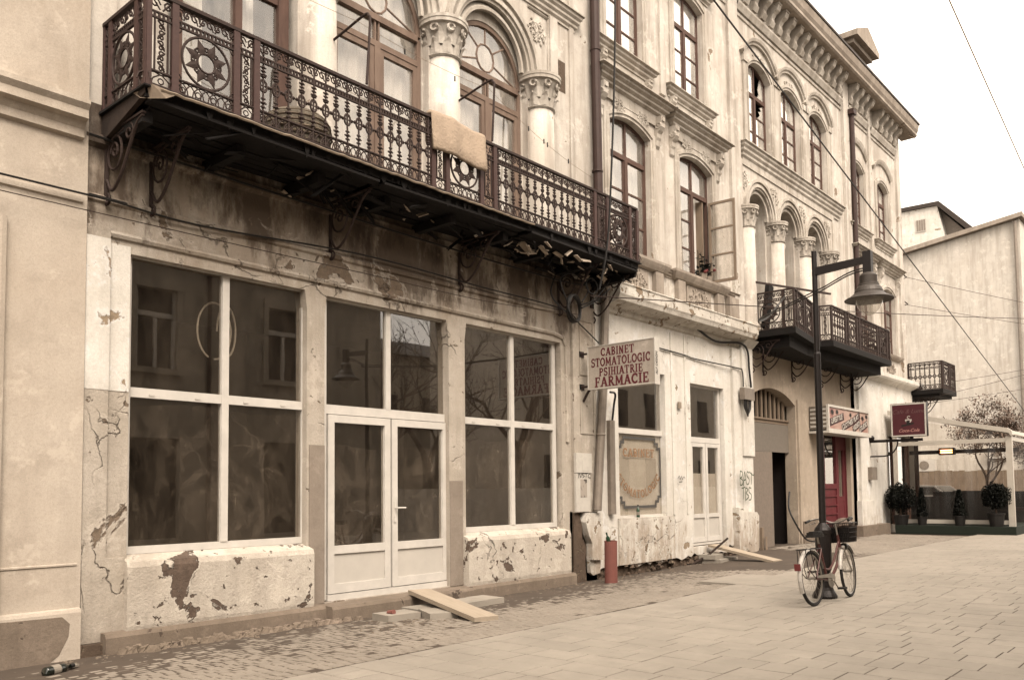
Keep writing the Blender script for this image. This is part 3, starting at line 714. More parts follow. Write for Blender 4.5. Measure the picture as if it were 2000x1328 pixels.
WINC = [(18.50, 19.76), (20.36, 21.62), (22.22, 23.48)]
ARC = [18.94, 20.69, 22.44]; RC = .64; ZSC = 7.90
WIND2 = [(25.62, 26.80), (27.98, 29.22)]; WIND3 = [(25.42, 26.52), (27.78, 28.88)]
hl = [op(a, b, 5.78, 8.20, .17) for a, b in WINB]+[op(a, b, 9.62, 11.72, .14) for a, b in TOPB]
hl += [op(a, b, 9.55, 11.42, .26) for a, b in WINC]+[op(c-RC, c+RC, 4.98, ZSC, RC, 20) for c in ARC]
hl += [op(a, b, 5.7, 7.62, .18) for a, b in WIND2]+[op(a, b, 9.28, 11.05, .20) for a, b in WIND3]
wall('upper_wall', rect(XA1, XD1, 4.70, 13.42), hl, 0, .20, M['plU'], B)
for i, (a, b) in enumerate(WINB):
    window(B, a-.02, b+.02, 5.76, 8.22, .13, .17, 7.66, 3, M['frame'], M['glassup'], M['curtain'], 20+i, skip_right=(i == 1))
    architrave(a, b, 5.70, 8.20, .17, APROF, B, M['trim'])
    x0, x1 = a-.52, b+.34
    mould('window_hood', x0+.27, x1-.02+.02, cornice_prof(8.72, 9.0, .30), M['trim'], B)
    mb = MB(); mb.box(a-.28, b+.30, -.045, 0, 8.55, 8.72); mb.build('frieze_board', M['trim'], B)
    for cx in (a-.30, b+.27): console(cx, 8.12, 8.73, .17, .15, B, M['trim'])
    for sx in (-1, 1): mb = MB(); scroll_relief(mb, lambda u, v, d, c=(a+b)/2+sx*.42: (c+u, -.045-d, 8.52+v), .40, .26, 3+i, .012); mb.build('hood_relief', M['trim'], B)
for i, (a, b) in enumerate(TOPB):
    window(B, a-.02, b+.02, 9.60, 11.74, .13, .14, 11.15, 3, M['frame'], M['glasssky'], M['curtain'], 30+i)
    architrave(a, b, 9.56, 11.72, .14, APROF, B, M['trim'])
    mould('window_sill', a-.26, b+.24, cornice_prof(9.36, 9.58, .17, 3), M['trim'], B)
    for cx in (a-.16, b+.14): console(cx, 9.02, 9.37, .12, .13, B, M['trim'])
    mould('window_hood', a-.25, b+.25, cornice_prof(12.0, 12.2, .18, 3), M['trim'], B)
# sill storey of this bay: continuous sill, pedestals and floral panels
mould('sill_course', 12.05, 17.55, cornice_prof(5.60, 5.76, .10, 3), M['trimd'], B)
for (a, b) in WINB:
    mould('sill_block', a-.30, b+.30, [(0, 5.60), (-.10, 5.62), (-.14, 5.68), (-.17, 5.74), (-.17, 5.79), (0, 5.80)], M['trimd'], B)
    for cx in (a-.14, b+.14):
        mb = MB(); mb.box(cx-.14, cx+.14, -.10, 0, 5.03, 5.60); mb.build('pedestal', M['trimd'], B)
    mb = MB(); scroll_relief(mb, lambda u, v, d, c=(a+b)/2: (c+u, -.03-d, 5.33+v), .98, .46, 9, .018)
    mb.tube([((a+b)/2+.15*math.cos(t*.4), -.04, 5.33+.17*math.sin(t*.4)) for t in range(16)], .02, 5, True); mb.lathe([(.0, -.02), (.05, -.02), (.05, .0), (.02, .02)], 10, (0, 0, 0), Matrix.Translation(((a+b)/2, -.05, 5.33)) @ Matrix.Rotation(R(90), 4, 'X'))
    mb.box((a+b)/2-.52, (a+b)/2+.52, -.03, 0, 5.07, 5.585); mb.build('floral_panel', M['trimd'], B)
mb = MB(); mb.box(17.05, 17.5, -.12, 0, 5.03, 5.62); mb.build('broken_pedestal', M['trimd'], B)
# the casement that stands open, hinged on the right jamb
A_ = math.radians(-88)
Tm = Matrix.Translation((16.50, .08, 0)) @ Matrix.Rotation(R(180-94), 4, 'Z') @ Matrix.Rotation(R(0), 4, 'X')
Tm = Matrix.Translation((16.50, .06, 0)) @ Matrix.Rotation(R(-86), 4, 'Z')
mb = MB(); L = .60; z0, z1 = 5.83, 7.60
for (p, q, r_, s_) in ((0, .05, z0, z1), (L-.05, L, z0, z1), (.05, L-.05, z0, z0+.06), (.05, L-.05, z1-.05, z1), (.05, L-.05, 6.42, 6.455), (.05, L-.05, 7.0, 7.035)):
    mb.box(p, q, -.02, .02, r_, s_, Tm)
cas = mb.build('open_casement', M['frameg'], B); cas['label'] = 'grey casement leaf standing open into the street'
for (r_, s_) in ((z0+.06, 6.42), (6.455, 7.0), (7.035, z1-.05)):
    m2 = MB(); m2.box(.048, L-.048, -.003, .003, r_, s_, Tm); m2.build('pane', M['glassup'], cas)
mb = MB(); mb.box(16.32, 16.36, .12, .30, 5.8, 7.62); mb.build('inner_jamb', M['frameg'], B)
room(12.1, 17.8, .32, 2.2, 5.6, 8.6, M['room'], B); room(12.1, 17.8, .32, 2.2, 9.4, 12.2, M['room'], B)
# --- arcade bay over the gateway
for i, c in enumerate(ARC):
    mb = MB(); mb.arch(c, ZSC, RC-.015, [(p[0]*.92, p[1]) for p in PROF], 0, 180, 26); mb.build('archivolt', M['trim'], B)
    mb = MB(); mb.arch(c, ZSC, RC-.10, [(0, .12), (0, .03), (.05, .02), (.10, .06), (.11, .12)], 0, 180, 22); mb.build('inner_archivolt', M['trim'], B)
    wall('arch_reveal', op(c-RC-.01, c+RC+.01, 4.98, ZSC, RC+.01, 20), [op(c-RC+.08, c+RC-.08, 4.99, ZSC-.02, RC-.08, 20)], .12, .38, M['plU'], B)
    french_door(c+.02, RC-.05, 4.98, 7.50, .46, B, M['frameg'], M['glassdoor'], M['curtaind'] if i else None, 50+i, 7.15)
for cx in (18.10, 19.81, 21.57, 23.31): column(cx+(.05 if cx < 18.5 else 0), -.02, 4.98, ZSC, .215, .50, B)
for k, cx in enumerate((18.12, 19.81, 21.57, 23.32)):
    mb = MB(); scroll_relief(mb, lambda u, v, d, cx=cx: (cx+u, -d-.004, 8.58+v), .46, .44, 10+k, .017); mb.build('spandrel_relief', M['trim'], B)
mould('sill_cornice', 18.10, 24.22, cornice_prof(9.04, 9.44, .20, 4), M['trim'], B)
mb = MB(); mb.box(17.96, 18.05, -.03, 0, 5.0, 9.04); mb.box(23.72, 23.83, -.03, 0, 5.0, 9.04); mb.box(18.05, 23.72, -.03, 0, 8.93, 9.04); mb.build('arcade_frame', M['trim'], B)
BRK = [{(0, 't'), (1, 't'), (1, 2)}, {(0, 't')}, {(0, 't')}]
for i, (a, b) in enumerate(WINC):
    wo2 = window(B, a-.02, b+.02, 9.53, 11.44, .16, .26, 10.93, 3, M['frame'], M['glasssky'], None, 60+i, broken=BRK[i])
    curtain(a-.05, b+.05, 9.5, 10.5, .34, M['curtain'], wo2, .012, 70+i)
    architrave(a, b, 9.46, 11.42, .26, APROF[:5]+[(.11, 0)], B, M['trim'])
    c = (a+b)/2; hw = .93; rise = .52; r = (hw*hw+rise*rise)/(2*rise); aa = math.degrees(math.asin(hw/r))
    mb = MB(); mb.arch(c, 12.13-r, r-.02, [(0, 0), (0, -.06), (.05, -.06), (.07, -.10), (.13, -.12), (.15, -.12), (.15, 0)], 90-aa, 90+aa, 18); mb.build('window_hood', M['trim'], B)
    mb = MB(); scroll_relief(mb, lambda u, v, d, c=c: (c+u, -d-.003, 11.84+v), .8, .20, 80+i, .013); mb.build('hood_relief', M['trim'], B)
    for s in (-1, 1):
        mb = MB(); mb.box(c+s*.84-.09, c+s*.84+.09, -.05, 0, 9.46, 11.50); mb.box(c+s*.84-.11, c+s*.84+.11, -.08, 0, 11.45, 11.60); mb.build('strip_pilaster', M['trim'], B)
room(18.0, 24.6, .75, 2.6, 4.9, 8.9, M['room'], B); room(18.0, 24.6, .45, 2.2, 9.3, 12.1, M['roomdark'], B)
# --- end bay
for i, (a, b) in enumerate(WIND2):
    window(B, a-.02, b+.02, 5.68, 7.64, .13, .18, 7.1, 3, M['frame'], M['glassup'], M['curtain'], 90+i)
    architrave(a, b, 5.62, 7.62, .18, APROF, B, M['trim'])
    mould('window_hood', a-.28, b+.34, cornice_prof(8.30, 8.56, .28), M['trim'], B)
    for cx in (a-.26, b+.24): console(cx, 7.72, 8.31, .16, .14, B, M['trim'])
    mould('sill_block', a-.26, b+.26, [(0, 5.50), (-.08, 5.52), (-.13, 5.58), (-.15, 5.64), (0, 5.66)], M['trimd'], B)
    mb = MB(); scroll_relief(mb, lambda u, v, d, c=(a+b)/2: (c+u, -.02-d, 5.20+v), .9, .36, 19, .018); mb.build('floral_panel', M['trimd'], B)
for i, (a, b) in enumerate(WIND3):
    window(B, a-.02, b+.02, 9.26, 11.07, .14, .20, 10.6, 3, M['frame'], M['glasssky'], M['curtain'], 96+i)
    architrave(a, b, 9.2, 11.05, .20, APROF, B, M['trim'])
    c = (a+b)/2; hw = .86; rise = .34; r = (hw*hw+rise*rise)/(2*rise); aa = math.degrees(math.asin(hw/r))
    mb = MB(); mb.arch(c, 11.86-r, r-.02, [(0, 0), (0, -.05), (.06, -.08), (.13, -.10), (.13, 0)], 90-aa, 90+aa, 16); mb.build('window_hood', M['trim'], B)
    mould('window_sill', a-.24, b+.24, cornice_prof(8.98, 9.22, .17, 3), M['trim'], B)
room(25.3, 29.9, .3, 2.2, 5.4, 8.2, M['room'], B); room(25.3, 29.9, .32, 2.2, 9.1, 11.8, M['room'], B)
# --- giant strips, frieze, bracketed eave
for (a, b, z0, z1, d) in ((17.42, 17.90, 4.9, 13.38, .07), (24.74, 25.18, 4.9, 13.40, .09), (27.02, 27.22, 8.6, 13.38, .06), (29.78, 30.15, 4.9, 13.40, .07), (14.42, 14.62, 9.3, 13.38, .05)):
    mb = MB(); mb.box(a, b, -d, 0, z0, z1); mb.build('strip_pilaster', M['plU'], B)
for (a, b) in ((12.05, 17.42), (17.92, 24.72), (25.20, 27.0), (27.24, 29.76)):
    mould('frieze_moulding', a, b, [(0, 12.46), (-.03, 12.47), (-.04, 12.53), (0, 12.54), (0, 12.60), (-.04, 12.61), (-.07, 12.68), (-.10, 12.74), (-.10, 12.79), (0, 12.81)], M['trim'], B, ret=False)
mp = [(0, 13.39), (-.34, 13.39), (-.34, 13.30), (-.30, 13.22), (-.20, 13.16), (-.15, 13.08), (-.16, 12.98), (-.10, 12.88), (-.05, 12.84), (0, 12.82)]
mb = MB(); mb.prism(mp, -.085, .085, 'x'); mb.box(-.10, .10, -.36, 0, 13.34, 13.395)
mb.prism([(-.12, 13.06), (-.17, 12.98), (-.11, 12.86), (-.07, 12.86)], -.11, .11, 'x')
mdl = mb.mesh('eave_bracket', M['trim'])
x = 12.25
while x < 30.0:
    if not any(abs(x-c) < .26 for c in (17.66, 24.96, 27.12)): inst('eave_bracket', mdl, (x, 0, 0), B)
    x += .468
YE = -.52
mb = MB(); mb.prism([(0, 13.40), (YE+.05, 13.40), (YE, 13.44), (YE+.005, 13.52), (YE-.04, 13.60), (YE-.07, 13.74), (YE-.07, 13.80), (0, 13.86)], 11.6, 30.70, 'x'); mb.build('eave', M['trimd'], B)
mb = MB(); mb.prism([(YE-.05, 13.802), (YE-.10, 13.80), (YE-.10, 13.86), (5.5, 16.6), (5.5, 13.862), (0, 13.862)], 11.6, 30.74, 'x'); rf = mb.build('roof', M['roof'], B)
mb = MB(); mb.box(3.4, 30.12, 5.3, 5.4, -.2, 13.4); mb.box(3.4, 30.1, .25, 5.3, 13.3, 13.38); mb.build('rear_wall', M['roomdark'], B)
mb = MB(); mb.box(30.13, 30.15, .0, 11, -.2, 13.42); mb.box(29.0, 30.147, 5.4, 11, -.2, 13.4); mb.build('side_wall', M['plU'], B)
# dormers on the eave edge
def dormer(x, parent):
    mb = MB(); mb.box(x-.72, x+.72, -.10, 1.2, 13.8, 14.85); d = mb.build('dormer', M['trimd'], parent)
    mb = MB()
    mb.prism([(x-1.0, 14.85), (x+1.0, 14.85), (x+1.0, 15.02), (x, 15.45), (x-1.0, 15.02)], -.42, 1.3, 'y'); mb.prism([(x-.85, 14.72), (x+.85, 14.72), (x+.85, 14.85), (x-.85, 14.85)], -.25, 1.2, 'y')
    mb.build('pediment', M['trimd'], d)
    mb = MB(); mb.box(x-.34, x+.34, -.13, -.098, 13.95, 14.55); mb.build('dormer_window', M['frame'], d)
    for s in (-1, 1):
        mb = MB(); mb.tube(spiral((x+s*.86, -.05, 14.35), .22, .05, 1.5, 1.3*s, 16), .05, 6); mb.build('volute', M['trimd'], d)
dormer(26.2, rf); dormer(20.2, rf)

# ------------------------------------------------------------------ ground floor right of the downpipe (pharmacy and dental surgery)
rr = random.Random(21); bot = []
n = 46
for i in range(n+1):
    x = lerp(12.0, 17.95, i/n); bot.append((x, (.03 if x < 15 else .06)+rr.uniform(-.035, .045)+(.10 if 16.9 < x < 17.2 else 0)))
wall('ground_floor_wall', bot+[(17.95, 4.72), (12.0, 4.72)], [rect(12.70, 14.34, .88, 3.63), rect(15.34, 16.80, .22, 3.56)], -.03, .2, M['plB'], B)
mb = MB(); mb.box(11.2, 18.1, .03, .3, -.3, .2); mb.build('exposed_footing', M['brick'], B)
mb = MB(); rr = random.Random(8)
for i in range(90):
    x = rr.uniform(12.1, 17.2); rock(mb, (x, rr.uniform(-.06, .02), rr.uniform(-.15, .05)), rr.uniform(.03, .07), rr)
tag(mb.build('footing_stones', M['brick'], B, fix=False), kind='stuff')
mb = MB(); mb.box(12.62, 14.55, -.065, -.03, .055, .84); mb.box(12.62, 14.55, -.06, .1, .84, .885); mb.build('window_parapet', M['plB2'], B)
mb = MB(); mb.box(14.56, 14.62, -.055, -.03, .9, 4.5); mb.box(15.10, 15.16, -.05, -.03, .9, 4.5); mb.build('strip_pilaster', M['plB'], B)
# cornice over it with a deep sloping soffit
mb = MB(); mb.prism([(-.03, 4.55), (-.08, 4.58), (-.10, 4.66), (-.36, 4.74), (-.38, 4.80), (-.40, 4.84), (-.40, 5.0), (-.42, 5.03), (-.40, 5.05), (0, 5.10)], 12.28, 17.86, 'x'); mb.build('shop_cornice', M['plB2'], B)
mb = MB(); mb.box(17.52, 18.06, -.14, 0, 2.12, 4.56); mb.prism([(-.14, 4.56), (-.30, 4.72), (0, 4.72)], 17.50, 18.08, 'x'); mb.box(17.15, 17.52, -.09, 0, .95, 4.5); mb.build('corner_pilaster', M['plB'], B)
mb = MB(); mb.prism([(17.12, .0), (17.2, -.02), (17.5, .03), (17.8, -.04), (18.06, .0), (18.12, .78), (18.02, .86), (17.45, .88), (17.10, .98)], -.17, 0, 'y'); mb.build('pilaster_base', M['plB2'], B)
mb = MB(); mb.box(17.50, 18.04, -.10, 0, .8, 2.12); mb.build('pilaster_shaft', M['plB'], B)
# pharmacy window: upper light and the painted lower pane
yb = .09
mb = MB(); f = .065; x0, x1, z0, z1 = 12.72, 14.42, .86, 3.62
mb.box(x0, x0+f, yb-.03, yb+.03, z0, z1); mb.box(x1-f, x1, yb-.03, yb+.03, z0, z1); mb.box(x0+f, x1-f, yb-.03, yb+.03, z0, z0+f); mb.box(x0+f, x1-f, yb-.03, yb+.03, z1-f, z1); mb.box(x0+f, x1-f, yb-.035, yb+.03, 2.43, 2.53)
pw = mb.build('pharmacy_window', M['pvc'], B)
pane(x0+f-.003, x1-f+.003, 2.53, z1-f, yb, M['glass'], pw); pane(x0+f-.003, x1-f+.003, z0+f, 2.43, yb, M['glass'], pw)
PWIN = (x0+f, x1-f, z0+f, 2.43, yb)
mb = MB(); mb.box(x0+f, x1-f, yb+.03, yb+.036, z0+f, 2.43)
t = NT('newsprint_backing'); p = t.pos()
gcol = t.mix(t.step(t.noise(p, 2.2, 5), .3, .7), (.95, .92, .86), (.82, .78, .72)); gl_ = t.math('MULTIPLY', t.step(t.noise(t.scl(p, (60, 1, 4)), 1.0, 3), .55, .6), .12)
sheetc = t.n('ShaderNodeTexBrick'); sheetc.inputs['Scale'].default_value = 1.0; t.l(t.scl(p, (1, 1, 1)), sheetc.inputs[0])
M['news'] = t.bsdf(t.mix(gl_, gcol, (.25, .22, .2)), .8)
mb.build('paper_backing', M['news'], pw)
# dental surgery door
mb = MB(); x0, x1, z0, z1 = 15.36, 16.78, .24, 3.58
mb.box(x0, x0+f, yb-.03, yb+.03, z0, z1); mb.box(x1-f, x1, yb-.03, yb+.03, z0, z1); mb.box(x0+f, x1-f, yb-.03, yb+.03, z1-f, z1); mb.box(x0+f, x1-f, yb-.03, yb+.03, 2.36, 2.47); mb.box(x0+f, x1-f, yb-.03, yb+.03, z0, z0+.05)
dd = mb.build('surgery_door', M['pvc'], B); pane(x0+f-.003, x1-f+.003, 2.47, z1-f, yb, M['glass'], dd)
for (p, q) in ((x0+f+.01, 16.06), (16.08, x1-f-.01)):
    mb = MB(); f2 = .085; a, b = yb-.045, yb+.03
    mb.box(p, p+f2, a, b, .30, 2.35); mb.box(q-f2, q, a, b, .30, 2.35); mb.box(p+f2, q-f2, a, b, .30, .40); mb.box(p+f2, q-f2, a, b, .80, .88); mb.box(p+f2, q-f2, a, b, 2.27, 2.35); mb.build('door_leaf', M['pvc'], dd)
    mb = MB(); mb.box(p+f2, q-f2, yb-.02, yb+.01, .398, .802); mb.build('door_panel', M['pvcpanel'], dd)
    pane(p+f2-.003, q-f2+.003, .88, 2.27, yb-.01, M['glass'], dd)
    mb = MB(); mb.box(p+f2, q-f2, yb+.03, yb+.034, .88, 1.72); mb.build('paper_backing', M['news'], dd)
room(12.3, 17.4, .22, 1.6, .0, 4.0, M['room'], B)
# pilaster between the two shops: panels, meter niche, broken foot
mb = MB(); mb.box(11.32, 11.98, -.06, 0, 1.02, 4.55)
for z0, z1 in ((2.35, 3.2), (3.35, 4.3)):
    mb.box(11.50, 11.90, -.075, -.06, z0, z0+.02); mb.box(11.50, 11.90, -.075, -.06, z1-.02, z1); mb.box(11.50, 11.52, -.075, -.06, z0+.02, z1-.02); mb.box(11.88, 11.90, -.075, -.06, z0+.02, z1-.02)
mb.build('corner_pilaster', M['plA'], B)
mb = MB(); mb.box(11.25, 12.0, .0, .02, -.28, 1.04); mb.prism([(11.30, -.25), (11.66, -.25), (11.62, .2), (11.66, .45), (11.54, .6), (11.55, .8), (11.45, 1.02), (11.32, 1.02)], -.035, 0, 'y'); mb.build('exposed_masonry', M['brick'], B)
mb = MB(); mb.prism([(11.56, 1.02), (11.52, .86), (11.62, .62), (11.70, .5), (11.70, .22), (12.02, .20), (12.02, 1.0)], -.13, 0, 'y'); mb.prism([(11.70, .215), (11.72, .0), (11.80, -.05), (12.0, -.02), (12.02, .195)], -.07, 0, 'y'); mb.build('broken_base', M['plB2'], B)

# ------------------------------------------------------------------ gateway and red shop
gp = op(18.10, 20.80, -.3, 3.46, .34, 16); rd = rect(22.30, 24.66, -.05, 2.96)
wall('ground_floor_wall', rect(17.95, 24.85, -.3, 4.70), [gp, rd], .02, .30, M['plC'], B)
mb = MB(); mb.box(20.86, 21.5, -.03, .02, -.3, 3.62); mb.build('flat_pilaster', M['plC'], B)
mb = MB(); mb.box(20.95, 21.9, -.06, .02, -.3, .55); mb.build('plinth', M['cement'], B)
yg = .27
mb = MB(); mb.box(18.1, 21.2, yg-.04, yg+.04, 2.98, 3.10); mb.box(18.1, 21.2, yg-.08, yg+.04, 3.06, 3.10); gt = mb.build('gateway', M['frameg'], B)
for k in range(11):
    x = 18.3+k*.25; mb = MB(); mb.box(x, x+.10, yg-.02, yg+.02, 3.10, 3.85); mb.build('slat', M['frameg'], gt)
mb = MB(); mb.box(18.1, 21.2, yg-.05, yg-.01, 2.28, 2.97); mb.build('sheet_panel', simple('grey_hardboard', (.22, .19, .16), .8, 0, .2, 20, .1), gt)
mb = MB(); mb.box(18.15, 19.60, yg-.06, yg-.02, -.02, 2.27, Matrix.Translation((18.15, yg, 0)) @ Matrix.Rotation(R(-3), 4, 'Z') @ Matrix.Translation((-18.15, -yg, 0))); mb.build('gate_leaf', simple('grey_boarding', (.245, .20, .165), .8, 0, .25, 16, .1), gt)
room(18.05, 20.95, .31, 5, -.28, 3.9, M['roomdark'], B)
# red shop door: stallriser panels, door and display
yr = .20
mb = MB(); mb.box(22.25, 22.42, yr-.06, yr+.06, .0, 2.98); mb.box(24.62, 24.80, yr-.06, yr+.06, .0, 2.98); mb.box(23.88, 23.98, yr-.05, yr+.05, .0, 2.98); mb.box(22.42, 24.62, yr-.05, yr+.05, 2.86, 2.98); mb.box(22.42, 24.62, yr-.05, yr+.05, .30, .36)
mb.box(22.42, 23.88, yr-.05, yr+.05, 1.36, 1.50); mb.box(22.42, 23.88, yr-.02, yr+.02, .36, 1.36); mb.box(22.98, 23.04, yr-.05, yr+.05, 1.50, 2.86); mb.box(23.98, 24.62, yr-.05, yr+.05, 2.45, 2.86)
rs = mb.build('red_shopfront', M['red'], B)
for k in range(4):
    mb = MB(); mb.box(22.42, 23.88, yr-.05, yr-.02, .40+k*.245, .44+k*.245); mb.build('rail', M['red'], rs)
mb = MB(); mb.box(23.98, 24.12, yr-.03, yr+.03, .36, 2.45); mb.box(24.48, 24.62, yr-.03, yr+.03, .36, 2.45); mb.box(24.12, 24.48, yr-.03, yr+.03, .36, .6); mb.box(24.12, 24.48, yr-.03, yr+.03, 1.0, 1.14); mb.box(24.12, 24.48, yr-.02, yr+.02, .6, 1.0); mb.build('door_leaf', M['red'], rs)
pane(24.12, 24.48, 1.14, 2.45, yr, M['glass'], rs); pane(22.41, 22.99, 1.5, 2.86, yr, M['glass'], rs); pane(23.03, 23.89, 1.5, 2.86, yr, M['glass'], rs)
room(22.3, 24.75, .33, 2.0, -.05, 3.0, M['roomdark'], B)
# --- white corner shop of the end bay
wall('ground_floor_wall', rect(24.85, 30.55, -.3, 4.68), [rect(27.75, 29.9, .2, 3.0)], -.08, .25, M['plB'], B)
mb = MB(); mb.prism([(-.08, 4.62), (-.16, 4.66), (-.30, 4.72), (-.34, 4.78), (-.34, 4.90), (0, 4.95)], 24.95, 31.0, 'x'); mb.build('shop_cornice', M['plB'], B)
mb = MB(); mb.box(25.0, 25.75, -.16, -.08, 1.0, 4.3); mb.box(24.80, 26.0, -.22, -.08, .30, 1.0); mb.build('corner_pilaster', M['plB'], B)
mb = MB(); mb.box(24.35, 26.75, -.38, .1, -.1, .30); mb.build('door_step', M['cement'], B)
mb = MB()
for a, b in ((27.78, 27.95), (28.35, 28.55), (28.75, 28.9), (29.6, 29.85)): mb.box(a, b, -.02, .04, .2, 3.0)
cf = mb.build('cafe_front', M['frame'], B)
for a, b in ((27.95, 28.35), (28.55, 28.75), (28.9, 29.6)): pane(a, b, .2, 3.0, .02, M['glass'], cf)
room(27.0, 30.3, .18, 2.5, .0, 3.4, M['roomdark'], B)
mb = MB(); mb.box(25.56, 26.02, -.28, -.16, 1.60, 1.98); mb.build('meter_box', M['zinc'], B)
# ------------------------------------------------------------------ cast-iron balconies
def ring(mb, c, rx, rz, r, n=16, seg=5, y=0.0):
    mb.tube([(c[0]+rx*math.cos(2*math.pi*k/n), y, c[1]+rz*math.sin(2*math.pi*k/n)) for k in range(n)], r, seg, True)
def bands(mb, w_, H, step=.16):
    n = max(1, round(w_/step)); s = w_/n
    for k in range(n):
        c = -w_/2+s*(k+.5)
        for a in (-1, 1):   # interlaced arcs of the foot band
            mb.tube([(c+a*s*.25+s*.62*math.cos(t), 0, .01+.12*math.sin(t)) for t in (0, .52, 1.05, 1.57, 2.09, 2.62, 3.14)], .0075, 4)
        ring(mb, (c, .055), .028, .028, .007, 8, 4)
        for a in (-1, 1):   # scroll frieze under the hand rail
            mb.tube([(c+a*s*.24+lerp(.055, .012, i/8)*math.cos(a*i*.9), 0, H-.10+lerp(.055, .012, i/8)*math.sin(i*.9)) for i in range(9)], .0095, 4)
            mb.tube([(c+a*s*.05, 0, H-.15), (c+a*s*.35, 0, H-.05)], .009, 4)
def rails(mb, w_, H):
    for s in (-1, 1): mb.box(s*(w_/2-.006)-.006, s*(w_/2-.006)+.006, -.009, .009, .0, H-.01)
    mb.box(-w_/2, w_/2, -.028, .028, H-.028, H+.005); mb.box(-w_/2, w_/2, -.012, .012, H-.19, H-.175); mb.box(-w_/2, w_/2, -.012, .012, H-.245, H-.228); mb.box(-w_/2, w_/2, -.012, .012, .135, .15); mb.box(-w_/2, w_/2, -.018, .018, -.01, .012)
    n = int(w_/.04)
    for k in range(n):
        x = -w_/2+w_*(k+.5)/n; mb.box(x-.009, x+.009, -.010, .010, H-.229, H-.189)
IRON = {}
def baluster_mesh(H, mat):
    mb = MB(); mb.tube([(0, 0, 0), (0, 0, .3), (0, 0, H-.03)], .0115, 5)
    for z, r in ((.19, .022), (.235, .030), (.28, .020), (H-.36, .030), (H-.32, .022), (H-.28, .026), (.52, .024)):
        mb.lathe([(.004, -.02), (r, -.004), (r*.9, .006), (.004, .02)], 5, (0, 0, z), cap=False)
        mb.box(-r*1.3, r*1.3, -.006, .006, z-.007, z+.007)
    zc = .42 if H > .87 else .40
    ring(mb, (0, zc), .044, .066, .012, 12, 5)
    for k in range(4):
        a = k*1.5708+.785; ring(mb, (.020*math.cos(a), zc+.028*math.sin(a)), .017, .021, .006, 6, 4)
    for s in (-1, 1): mb.lathe([(.003, -.022), (.022, 0), (.003, .022)], 5, (s*.064, 0, zc), cap=False)
    return mb.mesh('baluster', mat)
def star_mesh(w_, H, mat):
    mb = MB(); zc = (.15+H-.245)/2; r = min(w_/2-.02, (H-.245-.15)/2)
    ring(mb, (0, zc), r, r, .014, 28, 6); rails(mb, w_, H); bands(mb, w_, H)
    ring(mb, (0, zc), r*.38, r*.38, .013, 18, 5)
    for k in range(8):
        a = 2*math.pi*k/8+.39; d = Vector((math.cos(a), 0, math.sin(a))); q = Vector((-d.z, 0, d.x)); c = Vector((0, 0, zc))
        pts = [c+d*r*.36+q*.03, c+d*r*.58+q*.042, c+d*r*.95, c+d*r*.58-q*.042, c+d*r*.36-q*.03]
        y = Vector((0, .011, 0)); mid = c+d*r*.55
        vs = [p-y*.3 for p in pts]+[mid-y]+[p+y*.3 for p in pts]+[mid+y]
        mb.add(vs, [(i, (i+1) % 5, 5) for i in range(5)]+[(6+(i+1) % 5, 6+i, 11) for i in range(5)]+[(i, 6+i, 6+(i+1) % 5, (i+1) % 5) for i in range(5)])
        for s in (-1, 1):
            cc = c+d*r*.50+q*s*.062; ring(mb, (cc.x, cc.z), .022, .022, .008, 7, 4)
    for sx in (-1, 1):
        for sz in (-1, 1): mb.tube([(sx*(w_/2-.01-lerp(.06, .01, i/8)*math.cos(i*.7)), 0, zc+sz*(r-.01-lerp(.06, .01, i/8)*math.sin(i*.7))) for i in range(9)], .008, 4)
    return mb.mesh('star_panel', mat)
def strip_mesh(w_, H, mat):
    mb = MB(); rails(mb, w_, H); bands(mb, w_, H, .2)
    for s in (-1, 1): mb.box(s*w_*.24-.007, s*w_*.24+.007, -.008, .008, .15, H-.245)
    n = 5; hh = (H-.245-.15)/n
    for k in range(n):
        zc = .15+hh*(k+.5); sg = 1 if k % 2 else -1
        for e in (-1, 1): mb.tube([(e*sg*lerp(.03, .008, i/8)*math.cos(i*.8), 0, zc+e*hh*.22+lerp(.03, .008, i/8)*math.sin(i*.8)) for i in range(9)], .009, 4)
        mb.tube([(-sg*.035, 0, zc-hh*.4), (0, 0, zc), (sg*.035, 0, zc+hh*.4)], .010, 4)
    return mb.mesh('scroll_strip', mat)
def post_mesh(H, mat):
    mb = MB(); mb.box(-.034, .034, -.022, .022, -.03, H-.03); mb.box(-.04, .04, -.028, .028, -.04, .03); return mb.mesh('post', mat)
CACHE = {}
def cached(key, fn):
    if key not in CACHE: CACHE[key] = fn()
    return CACHE[key]
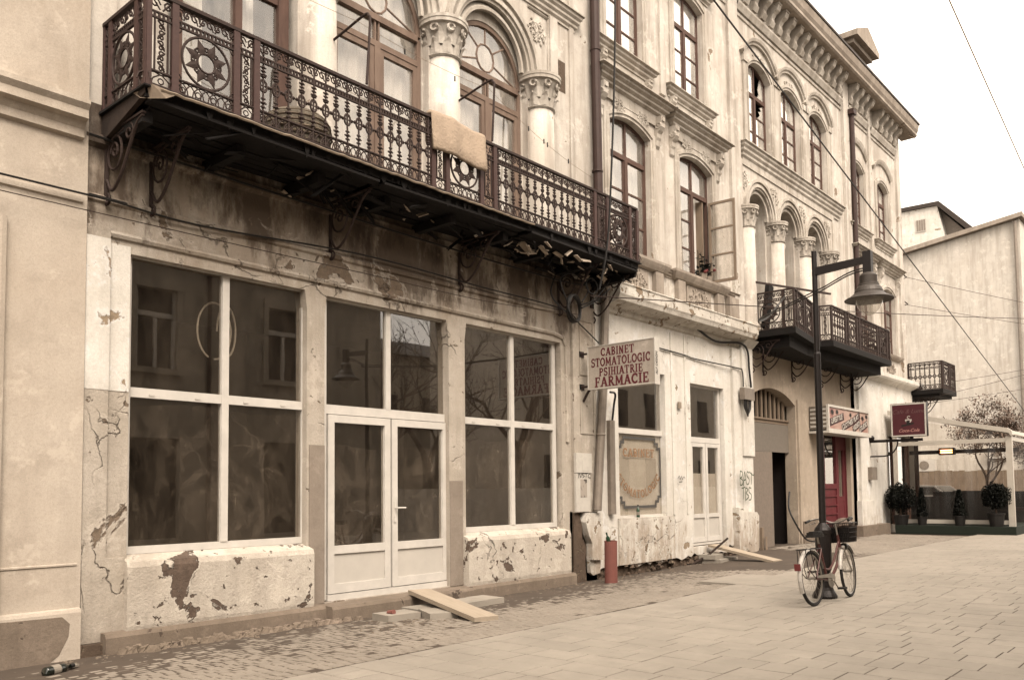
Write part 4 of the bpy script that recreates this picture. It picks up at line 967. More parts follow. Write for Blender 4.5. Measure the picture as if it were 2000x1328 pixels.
def railing(p0, p1, z, H, layout, parent, mat, pmat, first=True, last=True):
    """layout: list of ('star'|'strip'|'bars', width share)"""
    p0 = Vector((p0[0], p0[1], z)); p1 = Vector((p1[0], p1[1], z)); L = (p1-p0).length; d = (p1-p0)/L; rz = math.atan2(d.y, d.x)
    tot = sum(w for _, w in layout); x = 0; cuts = [0]
    for k, (typ, w_) in enumerate(layout):
        ww = w_/tot*L; c = p0+d*(x+ww/2); wk = round(ww, 3)
        if typ == 'star': inst('star_panel', cached(('star', wk, H, mat.name), lambda: star_mesh(ww, H, mat)), c, parent, (0, 0, rz))
        elif typ == 'strip': inst('scroll_strip', cached(('strip', wk, H, mat.name), lambda: strip_mesh(ww, H, mat)), c, parent, (0, 0, rz))
        else:
            mb = MB(); rails(mb, ww, H); bands(mb, ww, H); inst('rail_section', mb.mesh('rail_section', mat), c, parent, (0, 0, rz))
            n = max(1, round(ww/.16)); bm_ = cached(('bal', H, mat.name), lambda: baluster_mesh(H, mat))
            rr_ = random.Random(int(ww*1000))
            for i in range(n): inst('baluster', bm_, p0+d*(x+ww*(i+.5)/n)+Vector((rr_.uniform(-.006, .006), 0, 0)), parent, (rr_.uniform(-.02, .02), rr_.uniform(-.02, .02), rz))
        x += ww; cuts.append(x)
    pm = cached(('post', H, pmat.name), lambda: post_mesh(H, pmat))
    for k, cx in enumerate(cuts):
        if (k == 0 and not first) or (k == len(cuts)-1 and not last): continue
        inst('post', pm, p0+d*cx, parent, (0, 0, rz))
def bracket_mesh(mat, dep=.72, h=.64, dbl=False):
    mb = MB()   # in the YZ plane; wall at y=0, top at z=0
    t = lambda pts, r=.014: mb.tube([Vector((0, p[0], p[1])) for p in pts], r, 6)
    mb.box(-.02, .02, -.018, 0, -h, 0); mb.box(-.02, .02, -dep, 0, -.018, 0)
    main = fillet([(-.02, -h*.72, 0), (-dep*.18, -h*.92, 0), (-dep*.42, -h*.74, 0), (-dep*.62, -h*.42, 0), (-dep*.82, -h*.12, 0), (-dep*.98, -.03, 0)], 5)
    t([(p.x, p.y) for p in main], .016)
    t([(-dep*.24+.15*math.cos(a), -h*.36+.17*math.sin(a)) for a in [i*.42 for i in range(16)]], .013)
    t([(-dep*.24+lerp(.09, .02, i/14)*math.cos(i*.55), -h*.34+lerp(.10, .02, i/14)*math.sin(i*.55)) for i in range(15)], .013)
    t([(-dep*.62+lerp(.10, .02, i/14)*math.cos(2+i*.55), -h*.17+lerp(.08, .02, i/14)*math.sin(2+i*.55)) for i in range(15)], .012)
    t([(-.035-.055*math.sin(i*.5), -h*.93-.06+.055*math.cos(i*.5)) for i in range(9)], .013)
    t([(-.02, -h*.98), (-.03, -h*1.08)], .018)
    t([(-.02, -.06), (-dep*.22, -h*.12), (-dep*.5, -.05)], .012)
    return mb.mesh('bracket', mat)
# --- the long first balcony
ZB, HB, YB = 5.245, .90, -.92
XB0, XB1_ = 3.585, 12.03
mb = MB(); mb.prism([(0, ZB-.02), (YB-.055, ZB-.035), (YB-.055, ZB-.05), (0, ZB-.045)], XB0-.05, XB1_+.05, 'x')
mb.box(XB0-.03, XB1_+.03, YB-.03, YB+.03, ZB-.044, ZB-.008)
bal = mb.build('balcony', M['shade_black'], B); bal['label'] = 'long rusted cast-iron balcony with rotting floor over the shop windows'
mb = MB(); rr = random.Random(3)
path = []; n = 70
for i in range(n+1):
    x = lerp(XB0+.10, 9.2, i/n); path.append((Vector((x, YB-.055-.008*rr.random(), ZB-.055-.012*rr.random())), Vector((0, -1, .25)), Vector((0, 0, 1))))
mb.sweep([(0, 0), (.02, -.012), (.03, .0), (.012, .02), (0, .02)], path); mb.build('metal_lip', M['lip'], bal)
mb = MB(); mb.add([(3.55, -.72, ZB-.05), (3.60, -.99, ZB-.03), (3.86, -1.0, ZB-.045), (3.74, -.99, ZB-.12), (3.62, -.95, ZB-.15), (3.56, -.84, ZB-.13)], [(0, 1, 4, 5), (1, 2, 3, 4)]); mb.build('torn_flashing', M['lip'], bal)
SIDE = [('strip', .30), ('star', .62), ('strip', .22)]
railing((XB0, 0), (XB0, YB), ZB, HB, [('strip', .16), ('star', .55), ('strip', .2)], bal, M['iron'], M['ironred'])
railing((XB0, YB), (XB1_, YB), ZB, HB, [('strip', .265), ('star', .65), ('strip', .23), ('bars', 2.52), ('strip', .25), ('star', .64), ('strip', .27), ('bars', 2.35), ('strip', .34), ('star', .66), ('strip', .22)], bal, M['iron'], M['ironred'])
railing((XB1_, YB), (XB1_, 0), ZB, HB, [('strip', .2), ('star', .55), ('strip', .16)], bal, M['iron'], M['ironred'], False)
# underside: joists, boards, a deep fascia board and hanging scraps
for k in range(7):
    y0 = YB-.02+k*.132
    zj = ZB-.16-rr.uniform(0, .02)
    for (a, b) in ((XB0, 6.4), (6.42, 9.1), (9.12, XB1_)):
        if rr.random() < .12: continue
        mb = MB(); mb.box(a+rr.uniform(0, .1), b-rr.uniform(0, .06), y0, y0+.122, zj, zj+.03, Matrix.Translation(((a+b)/2, y0, zj)) @ Matrix.Rotation(rr.uniform(-.018, .018), 4, 'Y') @ Matrix.Rotation(rr.uniform(-.12, .12), 4, 'X') @ Matrix.Translation((-(a+b)/2, -y0, -zj))); mb.build('floor_plank', M['shade_black'], bal)
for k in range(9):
    x = lerp(XB0+.08, XB1_-.1, k/8); mb = MB(); mb.box(x-.05, x+.05, YB+rr.uniform(.12, .4), 0, ZB-.29-rr.uniform(0, .04), ZB-.20); mb.build('joist', M['shade_black'], bal)
mb = MB(); mb.box(XB0-.01, XB1_+.01, YB+.0, YB+.035, ZB-.13, ZB-.05); mb.build('fascia_board', M['shade_black'], bal)
mb = MB(); mb.prism([(0, ZB-.05), (YB, ZB-.05), (YB, ZB-.10), (-.1, ZB-.30), (0, ZB-.30)], XB0-.02, XB0+.03, 'x'); mb.build('end_board', M['rot'], bal)
mb = MB(); mb.prism([(0, ZB-.05), (YB, ZB-.05), (YB+.05, ZB-.26), (-.1, ZB-.34), (0, ZB-.36)], XB1_-.03, XB1_+.02, 'x'); mb.build('end_board', M['shade_black'], bal)
def scraps(xr, n, smin, smax, mat, name, seed):
    rr_ = random.Random(seed); mb = MB()
    for i in range(n):
        x = rr_.uniform(*xr); y = rr_.uniform(YB+.02, -.1); z = ZB-.19-rr_.uniform(0, .14); s = rr_.uniform(smin, smax); k = rr_.randrange(5, 9)
        T = Matrix.Translation((x, y, z)) @ Matrix.Rotation(rr_.uniform(-.9, .9), 4, 'X') @ Matrix.Rotation(rr_.uniform(-.9, .9), 4, 'Y')
        ring_ = [(s*(1.5 if mat is M['shade_black'] else .9)*rr_.uniform(.8, 1.1)*(1 if math.cos(2*math.pi*j/k) > 0 else -1), (.045 if mat is M['shade_black'] else s*.6)*rr_.uniform(.4, 1.1)*math.sin(2*math.pi*j/k+.3), rr_.uniform(-.006, .006)) for j in range(k)]
        mb.add(ring_+[(p[0], p[1], p[2]+.012) for p in ring_], [tuple(range(k)), tuple(range(2*k-1, k-1, -1))]+[(j, (j+1) % k, k+(j+1) % k, k+j) for j in range(k)], T)
    tag(mb.build(name, mat, bal), kind='stuff')
scraps((3.7, 12), 60, .05, .18, M['shade_black'], 'hanging_scraps', 1); scraps((5.0, 9.2), 14, .03, .12, M['flake'], 'loose_render', 2); scraps((9.2, 12.0), 34, .03, .15, M['flake'], 'loose_render', 6)
mb = MB(); 
for i in range(80):
    x = lerp(3.9, 12.05, i/79)+rr.uniform(-.03, .03); l = rr.uniform(.04, .16); y = YB-.03+rr.uniform(0, .06); wv = rr.uniform(.03, .07)
    mb.add([(x-wv, y, ZB-.05), (x+wv, y, ZB-.05), (x+wv*.5, y+.01, ZB-.05-l*.7), (x-wv*.3, y, ZB-.05-l), (x-wv*.9, y-.01, ZB-.05-l*.5)], [(0, 1, 2, 3, 4)])
tag(mb.build('ragged_edge', M['shade_black'], bal), kind='stuff')
bk = bracket_mesh(M['iron'], .80, .66)
for x in (3.62, 4.08, 6.37, 8.66, 11.02, 11.95): inst('bracket', bk, (x, 0, ZB-.22), bal)
# --- second balcony over the gateway
Z2, H2 = 5.0, .86
pl2 = [(18.22, 0), (18.22, -1.08), (20.02, -.78), (20.52, -.76), (20.62, -1.03), (25.2, -.98), (25.2, 0)]
mb = MB(); mb.prism([(18.18, 0), (18.18, -1.12), (20.02, -.83), (20.5, -.81), (20.58, -1.08), (25.24, -1.03), (25.24, 0)], Z2-.16, Z2-.02, 'z'); b2 = mb.build('balcony', M['shade_black'], B); b2['label'] = 'dark cast-iron balcony with a stepped front above the gateway'
mb = MB(); mb.prism([(18.3, 0), (18.35, -.9), (20.0, -.66), (25.0, -.80), (25.05, 0)], Z2-.42, Z2-.16, 'z'); mb.build('underside_timbers', M['shade_black'], b2)
lay2 = {0: [('strip', .2), ('star', .62), ('strip', .24)], 1: [('strip', .25), ('star', .65), ('strip', .2), ('star', .65)], 2: [('strip', .5)], 3: [('strip', .28)], 4: [('bars', 1.0), ('strip', .2), ('star', .65), ('strip', .2), ('bars', 1.5), ('strip', .2), ('star', .65), ('strip', .2)], 5: [('strip', .2), ('star', .6), ('strip', .2)]}
for i in range(6): railing(pl2[i], pl2[i+1], Z2, H2, lay2[i], b2, M['iron'], M['iron'], True, i == 5)
bk2 = bracket_mesh(M['iron'], .72, .62)
for x in (18.3, 18.95, 20.65, 22.5, 24.05, 24.9): inst('bracket', bk2, (x, .02, Z2-.24), b2)
# --- small corner balcony at the far end
Z3 = 4.66
mb = MB(); mb.box(30.46, 32.2, -1.08, .5, Z3-.16, Z3-.02); mb.box(30.55, 32.1, -.95, .5, Z3-.26, Z3-.16); b3 = mb.build('balcony', M['shade_black'], B); b3['label'] = 'small iron balcony at the far corner of the building'
railing((30.5, .0), (30.5, -1.05), Z3, .92, [('bars', 1)], b3, M['iron'], M['iron']); railing((30.5, -1.05), (32.15, -1.05), Z3, .92, [('strip', .2), ('star', .7), ('strip', .2), ('bars', .6)], b3, M['iron'], M['iron'], False)
for x in (30.75, 31.4): inst('bracket', bk2, (x, -.12, Z3-.2), b3)
# ------------------------------------------------------------------ across the street (seen only mirrored in the glass) and the far end
ob = empty('opposite_building', (0, -13.5, 0)); tag(ob, 'pale two-storey building across the street, seen mirrored in the shop windows', 'building')
Ry = Matrix.Translation((0, -13.5, 0)) @ Matrix.Scale(-1, 4, (0, 1, 0))
oh = []; OW = [(-14+4.05*k, -12.85+4.05*k) for k in range(8)]
for a, b in OW: oh += [rect(a, b, 4.85, 7.05), rect(a-.1, b+.15, .2, 2.95)]
M['opp'] = plaster('opposite_render', (.50, .44, .37), (.43, .375, .305), (.28, .22, .16), .74, 1, .76, .3, .3)
wall('wall', rect(-22, 18.8, -.1, 8.6), oh, 0, .25, M['opp'], ob, Ry)
for a, b in OW:
    mb = MB(); mb.box(a-.2, b+.2, -13.5, -13.36, 4.68, 4.84); mb.box(a-.16, a, -13.5, -13.44, 4.84, 7.2); mb.box(b, b+.16, -13.5, -13.44, 4.84, 7.2); mb.box(a-.16, b+.16, -13.5, -13.42, 7.05, 7.3); mb.build('window_surround', M['opp'], ob)
    mb = MB(); mb.box(a, a+.08, -13.62, -13.56, 4.85, 7.05); mb.box(b-.08, b, -13.62, -13.56, 4.85, 7.05); mb.box((a+b)/2-.05, (a+b)/2+.05, -13.62, -13.56, 4.85, 6.3); mb.box(a+.08, b-.08, -13.62, -13.55, 6.25, 6.38); mb.build('window', M['pvcpanel'], ob)
    mb = MB(); mb.box(a, b, -13.70, -13.69, 4.85, 7.05); mb.build('pane', M['roomdark'], ob); mb = MB(); mb.box(a-.1, b+.15, -13.72, -13.70, .2, 2.95); mb.build('shutter', M['roomdark'], ob)
mb = MB(); mb.prism([(-13.5, 8.55), (-13.0, 8.55), (-12.95, 8.8), (-19, 12), (-24, 8.6)], -22.2, 19.0, 'x'); mb.build('roof', M['roof'], ob)
mb = MB(); mb.box(18.7, 18.8, -22, -13.75, -.1, 8.6); mb.box(-22, 18.7, -22.1, -22, -.1, 8.6); mb.box(-22, -21.9, -22, -13.75, -.1, 8.6); mb.build('side_wall', M['opp'], ob)
mb = MB(); mb.tube([(12.4, -13.42, .1), (12.4, -13.42, 8.5)], .06, 8); mb.build('downpipe', M['pipebrown'], ob)

def house(name, label, x0, x1, y0, y1, h, mat, wins, roof='flat', side='x0', roofpts=None):
    e = empty(name, ((x0+x1)/2, (y0+y1)/2, 0)); tag(e, label, 'building')
    mb = MB(); mb.box(x0, x1, y0, y1, -.2, h); mb.build('wall', mat, e)
    return e
fh = house('distant_house', 'pale house beyond the trees, seen mirrored in the last shop window', 33, 58, -26, -19, 13, M['opp'], [])
for k in range(7):
    for z in (1.2, 5.2, 9.0):
        mb = MB(); mb.box(34.5+k*3.3, 35.9+k*3.3, -19.0, -18.96, z, z+2.1); mb.build('window', M['roomdark'], fh)
mb = MB(); mb.prism([(-26.4, 13), (-18.5, 13), (-22.5, 16)], 32.6, 58.4, 'x'); mb.build('roof', M['roof'], fh)
yh = house('backdrop_house', 'plain unseen house added as a backdrop to darken the reflection in the white double door', 12, 42, -40, -32, 10.2, M['opp'], [])  # unseen house added to fill the bright gap in the mirrored sky
for k in range(8):
    for z in (1.5, 5.6): mb = MB(); mb.box(13.5+k*3.5, 14.8+k*3.5, -32.0, -31.95, z, z+2.0); mb.build('window', M['roomdark'], yh)
mb = MB(); mb.prism([(-40.4, 10.2), (-31.5, 10.2), (-36, 12)], 11.6, 42.4, 'x'); mb.build('roof', M['roof'], yh)
gw = MB(); gw.box(19, 60, -14.1, -13.9, -.1, 1.5); tag(gw.build('garden_wall', M['gablewall']), 'low rendered garden wall in front of the mirrored trees', 'wall')

def leafmat(name, c1, c2):
    t = NT(name); r = t.noise(t.pos(), 2.2, 4); c = t.mix(t.step(r, .35, .65), c1, c2)
    return t.bsdf(c, .7, spec=.2)
M['leafbrown'] = leafmat('russet_leaves', (.25, .18, .14), (.14, .097, .076))
M['leafdark'] = leafmat('dark_evergreen', (.010, .012, .008), (.004, .005, .0035))
M['bark'] = wood('bark', (.14, .10, .075), (.08, .055, .042), (4, 4, 1), .9, .5)
def tree(name, label, loc, h, seed, leaves, spread=.55, lsz=.06, cat='tree', lm='leafbrown', depth=5, r0=None, group=None):
    rr = random.Random(seed); e = empty(name, loc); tag(e, label, cat, group)
    tr = MB(); lv = MB(); tips = []
    def grow(p, d, L, r, k):
        n = 4; pts = [p]; dd = d.copy()
        for i in range(n):
            dd = (dd+Vector((rr.uniform(-.2, .2), rr.uniform(-.2, .2), rr.uniform(-.05, .16)))).normalized(); pts.append(pts[-1]+dd*L/n)
        tr.tube(pts, [lerp(r, r*.6, i/n) for i in range(n+1)], 7 if k < 2 else 4, caps=False)
        tips.extend(pts[1:] if k >= depth-2 else [])
        if k < depth:
            for j in range(rr.choice([2, 3, 3]) if k else 4):
                a = rr.uniform(0, 6.28); q = dd.orthogonal().normalized(); q.rotate(Matrix.Rotation(a, 3, dd)); nd = (dd*rr.uniform(.5, .9)+q*rr.uniform(.5, 1)*spread*1.5+Vector((0, 0, .12))).normalized()
                grow(pts[rr.choice([2, 3, 4])] if j else pts[-1], nd, L*rr.uniform(.6, .82), r*.55, k+1)
    grow(Vector((0, 0, -.1)), Vector((rr.uniform(-.08, .08), rr.uniform(-.08, .08), 1)), h*.34, r0 or h*.022, 0)
    tr.build('trunk', M['bark'], e, smooth=True, local=True, fix=False)
    for i in range(leaves):
        c = rr.choice(tips)+Vector((rr.gauss(0, .14), rr.gauss(0, .14), rr.gauss(0, .12)))*h/6; s = lsz*rr.uniform(.6, 1.3)
        T = Matrix.Translation(c) @ Matrix.Rotation(rr.uniform(0, 6.28), 4, 'Z') @ Matrix.Rotation(rr.uniform(-1.2, 1.2), 4, 'X')
        lv.add([(-s*.5, 0, 0), (0, -s, .1*s), (s*.5, 0, 0), (0, s, .1*s)], [(0, 1, 2, 3)], T)
    if leaves: lv.build('crown', M[lm], e, local=True, fix=False)
    return e
tree('bare_tree', 'bare-branched tree mirrored in the last shop window', (24.5, -16.5, 0), 9.5, 3, 900, .5, .05)
tree('bare_tree', 'taller leafless tree mirrored behind the hanging sign', (30.5, -17.5, 0), 11, 8, 700, .55, .05)
tree('bare_tree', 'slim bare tree mirrored in the glass of the white double door', (20.8, -17, 0), 8.5, 14, 500, .5, .05)
tree('bare_tree', 'wide twiggy tree added to darken the sky mirrored in the double door', (23, -21, 0), 10, 23, 2500, .6, .06)  # unseen tree added to mottle the bright mirrored sky
tree('street_tree', 'small tree with sparse russet leaves behind the cafe terrace', (40, -.35, 0), 5.2, 5, 9000, .66, .055, depth=6, r0=.10)

# far gable building, its air conditioners, the house behind it
gb = empty('gable_building', (58, 7, 0)); tag(gb, 'large windowless pale gable wall beyond the cafe terrace', 'building')
gpf = [(.56, -.2), (.56, 16.72), (.3, 16.80), (.3, 16.95), (14, 15.0), (20, 14.2), (20, -.2)]
mb = MB(); mb.prism([(.56, -.2), (.56, 16.62), (20, 13.8), (20, -.2)], 55, 67, 'x'); mb.build('wall', M['gablewall'], gb)
mb = MB(); mb.prism([(.35, 16.66), (.35, 16.92), (20.2, 14.05), (20.2, 13.8)], 54.6, 67.4, 'x'); mb.build('eave', M['trimd'], gb)
mb = MB(); mb.tube([(54.85, .75, 0), (54.85, .75, 16.5)], .09, 8); mb.build('downpipe', M['zinc'], gb)
rh = empty('rear_house', (75, 12, 0)); tag(rh, 'cream house with one small window and a steep roof rising behind the gable wall', 'building')
mb = MB(); mb.prism([(18, 0), (18, 23.2), (8.46, 23.0), (7.9, 20.0), (7.9, 0)], 70, 82, 'x'); mb.build('wall', M['plB'], rh)
mb = MB(); mb.prism([(18.2, 23.2), (18.2, 23.5), (8.3, 23.3), (5.6, 20.3), (5.9, 20.1), (8.46, 23.0)], 69.8, 82, 'x'); mb.build('roof', M['roof'], rh)
mb = MB(); mb.prism([(8.46, 22.9), (7.9, 20), (6.0, 20)], 71, 82, 'x'); mb.build('side_slope', M['zinc'], rh)
mb = MB(); mb.box(69.94, 70, 9.28, 10.03, 21.2, 22.2); wn = mb.build('window', M['pvcpanel'], rh)
for k in range(4): mb = MB(); mb.box(69.92, 69.94, 9.33+k*.17, 9.46+k*.17, 21.27, 22.13); mb.build('pane', M['zinc'], wn)
def aircon(y, z, label):
    e = empty('air_conditioner', (54.75, y, z)); tag(e, label, 'air conditioner', 'air conditioners on the gable wall')
    mb = MB(); mb.box(54.6, 54.95, y-.5, y+.5, z-.35, z+.35); mb.build('casing', M['pvc'], e)
    mb = MB(); mb.lathe([(.02, 0), (.27, 0), (.27, .02), (.02, .02)], 20, (0, 0, 0), Matrix.Translation((54.6, y+.12, z)) @ Matrix.Rotation(R(-90), 4, 'Y')); mb.build('fan_grille', M['zinc'], e)
    mb = MB(); mb.box(54.6, 55, y-.45, y-.4, z-.42, z-.35); mb.box(54.6, 55, y+.4, y+.45, z-.42, z-.35); mb.build('bracket', M['zinc'], e)
aircon(5.9, 2.65, 'white air conditioner on the gable wall, seen left of the heater through the terrace sheet')
aircon(2.05, 3.3, 'white air conditioner higher on the gable wall near the terrace post')
# yard fence of vertical boards
fe = empty('yard_fence', (45, 2, 0)); tag(fe, 'grey board fence behind the parked cars', 'fence')
rr = random.Random(9)
for k in range(46):
    y = 8-k*.27; mb = MB(); mb.box(45, 45.03, y-.13, y+.13, 0, 2.12+rr.uniform(-.03, .05)); mb.build('board', M['frameg'], fe)
mb = MB(); mb.box(45.03, 45.1, -4.5, 8.1, 1.7, 1.8); mb.box(45.03, 45.1, -4.5, 8.1, .4, .5); mb.build('rail', M['frameg'], fe)
M['carpaint'] = simple('silver_car_paint', (.40, .38, .36), .25, .5, .05, 3, 0); M['carglass'] = simple('car_glass', (.03, .028, .026), .08, 0, .1, 2, 0, .6)
def car(loc, rz, label):
    e = empty('parked_car', loc, rz); tag(e, label, 'car', 'cars parked behind the terrace')
    pr = [(-2.0, .35), (-2.05, .75), (-1.9, .92), (-1.2, .98), (-.6, 1.42), (.75, 1.46), (1.45, 1.0), (2.0, .88), (2.08, .6), (2.05, .35)]
    mb = MB(); m = len(pr)
    for s in (-1, 1): pass
    sec = [(-.78, .92), (-.86, 1.0), (.86, 1.0), (.78, .92)]
    mb.prism(pr, -.80, .80, 'y'); mb.prism([(p[0]*.995, min(p[1], .95)) for p in pr], -.86, .86, 'y'); mb.build('body', M['carpaint'], e, local=True)
    for s in (-1, 1):
        mb = MB(); mb.prism([(-1.05, 1.0), (-.58, 1.36), (.70, 1.39), (1.25, 1.02)], s*.802, s*.815, 'y'); mb.build('side_window', M['carglass'], e, local=True)
        for x in (-1.25, 1.3):
            T = Matrix.Translation((x, s*.78, .32)) @ Matrix.Rotation(R(90), 4, 'X')
            mb = MB(); mb.lathe([(.18, -.10), (.31, -.10), (.32, 0), (.31, .10), (.18, .10)], 18, (0, 0, 0), T); wh = mb.build('wheel', M['black'], e, local=True)
            mb = MB(); mb.lathe([(.02, -.11), (.19, -.105), (.19, .105), (.02, .11)], 12, (0, 0, 0), T); mb.build('rim', M['zinc'], e, local=True)
    for x, (a, b) in ((-1, ((-1.17, 1.0), (-.62, 1.40))), (1, ((.80, 1.42), (1.40, 1.02)))):
        mb = MB(); mb.add([(a[0]+.02*x, -.68, a[1]+.01), (a[0]+.02*x, .68, a[1]+.01), (b[0]+.02*x, .68, b[1]+.01), (b[0]+.02*x, -.68, b[1]+.01)], [(0, 1, 2, 3)]); mb.build('windscreen', M['carglass'], e, local=True)
    for s in (-1, 1):
        mb = MB(); mb.box(2.0, 2.07, s*.62-.15, s*.62+.15, .66, .80); mb.build('headlight', M['pvc'], e, local=True)
car((42, 2.5, 0), R(80), 'silver car parked behind the cafe terrace nearest the building corner'); car((41, -3.2, 0), R(85), 'silver car parked behind the terrace post at the right edge')
# ------------------------------------------------------------------ lettering
def arc(cx, cy, rx, ry, a0, a1, n=14): return [(cx+rx*math.cos(R(lerp(a0, a1, i/n))), cy+ry*math.sin(R(lerp(a0, a1, i/n)))) for i in range(n+1)]
def _sf(x, y, w=.34): return ([(x-w/2, y), (x+w/2, y)], .10)
T_ = .20
GL = {
 'A': (.92, [([(.16, .03), (.46, .97)], .17), ([(.76, .03), (.46, .97)], .23), ([(.28, .34), (.66, .34)], .11), _sf(.14, .05), _sf(.78, .05)]),
 'B': (.84, [([(.24, 0), (.24, 1)], T_), (arc(.36, .74, .28, .21, -90, 90), .16), (arc(.36, .27, .34, .22, -90, 90), .17), ([(.1, .95), (.38, .95)], .10), ([(.1, .05), (.38, .05)], .10), ([(.24, .51), (.4, .51)], .1)]),
 'C': (.88, [(arc(.48, .5, .34, .42, 48, 312, 20), .2), ([(.72, .62), (.72, .95)], .12), ([(.72, .08), (.72, .3)], .1)]),
 'E': (.82, [([(.24, 0), (.24, 1)], T_), ([(.1, .94), (.70, .94)], .12), ([(.24, .51), (.58, .51)], .12), ([(.1, .06), (.74, .06)], .12), ([(.68, .7), (.68, 1)], .1), ([(.71, 0), (.71, .3)], .1), ([(.56, .40), (.56, .62)], .09)]),
 'F': (.78, [([(.24, 0), (.24, 1)], T_), ([(.1, .94), (.70, .94)], .12), ([(.24, .5), (.56, .5)], .12), ([(.68, .68), (.68, 1)], .1), ([(.56, .39), (.56, .61)], .09), _sf(.24, .05, .4)]),
 'G': (.92, [(arc(.48, .5, .34, .42, 48, 330, 20), .2), ([(.72, .62), (.72, .95)], .12), ([(.52, .42), (.86, .42)], .12), ([(.76, .05), (.76, .42)], .16)]),
 'H': (.92, [([(.22, 0), (.22, 1)], T_), ([(.70, 0), (.70, 1)], T_), ([(.22, .5), (.70, .5)], .12), _sf(.22, .05), _sf(.22, .95), _sf(.70, .05), _sf(.70, .95)]),
 'I': (.46, [([(.23, 0), (.23, 1)], T_), _sf(.23, .05, .4), _sf(.23, .95, .4)]),
 'L': (.78, [([(.24, 0), (.24, 1)], T_), ([(.1, .06), (.72, .06)], .12), ([(.69, 0), (.69, .34)], .1), _sf(.24, .95, .4)]),
 'M': (1.10, [([(.20, 0), (.20, 1)], .15), ([(.88, 0), (.88, 1)], T_), ([(.22, .97), (.54, .2)], .19), ([(.86, .97), (.54, .2)], .14), _sf(.20, .05, .32), _sf(.88, .05, .36)]),
 'N': (.94, [([(.22, 0), (.22, 1)], .16), ([(.72, 0), (.72, 1)], .16), ([(.22, .95), (.72, .05)], .2), _sf(.22, .05), _sf(.72, .95)]),
 'O': (.94, [(arc(.47, .5, .34, .42, 0, 360, 28), .2)]),
 'P': (.80, [([(.24, 0), (.24, 1)], T_), (arc(.36, .71, .30, .23, -90, 90), .17), ([(.1, .95), (.38, .95)], .10), ([(.24, .48), (.38, .48)], .10), _sf(.24, .05, .4)]),
 'R': (.90, [([(.24, 0), (.24, 1)], T_), (arc(.36, .73, .28, .21, -90, 90), .16), ([(.1, .95), (.38, .95)], .10), ([(.24, .51), (.38, .51)], .1), ([(.42, .5), (.74, .04)], .19), _sf(.24, .05, .36), _sf(.78, .05, .24)]),
 'S': (.78, [(arc(.40, .72, .24, .22, 30, 270, 14), .18), (arc(.38, .28, .26, .22, 90, -150, 14), .19), ([(.62, .70), (.62, .98)], .1), ([(.13, .02), (.13, .30)], .1)]),
 'T': (.86, [([(.43, 0), (.43, 1)], T_), ([(.08, .94), (.78, .94)], .12), ([(.10, .70), (.10, .98)], .1), ([(.76, .70), (.76, .98)], .1), _sf(.43, .05, .4)]),
 ' ': (.4, [])}
def lettering(txt, width, height, fr, name, mat, parent, bow=None):
    tot = sum(GL[c][0] for c in txt); sx = width/tot; mb = MB(); x = 0; k = 0
    for c in txt:
        for pts, wd in GL[c][1]:
            q = [((x+p[0])*sx-width/2, p[1]*height) for p in pts]; m = []
            for u, v in q:
                if bow: u, v = bow(u, v)
                m.append((u, v))
            mb.ribbon(m, wd*min(sx*1.05, height), fr, .0012, .0003*(k % 7)); k += 1
        x += GL[c][0]
    return mb.build(name, mat, parent, fix=False)
def plain_text(txt, size, M4, name, mat, parent, shear=0.0, bold=0.0):
    cu = bpy.data.curves.new(name, 'FONT'); cu.body = txt; cu.size = size; cu.align_x = 'CENTER'; cu.shear = shear; cu.offset = bold; cu.extrude = .001
    o = bpy.data.objects.new(name, cu); COL.objects.link(o); dg = bpy.context.evaluated_depsgraph_get(); dg.update()
    me = bpy.data.meshes.new_from_object(o.evaluated_get(dg)); bpy.data.objects.remove(o); me.transform(M4); me.materials.clear(); me.materials.append(mat)
    ob_ = bpy.data.objects.new(name, me); COL.objects.link(ob_); return adopt(ob_, parent)
def face_x(x, sgn=-1):   # frame on a plane facing -X: u runs towards -Y
    return lambda c: (lambda u, v, d: (x+sgn*d, c[0]-u, c[1]+v))
M['signred'] = simple('sign_red_paint', (.135, .018, .026), .6, 0, .3, 20, 0)
M['signface'] = plaster('sign_board', (.55, .49, .425), (.47, .41, .345), (.30, .23, .17), .78, 2, .72, .35, .15)
M['signwhite'] = simple('sign_edge', (.66, .62, .56), .6, 0, .2, 9, .05)
# hanging sign of the surgery
sg = empty('hanging_sign', (11.5, -.2, 3.1)); tag(sg, 'projecting white sign box with dark red hand-painted lettering CABINET STOMATOLOGIC PSIHIATRIE FARMACIE', 'sign')
SH = Matrix.Translation((11.5, -.25, 3.08)) @ Matrix.Rotation(R(-1.8), 4, 'X')
SX0, SX1 = 11.5, 11.63
mb = MB(); mb.box(SX0, SX1, -1.53, -.25, 3.09, 3.79); mb.build('sign_box', M['signface'], sg)
mb = MB(); mb.box(SX0-.006, SX1+.006, -1.545, -1.53, 3.06, 3.81); mb.box(SX0-.008, SX1+.004, -1.53, -.235, 3.79, 3.80); mb.box(SX0-.008, SX1+.004, -1.53, -.235, 3.075, 3.09); mb.box(SX0-.01, SX1, -.25, -.235, 3.09, 3.79); mb.build('edge_trim', M['signwhite'], sg)
F = lambda cy, cz: (lambda u, v, d: (SX0-.001-d, cy-u, cz+v))
lettering('CABINET', .66, .135, F(-.83, 3.615), 'lettering', M['signred'], sg); lettering('STOMATOLOGIC', 1.16, .145, F(-.885, 3.445), 'lettering', M['signred'], sg)
lettering('PSIHIATRIE', .86, .135, F(-.89, 3.285), 'lettering', M['signred'], sg); lettering('FARMACIE', 1.06, .165, F(-.90, 3.105), 'lettering', M['signred'], sg)
